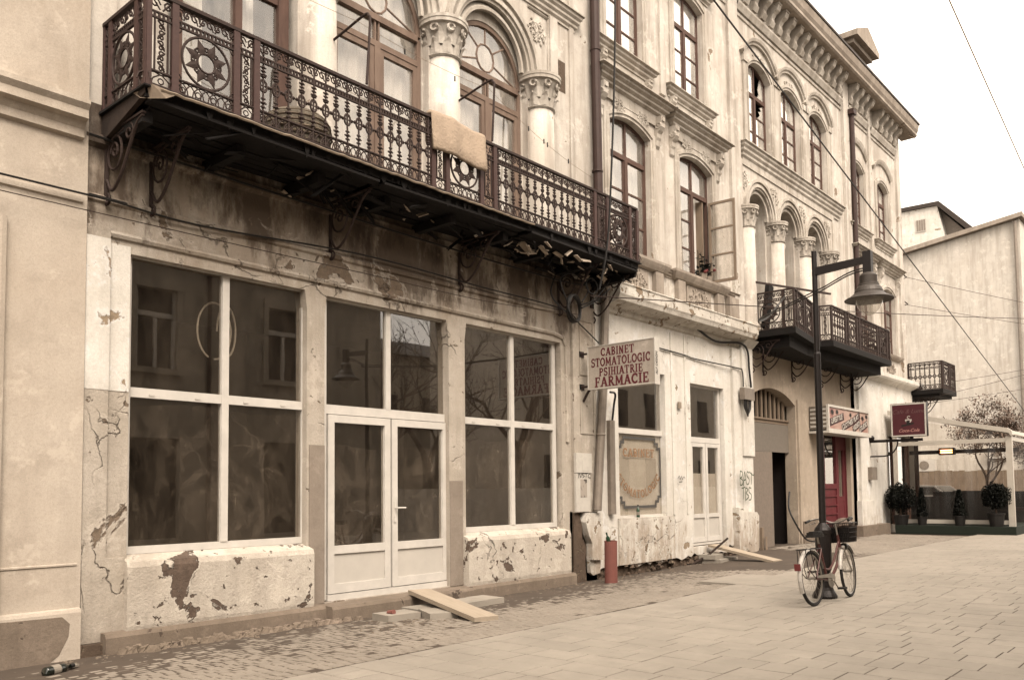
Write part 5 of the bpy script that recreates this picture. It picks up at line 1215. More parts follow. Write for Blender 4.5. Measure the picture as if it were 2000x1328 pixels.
plain_text('ALF DESIGN', .085, Matrix.Translation((11.57, -1.5475, 3.40)) @ Matrix.Rotation(R(90), 4, 'X') @ Matrix.Rotation(R(90), 4, 'Z') @ Matrix.Scale(.8, 4, (1, 0, 0)), 'lettering', M['black'], sg, .2)
mb = MB()
for z in (3.70, 3.14): mb = MB(); mb.tube([(11.56, -.25, z), (11.56, -.05, z)], .018, 6); mb.box(11.50, 11.62, -.075, -.06, z-.05, z+.05); mb.build('wall_bracket', M['iron'], sg)
mb = MB(); mb.tube([(11.6, -.24, 3.14), (11.6, -.16, 3.05), (11.6, -.06, 2.90)], .025, 6); mb.build('strut', M['iron'], sg)
# painted decoration on the pharmacy window, behind the glass
x0, x1, z0, z1, yb = PWIN; wd_ = x1-x0; hh = z1-z0; yy = yb-.0045
M['goldpaint'] = simple('faded_gold_paint', (.36, .20, .10), .7, 0, .4, 40, 0); M['greypaint'] = simple('slate_border_paint', (.09, .085, .08), .6, 0, .2, 20, 0)
Fw = lambda cx, cz: (lambda u, v, d: (cx+u, yy-d, cz+v))
lettering('CABINET', wd_*.70, .155, Fw((x0+x1)/2-.03, z0+hh*.72), 'window_lettering', M['goldpaint'], pw)
def bow(u, v):
    a = -u/.62*R(50); r = .86; c = (0, .86); rr_ = r-v+.075
    return (c[0]-rr_*math.sin(a), c[1]-rr_*math.cos(a))
lettering('STOMATOLOGIC', wd_*.86, .15, Fw((x0+x1)/2-.04, z0+hh*.26), 'window_lettering', M['goldpaint'], pw, bow)
mb = MB(); e = .05; S = .09
def stepc(sx, sz):
    cx_ = x1-.06 if sx > 0 else x0+.06; cz_ = z1-.07 if sz > 0 else z0+.15
    return [(cx_-sx*3*S, cz_), (cx_-sx*2*S, cz_), (cx_-sx*2*S, cz_-sz*S), (cx_-sx*S, cz_-sz*S), (cx_-sx*S, cz_-sz*2*S), (cx_, cz_-sz*2*S), (cx_, cz_-sz*3*S)]
loop = stepc(1, 1)+stepc(1, -1)[::-1]+stepc(-1, -1)+stepc(-1, 1)[::-1]+[stepc(1, 1)[0]]
for i in range(len(loop)-1):
    a, b = loop[i], loop[i+1]; mb.box(min(a[0], b[0])-e/2, max(a[0], b[0])+e/2, yy-.0012-.0001*(i % 5), yy-.0004-.0001*(i % 5), min(a[1], b[1])-e/2, max(a[1], b[1])+e/2)
mb.build('painted_border', M['greypaint'], pw)

# light box over the red shop
lb = empty('light_box', (23.2, -.25, 2.9)); tag(lb, 'shop light box with slanted dark banners reading LIFESTYLE CLOTHES over the red door', 'sign')
mb = MB(); mb.box(21.68, 24.80, -.44, .0, 2.90, 3.50); mb.build('box', M['zinc'], lb)
for k in range(5):
    mb = MB(); mb.box(21.665, 21.68, -.43, -.02, 2.95+k*.11, 3.0+k*.11); mb.build('louvre', M['signwhite'], lb)
mb = MB(); mb.box(21.66, 24.82, -.50, -.44, 2.86, 2.92); mb.box(21.66, 24.82, -.50, -.44, 3.48, 3.54); mb.box(21.66, 21.74, -.50, -.44, 2.92, 3.48); mb.box(24.74, 24.82, -.50, -.44, 2.92, 3.48); mb.build('rim', M['signwhite'], lb)
mb = MB(); mb.box(21.62, 24.86, -.52, .0, 2.80, 2.86); mb.build('drip_board', M['signwhite'], lb)
t = NT('printed_film'); p = t.pos(); g = t.step(t.noise(t.scl(p, (1.2, 1, 1.6)), 1.0, 3), .35, .6)
M['film'] = t.bsdf(t.mix(g, (.34, .15, .125), (.50, .36, .30)), .4)
mb = MB(); mb.box(21.74, 24.74, -.47, -.45, 2.92, 3.48); mb.build('printed_face', M['film'], lb)
M['bandark'] = simple('banner_dark', (.05, .016, .016), .5, 0, .2, 9, 0)
Ff = lambda u, v, d: (u, -.472-d, v)
for k, (cx, cz, l_, txt) in enumerate(((22.32, 3.18, 1.05, 'LIFESTYLE'), (23.10, 3.08, .85, 'CLOTHES'), (23.78, 3.28, .62, 'PLAY'), (23.80, 3.07, .60, 'VIDEO'), (24.36, 3.08, .66, 'STUDIO'))):
    mb = MB(); mb.ribbon([(cx-l_/2, cz-.11), (cx+l_/2, cz+.11)], .20, Ff, .001, .0005*k); bn = mb.build('banner', M['bandark'], lb, fix=False)
    plain_text(txt, .19, Matrix.Translation((cx, -.478-.0005*k, cz-.05)) @ Matrix.Rotation(R(90), 4, 'X') @ Matrix.Rotation(math.atan2(.22, l_), 4, 'Z'), 'lettering', M['signwhite'], lb, .15, .004)
mb = MB()
for cx, cz, s in ((22.0, 3.36, .09), (22.35, 3.38, .07), (23.35, 3.36, .06), (24.3, 3.32, .08), (24.62, 3.38, .07)):
    for k in range(9): a = k*.7; mb.ribbon([(cx, cz), (cx+s*math.cos(a), cz+s*.8*math.sin(a)), (cx+s*1.35*math.cos(a), cz+s*.6*math.sin(a)-.02)], .03, Ff, .001, .0003*k)
    mb.ribbon([(cx, cz), (cx+.01, cz-.13)], .016, Ff, .001)
mb.build('palm_print', M['black'], lb, fix=False)
# cafe sign on its bracket
cs = empty('cafe_sign', (26, -.4, 2.3)); tag(cs, 'square dark red cafe sign with white border and a coffee cup on a black bracket', 'sign')
CX = 26.0
mb = MB(); mb.box(CX, CX+.16, -1.70, -.72, 2.84, 3.82); mb.build('sign_box', M['blackmetal'], cs)
mb = MB(); mb.box(CX-.012, CX, -1.69, -.73, 2.85, 2.89); mb.box(CX-.012, CX, -1.69, -.73, 3.77, 3.81); mb.box(CX-.012, CX, -1.69, -1.65, 2.89, 3.77); mb.box(CX-.012, CX, -.77, -.73, 2.89, 3.77); mb.build('white_border', M['signwhite'], cs)
M['winered'] = simple('wine_red_face', (.085, .016, .022), .5, 0, .15, 6, 0); M['dullred'] = simple('dull_script', (.15, .075, .075), .5, 0, .1, 6, 0); M['script'] = simple('pale_script', (.5, .25, .22), .5, 0, .1, 6, 0)
mb = MB(); mb.box(CX-.006, CX, -1.65, -.77, 2.89, 3.77); mb.build('sign_face', M['winered'], cs)
RX = Matrix.Rotation(R(-90), 4, 'Z') @ Matrix.Rotation(R(90), 4, 'X')
plain_text('Cafe & Lume', .17, Matrix.Translation((CX-.008, -1.21, 3.52)) @ RX, 'lettering', M['dullred'], cs, .35)
plain_text('Coca-Cola', .13, Matrix.Translation((CX-.008, -1.21, 2.98)) @ RX, 'lettering', M['script'], cs, .4, .002)
mb = MB(); Fc = lambda u, v, d: (CX-.0065-d, -1.21-u, 3.35+v)
mb.ribbon(arc(0, -.02, .075, .075, 180, 360), .03, Fc, .001); mb.ribbon([(-.09, -.02), (.09, -.02)], .03, Fc, .001, .0003); mb.ribbon(arc(.01, .05, .04, .035, 20, 290), .016, Fc, .001); mb.build('cup_emblem', M['signwhite'], cs, fix=False)
mb = MB(); mb.ribbon([(-.2, -.19), (0, -.16), (.14, -.12)], .05, Fc, .001); mb.ribbon([(-.02, -.05), (0, -.14)], .09, Fc, .001, .0004); mb.build('saucer_print', M['black'], cs, fix=False)  # black shape printed under the cup
mb = MB(); mb.box(CX+.04, CX+.12, -1.55, -.08, 2.71, 2.79); mb.tube([(CX+.08, -.08, 2.30), (CX+.08, -.45, 2.30)]+[(CX+.08, -.45-.42*math.sin(t*.26), 2.72-.42*math.cos(t*.26)) for t in range(1, 7)], .022, 6); mb.box(CX+.05, CX+.11, -1.30, -1.22, 2.78, 2.86); mb.build('wall_bracket', M['blackmetal'], cs); mb = MB(); mb.lathe([(.01, -.09), (.07, -.07), (.09, 0), (.05, .06)], 8, (CX+.05, -.14, 2.86)); mb.build('spotlight', M['blackmetal'], cs)
# ------------------------------------------------------------------ street lamp
LX, LY = 10.75, -4.41
lp = empty('street_lamp', (LX, LY, 0)); tag(lp, 'dark steel street lamp with bell-shaped shade hanging from a short arm', 'street lamp')
mb = MB(); mb.lathe([(.15, 0), (.155, .03), (.14, .06), (.115, .10), (.10, .14), (.09, .20), (.08, .26), (.08, .34), (.095, .37), (.098, .80), (.106, .82), (.106, .86), (.09, .89), (.065, .92), (.045, .95)], 20, (LX, LY, 0)); mb.build('base_sleeve', M['blackmetal'], lp, smooth=False)
mb = MB(); mb.lathe([(.044, .9), (.043, 3.1), (.042, 3.12), (.034, 3.14), (.033, 4.46), (.0, 4.47)], 14, (LX, LY, 0)); mb.build('pole', M['blackmetal'], lp)
mb = MB(); mb.prism([(LY, 4.14), (LY, 4.24), (LY-.68, 4.27), (LY-.68, 4.19)], LX-.03, LX+.03, 'x'); mb.box(LX-.045, LX+.045, LY-.72, LY-.62, 4.05, 4.33); mb.build('arm', M['blackmetal'], lp)
HY = LY-.67
M['lampgrey'] = simple('grey_lamp_enamel', (.075, .062, .053), .5, .2, .25, 10, .05)
mb = MB(); mb.lathe([(.0, .36), (.06, .36), (.085, .34), (.105, .32), (.105, .235), (.115, .23), (.115, .215), (.125, .205), (.125, .19), (.15, .165), (.17, .12), (.17, .105), (.21, .07), (.285, .028), (.29, .02), (.285, .012), (.18, .05), (.0, .06)], 32, (LX, HY, 3.70)); mb.build('shade', M['lampgrey'], lp, smooth=False)
M['globe'] = glassm('lamp_globe_glass', (.93, .92, .9), 1.45, 1.3, .4, (.75, .71, .64))
mb = MB(); mb.lathe([(.165, .05), (.16, .02), (.155, -.03), (.12, -.10), (.05, -.165), (.0, -.18)], 24, (LX, HY, 3.70), cap=False); mb.build('globe', M['globe'], lp, smooth=True)
mb = MB()
for k in range(2):
    mb.tube(fillet([(LX, HY+.03, 4.13-.03*k), (LX+.01, HY+.25, 4.10-.03*k), (LX+.01, LY-.12, 3.98-.03*k), (LX+.02, LY+.05, 3.93-.035*k), (LX+1.2, LY+1.3, 3.95-.02*k), (LX+4.2, LY+2.5, 4.6-.02*k), (18.2, -.9, 5.72-.04*k)], 6), .009, 5)
mb.build('feed_cable', M['black'], lp)

# ------------------------------------------------------------------ bicycle (x forward, z up, built at the origin)
bk_ = empty('bicycle', (9.93, -4.60, 0), R(-1.5)); tag(bk_, 'old red city bicycle with front basket leaning against the street lamp', 'bicycle')
LEAN = Matrix.Rotation(R(-4.5), 4, 'X')
M['bikered'] = simple('bike_red', (.12, .045, .04), .4, .1, .35, 14, .05); M['chrome'] = simple('dull_chrome', (.52, .48, .43), .3, .8, .25, 14, .05); M['fender'] = simple('fender_white', (.62, .58, .53), .4, .2, .25, 10, .05); M['reflector'] = simple('red_reflector', (.16, .028, .028), .4); M['tyre'] = simple('tyre_rubber', (.016, .013, .012), .8, 0, .3, 30, .2)
WB, WR = 1.12, .325
def bp(mb, name, mat, parent=bk_, smooth=False):
    mb.v = [tuple(LEAN @ Vector(p)) for p in mb.v]; o = mb.build(name, mat, parent, smooth, local=(parent is bk_)); return o
def circ(cx, cz, r, n=40, a0=0, a1=360): return [(cx+r*math.cos(R(lerp(a0, a1, k/n))), 0, cz+r*math.sin(R(lerp(a0, a1, k/n)))) for k in range(n+(0 if a1-a0 == 360 else 1))]
for cx, st in ((0, 0.0), (WB, R(6))):
    S = Matrix.Translation((cx, 0, WR)) @ Matrix.Rotation(st, 4, 'Z')
    mb = MB(); mb.tube(circ(0, 0, WR-.019, 44), .019, 7, True, S); wh = bp(mb, 'wheel', M['tyre'])
    mb = MB(); mb.tube(circ(0, 0, WR-.045, 40), .011, 5, True, S); o = bp(mb, 'rim', M['chrome'], wh)
    mb = MB(); mb.tube([(0, -.05, 0), (0, .05, 0)], .016, 8, M=S)
    for k in range(28):
        a = 2*math.pi*k/28; mb.tube([(.016*math.cos(a+.5), (.03 if k % 2 else -.03), .016*math.sin(a+.5)), ((WR-.05)*math.cos(a), 0, (WR-.05)*math.sin(a))], .0016, 3, M=S)
    bp(mb, 'spokes', M['chrome'], wh)
    mb = MB(); path = []
    for k in range(17):
        a = R(lerp(15, 205, k/16) if cx == 0 else lerp(35, 172, k/16)); d = Vector((math.cos(a), 0, math.sin(a))); path.append((S @ (d*(WR+.022)), (S.to_3x3() @ d), S.to_3x3() @ Vector((0, 1, 0))))
    mb.sweep([(-.012, -.028), (.004, -.02), (.010, 0), (.004, .02), (-.012, .028), (0, .018), (.006, 0), (0, -.018)], path); bp(mb, 'mudguard', M['fender'])
BB = (.44, 0, .27); ST = (.30, 0, .72); HT = (.90, 0, .80); HB_ = (.945, 0, .62)
mb = MB(); t = mb.tube
t([BB, ST], .017, 8); t([HT, HB_], .019, 8); t(fillet([HB_, (.80, 0, .44), (.60, 0, .31), BB], 4), .019, 8); t(fillet([(.92, 0, .72), (.74, 0, .52), (.56, 0, .40), (.40, 0, .41)], 4), .014, 8)
for s in (-1, 1): t([(BB[0], s*.03, BB[2]), (0, s*.055, WR)], .010, 6); t([(.315, s*.02, .66), (0, s*.055, WR)], .009, 6)
bp(mb, 'frame', M['bikered'])
mb = MB()
for s in (-1, 1): mb.tube(fillet([(.945, s*.045, .63), (1.0, s*.05, .52), (1.06, s*.052, .42), (WB, s*.055, WR)], 4), .010, 6)
mb.box(.92, .97, -.05, .05, .61, .64); bp(mb, 'fork', M['chrome'])
mb = MB(); mb.tube([(.90, 0, .78), (.878, 0, .94)], .013, 8); mb.tube(fillet([(.62, .27, .98), (.74, .27, 1.0), (.86, .20, 1.01), (.885, .06, .96), (.885, -.06, .96), (.86, -.20, 1.01), (.74, -.27, 1.0), (.62, -.27, .98)], 5), .011, 7); bp(mb, 'handlebar', M['chrome'])
for s in (-1, 1):
    mb = MB(); mb.tube([(.61, s*.27, .978), (.73, s*.27, .998)], .017, 8); bp(mb, 'grip', M['black'])
    mb = MB(); mb.tube([(.80, s*.235, .99), (.78, s*.22, .965), (.68, s*.25, .95)], .006, 5); bp(mb, 'brake_lever', M['chrome'])
mb = MB(); mb.tube([ST, (.285, 0, .80)], .013, 8); bp(mb, 'seat_post', M['chrome'])
mb = MB(); pts = [(.16, .0), (.17, .10), (.24, .105), (.32, .06), (.40, .025), (.44, .012)]; prof = pts+[(p[0], -p[1]) for p in reversed(pts)]
mb.prism(prof, .80, .835, 'z'); mb.prism([(p[0]*.96+.012, p[1]*.86) for p in prof], .835, .86, 'z'); mb.prism([(p[0]*.9+.03, p[1]*.6) for p in prof], .86, .872, 'z'); bp(mb, 'saddle', M['black'])
mb = MB()
for s in (-1, 1): mb.tube([(.22, s*.065, .665), (-.20, s*.065, .675), (-.24, s*.04, .675)], .006, 5); mb.tube([(-.12, s*.07, .67), (0, s*.06, WR)], .005, 5); mb.tube([(-.22, s*.05, .675), (-.21, s*.06, .45), (-.02, s*.06, WR)], .005, 5)
for k in range(5): mb.tube([(lerp(-.22, .18, k/4), -.065, .672), (lerp(-.22, .18, k/4), .065, .672)], .005, 5)
mb.tube([(-.10, 0, .674), (.20, 0, .674)], .005, 5); bp(mb, 'rack', M['blackmetal'])
mb = MB(); mb.box(-.375, -.355, -.035, .035, .44, .52); bp(mb, 'reflector', M['reflector'])
mb = MB(); mb.tube([(.44, -.075, .27), (.44, .075, .27)], .014, 8); mb.lathe([(.02, -.004), (.09, -.004), (.09, .004), (.02, .004)], 20, (0, 0, 0), Matrix.Translation((.44, -.05, .27)) @ Matrix.Rotation(R(90), 4, 'X')); mb.tube([(.44, -.075, .27), (.56, -.08, .16)], .009, 6); mb.tube([(.44, .075, .27), (.32, .08, .38)], .009, 6); bp(mb, 'crank', M['chrome'])
for (px, pz, s) in ((.56, .16, -1), (.32, .38, 1)): mb = MB(); mb.box(px-.045, px+.045, s*.085, s*.17, pz-.012, pz+.012); bp(mb, 'pedal', M['black'])
mb = MB(); mb.prism([(.54, .29), (.52, .33), (.42, .35), (.04, .355), (.02, .33), (.40, .30), (.52, .25)], -.066, -.060, 'y'); bp(mb, 'chain_guard', M['chrome'])
# wire basket
mb = MB(); bx0, bx1 = .97, 1.20
for z, e in ((.70, 0), (.76, .006), (.82, .012), (.88, .018), (.94, .024)):
    mb.tube([(bx0-e, -.12-e, z), (bx1+e, -.12-e, z), (bx1+e, .12+e, z), (bx0-e, .12+e, z)], .005, 4, True)
for k in range(12):
    f = k/11
    for s in (-1, 1): mb.tube([(lerp(bx0, bx1, f), s*.12, .70), (lerp(bx0-.024, bx1+.024, f), s*.144, .94)], .0035, 4)
    mb.tube([(bx0, lerp(-.12, .12, f), .70), (bx0-.024, lerp(-.144, .144, f), .94)], .0035, 4); mb.tube([(bx1, lerp(-.12, .12, f), .70), (bx1+.024, lerp(-.144, .144, f), .94)], .0035, 4); mb.tube([(bx0, lerp(-.12, .12, f), .70), (bx1, lerp(-.12, .12, f), .70)], .0035, 4)
bsk = bp(mb, 'basket', M['blackmetal'])
mb = MB(); mb.box(.975, 1.195, -.117, .117, .705, .88); bp(mb, 'basket_lining', M['black'], bsk)
mb = MB(); mb.lathe([(.0, -.05), (.04, -.045), (.05, 0), (.045, .05), (0, .055)], 10, (0, 0, 0), Matrix.Translation((1.06, .0, .64)) @ Matrix.Rotation(R(90), 4, 'Y')); bp(mb, 'headlight', M['blackmetal'])
mb = MB(); mb.tube([(.40, .04, .26), (.30, .10, .01)], .009, 6); bp(mb, 'kickstand', M['chrome'])
mb = MB(); bgp = [(0, .93), (.10, .98), (.13, 1.03), (.08, 1.08), (0, 1.09)]
mb.lathe([(.10, .90), (.13, .95), (.11, 1.0), (.06, 1.04), (.0, 1.05)], 10, (1.08, -.02, -.04), None); mb.v = [(x+.02*math.sin(z*40+y*30), y+.015*math.cos(x*50), z) for x, y, z in mb.v]
bag = bp(mb, 'plastic_bag', simple('grey_plastic_bag', (.20, .15, .12), .45, 0, .4, 12, .2)); 

# ------------------------------------------------------------------ pipes and wires on the facade
mb = MB(); mb.tube([(12.03, -.13, 13.4), (12.03, -.13, 9), (12.05, -.13, 6.6), (12.08, -.13, 4.95)], .085, 12)
for z in (7.0, 9.2, 11.4): mb.lathe([(.088, -.02), (.10, -.015), (.10, .015), (.088, .02)], 12, (12.035, -.13, z))
tag(mb.build('downpipe', M['pipebrown'], None, smooth=False), 'dark brown downpipe running down from the eaves behind the long balcony', 'downpipe')
mb = MB(); mb.tube([(12.22, -.13, 4.93), (12.10, -.13, 3.2), (11.95, -.14, 2.0), (11.83, -.15, 1.05)], .075, 12)
for t_ in (.26, .62): mb.lathe([(.079, -.02), (.088, 0), (.079, .02)], 12, (12.15 if t_ < .5 else 11.99, -.135, 3.9 if t_ < .5 else 2.35))
mb.lathe([(.076, 0), (.11, .06), (.13, .14), (.0, .14)], 10, (12.23, -.13, 4.86))
tag(mb.build('downpipe', M['zinc']), 'grey zinc downpipe leaning beside the hanging sign', 'downpipe')
mb = MB(); mb.tube([(25.22, -.16, 4.98), (25.22, -.16, 12.5)], .075, 10); mb.box(25.09, 25.35, -.27, -.05, 12.45, 12.6); tag(mb.build('downpipe', M['pipebrown']), 'dark downpipe on the far pilaster above the second balcony', 'downpipe')
mb = MB(); mb.prism([(12.32, -.10), (12.36, -.14), (12.42, -.14), (12.46, -.10), (12.46, -.03), (12.32, -.03)], .97, 2.62, 'z'); tag(mb.build('cable_channel', M['zinc']), 'short grey metal cable channel beside the pharmacy window', 'cable channel')
def cable(name, pts, r, label, mat='black', smooth=6, cat='cable', group=None):
    mb = MB(); mb.tube(fillet(pts, smooth) if smooth else pts, r, 5); return tag(mb.build(name, M[mat]), label, cat, group)
cable('cable', [(12.40, -.10, 2.6), (12.42, -.13, 2.9), (12.36, -.20, 3.08), (12.2, -.2, 3.1)], .02, 'thick black cable dropping from the sign into the metal channel')
cable('cable', [(12.25, -.12, 4.82), (12.95, -.11, 4.73), (13.5, -.12, 4.74), (13.95, -.10, 4.70), (14.55, -.13, 4.73), (15.5, -.12, 4.69), (16.06, -.10, 4.58), (16.55, -.10, 4.54), (17.4, -.16, 4.62), (17.68, -.20, 4.48), (17.74, -.20, 4.1), (17.82, -.20, 3.66)], .024, 'bundle of black cables sagging under the shop cornice to the junction box')
cable('cable', [(13.9, -.06, 4.13), (15.07, -.06, 4.10), (15.58, -.06, 4.07), (17.3, -.12, 4.06), (17.46, -.17, 4.0), (17.5, -.17, 3.65)], .014, 'thin dark cable clipped across the white wall above the surgery door')
cable('cable', [(-10, -.14, 4.28), (2.65, -.14, 4.31), (3.43, -.10, 4.34), (4.6, -.06, 4.31), (6.8, -.06, 4.45), (9.0, -.06, 4.43), (11.0, -.08, 4.40), (11.5, -.1, 4.2), (12.0, -.12, 3.95)], .011, 'dark cable running along the string course under the long balcony')
cable('cable', [(-10, -.16, 4.12), (2.65, -.16, 4.15), (6.8, -.10, 4.20), (9.2, -.1, 4.22), (11.2, -.3, 4.3)], .005, 'thin wire stretched just above the shop window heads', 'iron')
cable('cable', [(3.4, -.12, 4.93), (5.8, -.09, 4.90), (8.0, -.10, 4.86), (10.9, -.10, 4.86), (11.6, -.12, 4.90)], .014, 'black cable running close under the balcony joists')
# coil of spare cable under the balcony corner
cl = empty('cable_coil', (11.0, -.52, 4.3)); tag(cl, 'coil of black cable hanging under the right end of the long balcony', 'cable coil')
rr = random.Random(6); mb = MB()
for k in range(7):
    o = Vector((10.80+rr.uniform(-.01, .01), -.50+rr.uniform(-.03, .03), 4.31+rr.uniform(-.012, .012))); a = rr.uniform(0, 3)
    mb.tube([o+Vector((.215*math.cos(2*math.pi*i/26), .05*math.sin(2*math.pi*i/26+a), .215*math.sin(2*math.pi*i/26))) for i in range(26)], .014, 5, True)
mb.build('loops', M['black'], cl)
mb = MB()
for k, (a, b, c) in enumerate((((10.6, -.5, 4.4), (10.5, -.45, 4.75), (10.95, -.4, 4.95)), ((10.98, -.5, 4.4), (11.35, -.5, 4.55), (11.85, -.5, 4.98)), ((11.0, -.5, 4.45), (11.25, -.45, 4.72), (11.0, -.4, 4.92)), ((11.0, -.5, 4.35), (11.6, -.4, 4.6), (12.1, -.3, 4.9)), ((10.62, -.5, 4.2), (10.45, -.3, 4.5), (10.7, -.2, 4.9)))): mb.tube(fillet([a, b, c], 8), .013, 5)
mb.tube([(11.28+.16*math.cos(i*.45), -.5, 4.76+.13*math.sin(i*.45)) for i in range(14)], .013, 5, True); mb.build('loose_ends', M['black'], cl)
# junction box
jb = empty('junction_box', (17.6, -.2, 3.4)); tag(jb, 'grey junction box with looped black cables beside the gateway', 'junction box')
mb = MB(); mb.box(17.36, 17.86, -.26, -.14, 3.36, 3.62); mb.build('casing', M['zinc'], jb)
for k in range(4): mb = MB(); mb.tube(fillet([(17.42+.04*k, -.22, 3.37), (17.42+.05*k, -.22, 3.18-.04*k), (17.58, -.22, 3.06-.02*k), (17.72-.03*k, -.22, 3.17), (17.74-.03*k, -.22, 3.37)], 5), .014, 5); mb.build('cable_loop', M['black'], jb)
# overhead wires
def wire(a, b, s, r, label, mat='black'):
    mb = MB(); mb.tube(sag(a, b, s), r, 5); return tag(mb.build('overhead_wire', M[mat]), label, 'wire')
def ext(P, Q, k0, k1):
    P = Vector(P); Q = Vector(Q); d = Q-P; return P-d*k0, Q+d*k1
a, b = ext((10.9, -3.0, 8.48), (44.5, -1.0, 4.84), .75, .3); wire(a, b, 0, .014, 'thick black overhead cable crossing diagonally in front of the facade')
a, b = ext((12.9, -5.64, 8.3), (18.3, -5.6, 7.43), 2.5, 1.2); wire(a, b, 0, .010, 'brown wire slanting across the sky at the upper right', 'gold')
wire((29.6, -.55, 13.1), (24, -5.1, 8.9), 0.1, .006, 'faint thin wire running from the eaves across the sky', 'gold')
wire((11.1, -.6, 4.55), (46, -4.2, 8.8), .12, .010, 'thin wire running level past the lamp head to the right edge', 'iron')
for (p, q, l) in (((30.5, -.55, 4.17), (46, -3.8, 6.3), 'lowest wire rising to the right above the terrace'), ((30.5, -1.02, 4.42), (46, -3.4, 7.2), 'second wire rising to the right from the small balcony'), ((30.5, -1.03, 4.81), (46, -3.4, 7.2), 'wire from the small balcony rail rising to the right'), ((30.4, -.1, 8.53), (46, -4.6, 8.67), 'wire from the upper corner hook to the right edge'), ((30.4, 0, 7.61), (46, -4.6, 7.93), 'wire from the lower corner hook to the right edge')):
    wire(p, q, .05, .008, l, 'iron')
for z in (8.53, 7.61): mb = MB(); mb.tube([(30.15, .02, z-.1), (30.4, -.1, z), (30.15, .02, z+.12)], .025, 5); mb.build('wire_hook', M['iron'], B)
a_ = [(11.35, -1.05, 13.0), (11.30, -1.04, 9.0), (11.10, -1.03, 6.2), (10.97, -1.02, 5.2), (10.85, -.95, 4.55)]
cable('cable', a_, .017, 'black cable hanging straight down in front of the long balcony')
# clothes-drying arms above the balcony and pegs
for k, (x, lab) in enumerate(((6.22, 'bent iron clothes-line arm beside the left arched door'), (8.42, 'bent iron clothes-line arm beside the right arched door'))):
    mb = MB(); mb.tube(fillet([(x, -.02, 6.93), (x+.03, -.4, 7.02), (x+.05, -.80, 7.10), (x+.05, -.88, 7.06), (x+.05, -.90, 6.95), (x+.0, -.90, 6.2)], 5), .016, 7); tag(mb.build('drying_rail', M['iron']), lab, 'drying rail')
mb = MB(); mb.tube(sag((3.7, -.75, 6.95), (6.27, -.7, 7.05), .03), .003, 4); mb.tube(sag((6.27, -.7, 7.05), (8.47, -.7, 7.05), .05), .003, 4); mb.tube(sag((8.47, -.75, 7.05), (11.4, -.5, 6.6), .1), .003, 4)
cl2 = tag(mb.build('clothes_line', M['gold']), 'thin clothes line strung along the long balcony with a few pegs', 'clothes line')
for (x, y, z) in ((4.95, -.73, 6.93), (5.03, -.73, 6.93), (7.0, -.7, 7.0), (7.9, -.7, 6.98), (9.5, -.66, 6.82), (9.9, -.63, 6.76), (10.0, -.62, 6.74), (10.6, -.57, 6.67)):
    mb = MB(); mb.box(x-.008, x+.008, y-.006, y+.006, z-.06, z+.012); mb.build('peg', M['frameg'] if x < 7 else M['black'], cl2)
# ------------------------------------------------------------------ rug over the rail, things on the balcony
t = NT('wool_rug'); p = t.pos(); n1 = t.noise(p, 30, 4); M['rug'] = t.bsdf(t.mix(t.step(t.noise(p, 2.5, 4), .4, .65), (.47, .37, .28), (.36, .28, .21)), .95, nrm=t.bump(n1, .8, .02))
mb = MB(); prof = []
zr = ZB+HB
for k in range(9): a = R(lerp(0, 180, k/8)); prof.append((YB+.07*math.cos(a), zr+.02+.075*math.sin(a)))
outer = [(YB+.07, zr-.30)]+prof+[(YB-.075, zr-.12), (YB-.092, zr-.28), (YB-.098, zr-.40), (YB-.085, zr-.43), (YB-.06, zr-.43), (YB-.045, zr-.38), (YB-.045, zr-.1), (YB-.04, zr+.03), (YB, zr+.045), (YB+.035, zr+.02), (YB+.035, zr-.30)]
path = []; rr = random.Random(12); m = 22
for i in range(m+1):
    x = lerp(7.22, 8.17, i/m); path.append((Vector((x, .014*math.sin(x*9)+.008*math.sin(x*23), .012*math.sin(x*6)-.03*(i/m))), Vector((0, 1, 0)), Vector((0, 0, 1))))
mb.sweep(outer, path); tag(mb.build('rug', M['rug'], None, smooth=True), 'thick beige rug folded over the balcony rail', 'rug')
bs = empty('wicker_basket', (5.55, -.45, ZB)); tag(bs, 'round grey wicker basket standing on the balcony floor behind the rail', 'basket')
mb = MB(); mb.lathe([(.26, 0), (.36, .12), (.40, .28), (.38, .40), (.30, .48), (.18, .50), (.0, .505)], 26, (5.55, -.45, ZB-.02))
mb.build('body', simple('wicker', (.34, .29, .225), .9, 0, .5, 40, .8), bs)
for k in range(7): mb = MB(); r = [.30, .35, .385, .405, .40, .39, .35][k]; mb.tube([(5.55+r*math.cos(a*.3), -.45+r*math.sin(a*.3), ZB+.03+k*.063) for a in range(21)], .012, 4, True); mb.build('hoop', M['frameg'], bs)
# flowers in the open window
fl = empty('window_plant', (16.15, .12, 5.8)); tag(fl, 'straggly potted plant with red blooms in the open window', 'plant')
rr = random.Random(31); mb = MB()
for k in range(16):
    p = Vector((16.2+rr.uniform(-.2, .2), .05, 5.86)); q = p+Vector((rr.uniform(-.15, .15), rr.uniform(-.1, .08), rr.uniform(.15, .6))); mb.tube([p, p.lerp(q, .5)+Vector((rr.uniform(-.04, .04), 0, 0)), q], .006, 4)
    for j in range(10):
        c = p.lerp(q, rr.random()); s = rr.uniform(.02, .045); T = Matrix.Translation(c+Vector((rr.gauss(0, .03), rr.gauss(0, .03), rr.gauss(0, .03)))) @ Matrix.Rotation(rr.uniform(0, 6), 4, 'Z') @ Matrix.Rotation(rr.uniform(-1, 1), 4, 'X')
        mb.add([(-s, 0, 0), (0, -s, 0), (s, 0, 0), (0, s, 0)], [(0, 1, 2, 3)], T)
mb.build('foliage', M['leafdark'], fl, fix=False)
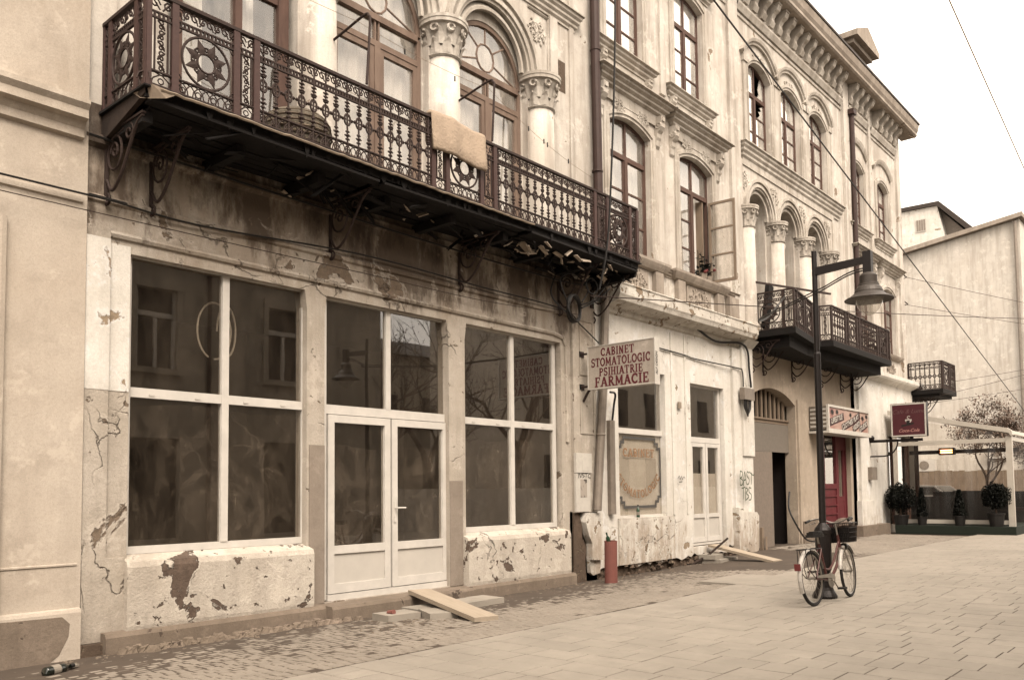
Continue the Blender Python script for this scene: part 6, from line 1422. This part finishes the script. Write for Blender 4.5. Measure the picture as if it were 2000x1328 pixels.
mb = MB(); mb.lathe([(.09, 0), (.12, .16), (.13, .17), (.0, .17)], 12, (16.1, .05, 5.80)); mb.lathe([(.08, 0), (.11, .15), (.0, .15)], 12, (16.36, .05, 5.80)); mb.build('pots', M['brownpaint'], fl)
for (x, y, z) in ((16.05, -.06, 5.99), (16.14, -.05, 6.03), (16.40, -.10, 6.08)): mb = MB(); mb.lathe([(.0, -.035), (.035, -.02), (.04, .01), (.02, .03), (0, .03)], 8, (x, y, z)); mb.build('bloom', M['reflector'], fl)
# plank lying across the second balcony, leaning board
mb = MB(); mb.box(0, 1.9, -.02, .02, -.02, .02, Matrix.Translation((18.05, -.1, 6.15)) @ Matrix.Rotation(R(-50), 4, 'Z') @ Matrix.Rotation(R(10), 4, 'Y')); tag(mb.build('pole', M['iron']), 'thin dark pole resting on the second balcony rail', 'pole')
mb = MB(); mb.box(-.12, .12, -.05, .05, 0, 1.1, Matrix.Translation((18.32, -.35, 5.05)) @ Matrix.Rotation(R(16), 4, 'Y')); tag(mb.build('leaning_board', M['shade_black']), 'dark board standing in the near corner of the second balcony', 'board')
# hanging lamp discs in the far arches
for k, (x, lab) in enumerate(((18.62, 'round white porch lamp hanging in the left far arch'), (20.33, 'round white porch lamp hanging in the middle far arch'))):
    e = empty('porch_lamp', (x, .1, 7.4)); tag(e, lab, 'lamp', 'porch lamps in the far arches')
    mb = MB(); mb.lathe([(.0, -.17), (.10, -.12), (.13, 0), (.10, .12), (0, .15)], 14, (x, .08, 7.46)); mb.build('globe', M['signwhite'], e, smooth=True)
    mb = MB(); mb.tube([(x, .08, 7.6), (x+.05, .2, 8.0)], .012, 5); mb.build('stem', M['iron'], e)
# ------------------------------------------------------------------ things at the foot of the wall
def plank(pts, w_, th, label, name='plank'):
    a, b = Vector(pts[0]), Vector(pts[1]); d = (b-a); L = d.length; d.normalize(); up = Vector((0, 0, 1)); s = d.cross(up).normalized(); u = s.cross(d)
    Mx = Matrix((( d.x, s.x, u.x, a.x), (d.y, s.y, u.y, a.y), (d.z, s.z, u.z, a.z), (0, 0, 0, 1)))
    mb = MB(); mb.box(0, L, -w_/2, w_/2, 0, th); o = mb.build(name, M['plank']); o.matrix_world = Mx; return tag(o, label, 'plank')
plank([(7.62, -.24, .075), (6.97, -2.05, -.045)], .30, .05, 'pale thick plank used as a ramp from the white double door')
plank([(16.0, -.10, .20), (15.72, -1.62, -.045)], .30, .05, 'pale plank ramp from the surgery door step')
def block(c, sz, rz, label):
    mb = MB(); mb.cb((0, 0, sz[2]/2), sz); o = mb.build('paving_block', M['slab']); o.location = c; o.rotation_euler = (0, 0, rz); return tag(o, label, 'paving block', 'loose paving blocks used as steps')
block((6.72, -.83, -.115), (.46, .34, .09), -.12, 'loose paving block left of the plank at the double door, nearest the first window'); block((7.06, -1.18, -.10), (.34, .46, .09), -.45, 'loose paving block under the plank at the double door'); block((7.30, -.72, -.115), (.50, .36, .09), -.1, 'loose paving block against the threshold behind the plank')
block((8.02, -.72, -.115), (.42, .42, .09), -.06, 'loose paving block just right of the plank at the double door'); block((8.40, -.70, -.115), (.32, .42, .09), -.06, 'last loose paving block right of the plank, by the second parapet')
block((15.62, -.38, -.10), (.55, .40, .09), .1, 'loose paving block forming the lower step at the surgery door'); block((16.02, -.40, -.09), (.30, .36, .09), .05, 'small loose paving block beside the surgery plank'); block((15.58, -.30, -.008), (.55, .34, .09), .14, 'loose paving block stacked as upper step at the surgery door')
mb = MB(); mb.tube([(15.10, -.10, -.12), (15.42, -.32, .08), (15.86, -.52, .39)], [.028, .025, .022], 8); tag(mb.build('iron_bar', M['rot']), 'dark bar leaning across the surgery door step', 'bar')
mb = MB(); mb.prism([(-.05, -.03), (.05, -.03), (.05, .03), (-.05, .03)], 0, .55, 'z', Matrix.Translation((18.35, -.12, -.05))); mb.prism([(-.07, -.02), (.03, -.02), (.03, .03)], 0, .34, 'z', Matrix.Translation((18.42, -.18, -.05))); tag(mb.build('timber_stump', M['frameg']), 'broken timber post at the gateway corner', 'post')
# red plastic pipe with a bottle in it
rp = empty('red_pipe', (11.52, -.62, -.12)); tag(rp, 'upright red plastic drain pipe against the wall under the zinc downpipe', 'pipe')
M['pvcred'] = simple('faded_red_pipe', (.25, .095, .078), .55, 0, .2, 8, .05)
Tt = Matrix.Translation((11.52, -.62, -.13)) @ Matrix.Rotation(R(2.5), 4, 'X') @ Matrix.Rotation(R(-3), 4, 'Y')
mb = MB(); mb.lathe([(.105, 0), (.105, .70), (.092, .70), (.092, .02)], 20, (0, 0, 0), Tt, cap=False); mb.build('tube', M['pvcred'], rp, smooth=False)
M['greenglass'] = simple('green_bottle_glass', (.02, .06, .03), .12, 0, .2, 8, 0, .6); M['darkglass'] = simple('dark_bottle_glass', (.008, .012, .008), .1, 0, .2, 8, 0, .6); M['label'] = simple('paper_label', (.34, .30, .25), .8)
def bottle(name, T, label, mat, s=1.0, cap='black', lab=True):
    e = empty(name, tuple(T.translation)); tag(e, label, 'bottle')
    mb = MB(); mb.lathe([(.0, 0), (.036, .002), (.038, .01), (.038, .15), (.034, .175), (.015, .20), (.0135, .25), (.0, .25)], 16, (0, 0, 0), T @ Matrix.Scale(s, 4)); b_ = mb.build('glass', M[mat], e, smooth=True)
    mb = MB(); mb.lathe([(.016, .235), (.016, .27), (0, .272)], 10, (0, 0, 0), T @ Matrix.Scale(s, 4)); mb.build('cap', M[cap], e)
    if lab: mb = MB(); mb.lathe([(.0388, .05), (.0388, .12)], 16, (0, 0, 0), T @ Matrix.Scale(s, 4), cap=False); mb.build('paper_label', M['label'], e)
    return e
bottle('bottle', Tt @ Matrix.Translation((-.03, 0, .62)) @ Matrix.Rotation(R(-22), 4, 'Y'), 'green bottle stuck in the top of the red pipe', 'greenglass', .9, 'greenglass', False)
bottle('bottle', Matrix.Translation((13.28, -.04, .888)), 'small green bottle standing on the pharmacy window sill', 'greenglass', .85)
bottle('bottle', Matrix.Translation((2.83, -.84, -.075)) @ Matrix.Rotation(R(25), 4, 'Z') @ Matrix.Rotation(R(90), 4, 'Y'), 'dark beer bottle lying on the cobbles at the left edge', 'darkglass', 1.15)
mb = MB(); mb.box(-.05, .05, -.03, .03, 0, .02, Matrix.Translation((3.12, -.66, -.10)) @ Matrix.Rotation(.5, 4, 'Z')); tag(mb.build('litter', M['label']), 'scrap of pale paper beside the lying bottle', 'litter')
mb = MB(); mb.lathe([(.03, 0), (.03, .1), (0, .1)], 10, (0, 0, 0), Matrix.Translation((6.62, -.80, -.02)) @ Matrix.Rotation(R(80), 4, 'X')); tag(mb.build('crushed_can', M['pvcred']), 'crushed can on the loose paving block by the first window', 'can')
# wall furniture on the pilaster
mb = MB(); mb.box(11.30, 11.74, -.115, -.062, 1.69, 2.02); mb.box(11.46, 11.66, -.119, -.115, 1.72, 1.98); tag(mb.build('meter_box', M['signwhite']), 'white meter box set in the pilaster', 'meter box')
mb = MB(); mb.box(11.30, 11.70, -.105, -.062, 1.035, 1.68); mb.build('lower_door', M['signwhite'], bpy.data.objects['meter_box.001'] if 'meter_box.001' in bpy.data.objects else None)
t = NT('torn_poster'); p = t.pos(); M['poster'] = t.bsdf(t.mix(t.step(t.noise(t.scl(p, (5, 1, 3), (2, 0, 1)), 1.3, 3), .47, .53), (.10, .085, .075), (.42, .37, .32)), .8)
mb = MB(); mb.box(11.42, 11.60, -.109, -.1055, 1.28, 1.58); tag(mb.build('poster', M['poster']), 'torn black and white poster under the meter box', 'poster')
def scribble(strokes, wd, y, x0, z0, sx, sz, name, mat, label, parent=None):
    mb = MB(); Fs = lambda u, v, d: (u, y-d, v)
    for k, st in enumerate(strokes):
        P = fillet([Vector((x0+p[0]*sx, z0+p[1]*sz, 0)) for p in st], 5); mb.ribbon([(p.x, p.y) for p in P], wd, Fs, .001, .0004*k)
    return tag(mb.build(name, M[mat], parent, fix=False), label, 'graffiti')
M['greenspray'] = simple('green_spray', (.07, .10, .05), .7, 0, .3, 20, 0)
Bs = [[(.05, 1), (.0, .75), (.02, .5)], [(.02, 1), (.2, .95), (.15, .8), (.03, .76), (.22, .68), (.18, .55), (.03, .52)], [(.25, .5), (.38, .98), (.5, .55)], [(.28, .68), (.47, .72)], [(.74, .92), (.6, .98), (.55, .85), (.72, .72), (.68, .58), (.54, .55)], [(.74, .98), (1.05, .86), (1.12, .92)], [(.92, .95), (.88, .55)],
      [(.1, .42), (.38, .46)], [(.24, .45), (.2, .05)], [(.42, .45), (.38, .0)], [(.42, .44), (.6, .38), (.45, .26), (.66, .15), (.42, .03)], [(.86, .42), (.7, .44), (.68, .3), (.86, .2), (.82, .05), (.66, .03)]]
scribble(Bs, .026, -.172, 17.20, 1.12, .62, .66, 'graffiti', 'greenspray', 'green sprayed graffiti tag on the pilaster by the gateway')
Ns = [[(0, 0), (.05, 1), (.2, .1), (.24, 1)], [(.5, .95), (.32, .9), (.36, .6), (.5, .4), (.34, .05)], [(.52, .95), (.78, 1)], [(.66, .97), (.62, 0)], [(1, .95), (.84, .7), (.82, .2), (1.02, .05)]]
scribble(Ns, .012, -.108, 11.36, 1.60, .34, .08, 'graffiti', 'black', 'small black marker tag on the meter door')
scribble([[(0, .2), (.3, .9), (.4, .1), (.7, .8), (.8, .1), (1.1, .7), (1.3, .3)], [(.2, -.5), (.8, -.4)]], .014, -.056, 14.72, 1.58, .22, .09, 'graffiti', 'black', 'small black scrawl on the wall between pharmacy window and surgery door')
mb = MB(); mb.tube(spiral((21.0, -.02, .4), .5, .42, -1.2, .42, 16), .02, 6)
cable('hose', [(20.5, .1, 1.3), (20.3, .05, .9), (20.35, -.1, .5), (20.7, -.2, .12), (21.3, -.22, .03), (21.9, -.2, .02)], .022, 'black hose coming out of the dark gateway onto the ground', cat='hose')
mb = MB(); mb.box(14.78, 14.90, -.075, -.055, 3.0, 3.13); tag(mb.build('bell_box', M['lip']), 'small metal box on the white wall above the scrawl', 'box')

# plastic sheets and a coil of white tubing inside the big shop windows
t = NT('dusty_polythene'); p = t.pos()
cw = t.n('ShaderNodeTexNoise'); t.l(p, cw.inputs['Vector']); cw.inputs['Scale'].default_value = 1.6; cw.inputs['Detail'].default_value = 3
cv = t.n('ShaderNodeVectorMath', operation='MULTIPLY_ADD'); t.l(cw.outputs[1], cv.inputs[0]); cv.inputs[1].default_value = (1.1, 1.1, 1.1); t.l(p, cv.inputs[2])
crs = t.math('MULTIPLY', t.step(t.voro(t.scl(cv.outputs[0], (1.6, 0, .9)), 1.5, 'DISTANCE_TO_EDGE'), .05, .0), t.step(t.noise(p, 1.3, 3), .40, .65))
al = t.math('ADD', t.math('ADD', .05, t.math('MULTIPLY', crs, .30)), t.math('MULTIPLY', t.step(t.noise(t.scl(p, (1.3, 1, 1.0), (4, 0, 2)), 1.3, 7, .66, 1.1), .46, .70), .40))
tr_ = t.n('ShaderNodeBsdfTransparent'); df = t.n('ShaderNodeBsdfDiffuse'); df.inputs[0].default_value = (.50, .44, .38, 1); gs = t.n('ShaderNodeBsdfTranslucent'); gs.inputs[0].default_value = (.4, .36, .3, 1)
t.l(t.bump(t.noise(t.scl(p, (2, 1, 1)), 2.5, 8, .7, 1.5), 1.0, .08), df.inputs['Normal'])
ad = t.n('ShaderNodeMixShader'); ad.inputs[0].default_value = .4; t.l(df.outputs[0], ad.inputs[1]); t.l(gs.outputs[0], ad.inputs[2])
mx = t.n('ShaderNodeMixShader'); t.l(al, mx.inputs[0]); t.l(tr_.outputs[0], mx.inputs[1]); t.l(ad.outputs[0], mx.inputs[2]); t.l(mx.outputs[0], t.out.inputs[0]); M['poly'] = t.m
def sheet(x0, x1, z0, z1, y, seed, label):
    rr = random.Random(seed); nx, nz = 30, 18; ph = [rr.uniform(0, 6) for _ in range(6)]; vs = []
    for j in range(nz+1):
        for i in range(nx+1):
            x = lerp(x0, x1, i/nx); z = lerp(z0, z1, j/nz)
            vs.append((x, y+.03*math.sin(x*5+ph[0]+z)+.02*math.sin(z*7+ph[1]+x*3)+.015*math.sin(x*13+z*9+ph[2]), z+(.03*math.sin(x*4+ph[3]) if j == nz else 0)))
    mb = MB(); mb.add(vs, [(j*(nx+1)+i, j*(nx+1)+i+1, (j+1)*(nx+1)+i+1, (j+1)*(nx+1)+i) for j in range(nz) for i in range(nx)])
    return tag(mb.build('plastic_sheet', M['poly'], fix=False, smooth=True), label, 'plastic sheet', 'plastic sheets hung inside the shop windows')
sheet(3.8, 6.2, .1, 2.36, .32, 1, 'dusty plastic sheet hung behind the lower panes of the first shop window'); sheet(6.3, 8.6, .1, 2.0, .32, 2, 'dusty plastic sheet hung behind the white double door'); sheet(8.6, 11.2, .1, 2.2, .32, 3, 'dusty plastic sheet hung behind the lower panes of the last shop window')
M['tubing'] = simple('white_tubing', (.68, .62, .54), .5)
mb = MB(); mb.tube([(5.05+.21*math.sin(a*.22)*(1 if a < 14 else 1), .42, 3.28-.33*math.cos(a*.22)) for a in range(28)], .012, 6); mb.tube([(5.22+.12*math.sin(a*.25), .45, 3.3-.30*math.cos(a*.25)) for a in range(20)], .012, 6); tag(mb.build('tubing_loop', M['tubing']), 'loop of white tubing hanging inside the first shop window', 'tubing')

# ------------------------------------------------------------------ cafe terrace
ct = empty('cafe_terrace', (30, -1.8, 0)); tag(ct, 'white framed cafe terrace tent with clear plastic walls on a green carpeted base', 'terrace')
M['carpet'] = simple('green_carpet', (.016, .024, .015), .95, 0, .4, 60, .4); M['tent'] = simple('tent_fabric', (.62, .57, .50), .7, 0, .15, 3, .05); M['tentmetal'] = simple('white_tent_frame', (.60, .55, .48), .45, 0, .15, 6, .03)
mb = MB(); mb.box(27.12, 35, -3.62, -.40, -.02, .23); mb.build('base', M['carpet'], ct)
XT = 27.55; Yw, Yo = -.30, -3.52
mb = MB(); mb.box(XT-.06, XT+.06, Yo-.02, Yo+.14, .23, 2.80); mb.build('post', M['tentmetal'], ct)
mb = MB(); mb.box(XT-.05, XT+.05, Yw-.1, Yw, .23, 3.4); mb.build('post', M['tentmetal'], ct)
for x in (31.2, 34.8):
    mb = MB(); mb.box(x-.06, x+.06, Yo-.02, Yo+.14, .23, 2.80); mb.build('post', M['tentmetal'], ct)
mb = MB(); mb.box(XT-.05, XT+.05, Yo+.14, Yw-.1, 2.64, 2.76); mb.build('beam', M['tentmetal'], ct)
mb = MB(); mb.box(XT, 34.9, Yo, Yo+.1, 2.68, 2.80); mb.build('beam', M['tentmetal'], ct)
mb = MB(); mb.prism([(Yw+.1, 3.62), (Yo+.05, 2.90), (Yo-.02, 2.80), (Yo-.05, 2.84), (Yo-.03, 2.96), (Yo+.08, 3.04), (Yw+.1, 3.76)], XT-.12, XT+.10, 'x'); mb.build('roof_edge', M['tentmetal'], ct)
mb = MB(); mb.prism([(Yw+.1, 3.70), (Yo+.0, 2.93), (Yo-.04, 2.84), (Yo-.05, 2.86), (Yo-.01, 2.97), (Yw+.1, 3.735)], XT+.10, 35, 'x'); mb.build('roof', M['tent'], ct)
t = NT('clear_vinyl'); tr_ = t.n('ShaderNodeBsdfTransparent'); tr_.inputs[0].default_value = (.90, .88, .85, 1); gl2 = t.n('ShaderNodeBsdfGlossy'); gl2.inputs['Roughness'].default_value = .12; df2 = t.n('ShaderNodeBsdfDiffuse'); df2.inputs[0].default_value = (.7, .66, .6, 1)
p = t.pos(); m1 = t.n('ShaderNodeMixShader'); t.l(t.math('ADD', .003, t.math('MULTIPLY', t.step(t.noise(t.scl(p, (1, 3, .6)), 1.5, 5), .45, .75), .025)), m1.inputs[0]); t.l(tr_.outputs[0], m1.inputs[1]); t.l(df2.outputs[0], m1.inputs[2])
m2_ = t.n('ShaderNodeMixShader'); m2_.inputs[0].default_value = .025; t.l(m1.outputs[0], m2_.inputs[1]); t.l(gl2.outputs[0], m2_.inputs[2]); t.l(m2_.outputs[0], t.out.inputs[0]); M['vinyl'] = t.m
def vinyl(a, b, z0, z1, seed, ztop2=None):
    rr = random.Random(seed); n = 24; vs = []; a = Vector(a); b = Vector(b); nn = Vector((b.y-a.y, a.x-b.x)).normalized()
    for j in range(2):
        for i in range(n+1):
            q = a.lerp(b, i/n)+nn*(.02*math.sin(i*1.3+seed)+.01*math.sin(i*3.1)); vs.append((q.x, q.y, z0 if j == 0 else lerp(z1, ztop2 or z1, i/n)))
    mb = MB(); mb.add(vs, [(i, i+1, n+2+i, n+1+i) for i in range(n)]); mb.build('clear_sheet', M['vinyl'], ct, fix=False, smooth=True)
vinyl((XT, Yw-.1), (XT, Yo+.14), .40, 2.64, 1); vinyl((XT+.02, Yw-.1), (XT+.02, Yo+.1), 2.76, 3.50, 2, 2.88); vinyl((XT+.08, Yo+.02), (34.8, Yo+.02), .3, 2.68, 3)
mb = MB(); mb.box(XT-.02, XT+.02, Yo+.14, Yw-.1, .28, .40); mb.build('hem', M['tent'], ct)
mb = MB(); mb.box(29.2, 29.28, Yo+.1, Yw, 2.42, 2.54); mb.build('cross_beam', M['pipebrown'], ct)
ht = empty('patio_heater', (29.1, -1.45, 2.5)); tag(ht, 'glowing orange infrared heater on the terrace cross beam', 'heater')
mb = MB(); mb.box(29.02, 29.18, -1.68, -1.22, 2.38, 2.60); mb.build('casing', M['blackmetal'], ht)
t = NT('glowing_element'); M['glow'] = t.bsdf((.9, .3, .1), .5, emis=(1.0, .32, .10), est=6.0)
for z in (2.45, 2.52): mb = MB(); mb.tube([(29.01, -1.62, z), (29.01, -1.28, z)], .018, 6); mb.build('element', M['glow'], ht)
def shrub(loc, r, h, pot_h, pot_r, kind, label, seed):
    e = empty('potted_shrub', loc); tag(e, label, 'potted plant', 'potted shrubs along the terrace edge'); rr = random.Random(seed)
    mb = MB(); mb.lathe([(pot_r*.78, 0), (pot_r*.98, pot_h*.88), (pot_r*1.06, pot_h*.9), (pot_r*1.06, pot_h), (pot_r*.9, pot_h), (.0, pot_h*.95)], 16, loc); mb.build('pot', M['black'], e)
    mb = MB(); mb.tube([(loc[0], loc[1], loc[2]+pot_h*.9), (loc[0], loc[1], loc[2]+h-r)], .025, 6); mb.build('stem', M['bark'], e)
    mb = MB(); n = 5200 if kind == 'ball' else 2200
    for i in range(n):
        if kind == 'ball': d = Vector((rr.gauss(0, 1), rr.gauss(0, 1), rr.gauss(0, 1))).normalized()*r*(rr.random()**.3); d *= 1+.16*math.sin(d.x*19+seed)*math.sin(d.z*17+seed*2)+.08*math.sin(d.y*31); c = Vector(loc)+Vector((0, 0, h-r))+d
        else:
            tz = rr.random(); rad = r*(1-tz*.75)*(.5+.5*rr.random()); a = rr.uniform(0, 6.28); c = Vector(loc)+Vector((rad*math.cos(a), rad*math.sin(a), pot_h+tz*(h-pot_h)))
        s = rr.uniform(.018, .04); T = Matrix.Translation(c) @ Matrix.Rotation(rr.uniform(0, 6), 4, 'Z') @ Matrix.Rotation(rr.uniform(-1.4, 1.4), 4, 'X'); mb.add([(-s*.6, 0, 0), (0, -s, 0), (s*.6, 0, 0), (0, s, 0)], [(0, 1, 2, 3)], T)
    mb.build('foliage', M['leafdark'], e, fix=False)
shrub((27.34, -.52, .23), .43, 1.26, .30, .22, 'ball', 'round clipped dark shrub in a black pot nearest the building', 1); shrub((27.34, -1.12, .23), .17, 1.12, .26, .14, 'cone', 'slim dark conifer in a pot beside the round shrub nearest the building', 2); shrub((27.34, -2.15, .23), .20, 1.05, .30, .16, 'cone', 'slim dark shrub in a pot in the middle of the terrace edge', 3); shrub((27.34, -3.10, .23), .37, 1.24, .38, .22, 'ball', 'round clipped dark shrub in a black pot at the outer terrace corner', 4)
M['wicker'] = simple('dark_rattan', (.007, .005, .0045), .8, 0, .4, 40, .4); M['cushion'] = simple('dark_cushion', (.03, .017, .016), .9)
for (a, b, h_) in ((-1.72, -.5, 1.08), (-3.38, -1.74, 1.25)):
    mb = MB(); mb.box(28.35, 28.40, a, b, .23, h_); mb.build('dark_screen', M['wicker'], ct)  # dark panels added to make the lower terrace read black
def seat(x, y, rz, wd, label):
    e = empty('lounge_seat', (x, y, .23), rz); tag(e, label, 'seat', 'dark rattan seats on the terrace')
    mb = MB(); mb.box(-.35, .35, -wd/2, wd/2, .0, .36); mb.build('seat_base', M['wicker'], e, local=True)
    mb = MB(); mb.prism([(.22, .36), (.35, .36), (.42, .98), (.32, .98)], -wd/2, wd/2, 'y'); mb.build('backrest', M['wicker'], e, local=True)
    for s in (-1, 1): mb = MB(); mb.box(-.33, .3, s*wd/2-.06, s*wd/2+.06, .36, .62); mb.build('armrest', M['wicker'], e, local=True)
    mb = MB(); mb.box(-.33, .22, -wd/2+.07, wd/2-.07, .36, .46); mb.build('cushion', M['cushion'], e, local=True)
seat(31.0, -2.55, 0, 1.5, 'wide dark rattan bench at the outer side of the terrace'); seat(30.6, -1.35, 0, .8, 'dark rattan armchair under the heater'); seat(31.2, -.75, 0, .75, 'dark rattan armchair near the building wall'); seat(29.0, -2.75, math.pi, .8, 'dark rattan armchair with its back to the street at the outer corner'); seat(29.1, -1.75, math.pi, .8, 'dark rattan armchair with its back to the street in the middle of the terrace')
def ctable(x, y, label):
    e = empty('cafe_table', (x, y, .23)); tag(e, label, 'table', 'low dark tables on the terrace')
    mb = MB(); mb.box(x-.35, x+.35, y-.35, y+.35, .68, .72); mb.build('table_top', M['wicker'], e)
    for sx in (-1, 1):
        for sy in (-1, 1): mb = MB(); mb.box(x+sx*.3-.025, x+sx*.3+.025, y+sy*.3-.025, y+sy*.3+.025, .23, .68); mb.build('leg', M['wicker'], e)
ctable(29.95, -2.55, 'low dark table at the outer side of the terrace'); ctable(29.85, -1.05, 'low dark table under the heater')
mb = MB(); mb.box(-.01, .01, -.12, .12, 0, .26, Matrix.Translation((29.75, -1.0, .725)) @ Matrix.Rotation(R(12), 4, 'Y')); tag(mb.build('menu_card', M['label']), 'pale menu card standing on the table under the heater', 'menu')
for (y, lab) in ((-.62, 'dark wine-red curtain tied back on the terrace wall side, nearest the front'), (-.55, 'dark curtain further back on the terrace wall side')):
    x = 28.0 if y == -.62 else 29.3
    mb = MB(); vs = []; n = 20
    for j in range(2):
        for i in range(n+1): vs.append((x+.3*i/n, y+.04*math.sin(i*1.7)+.1, .25 if j == 0 else 2.9))
    mb.add(vs, [(i, i+1, n+2+i, n+1+i) for i in range(n)]); tag(mb.build('curtain', M['frame'], fix=False), lab, 'curtain')
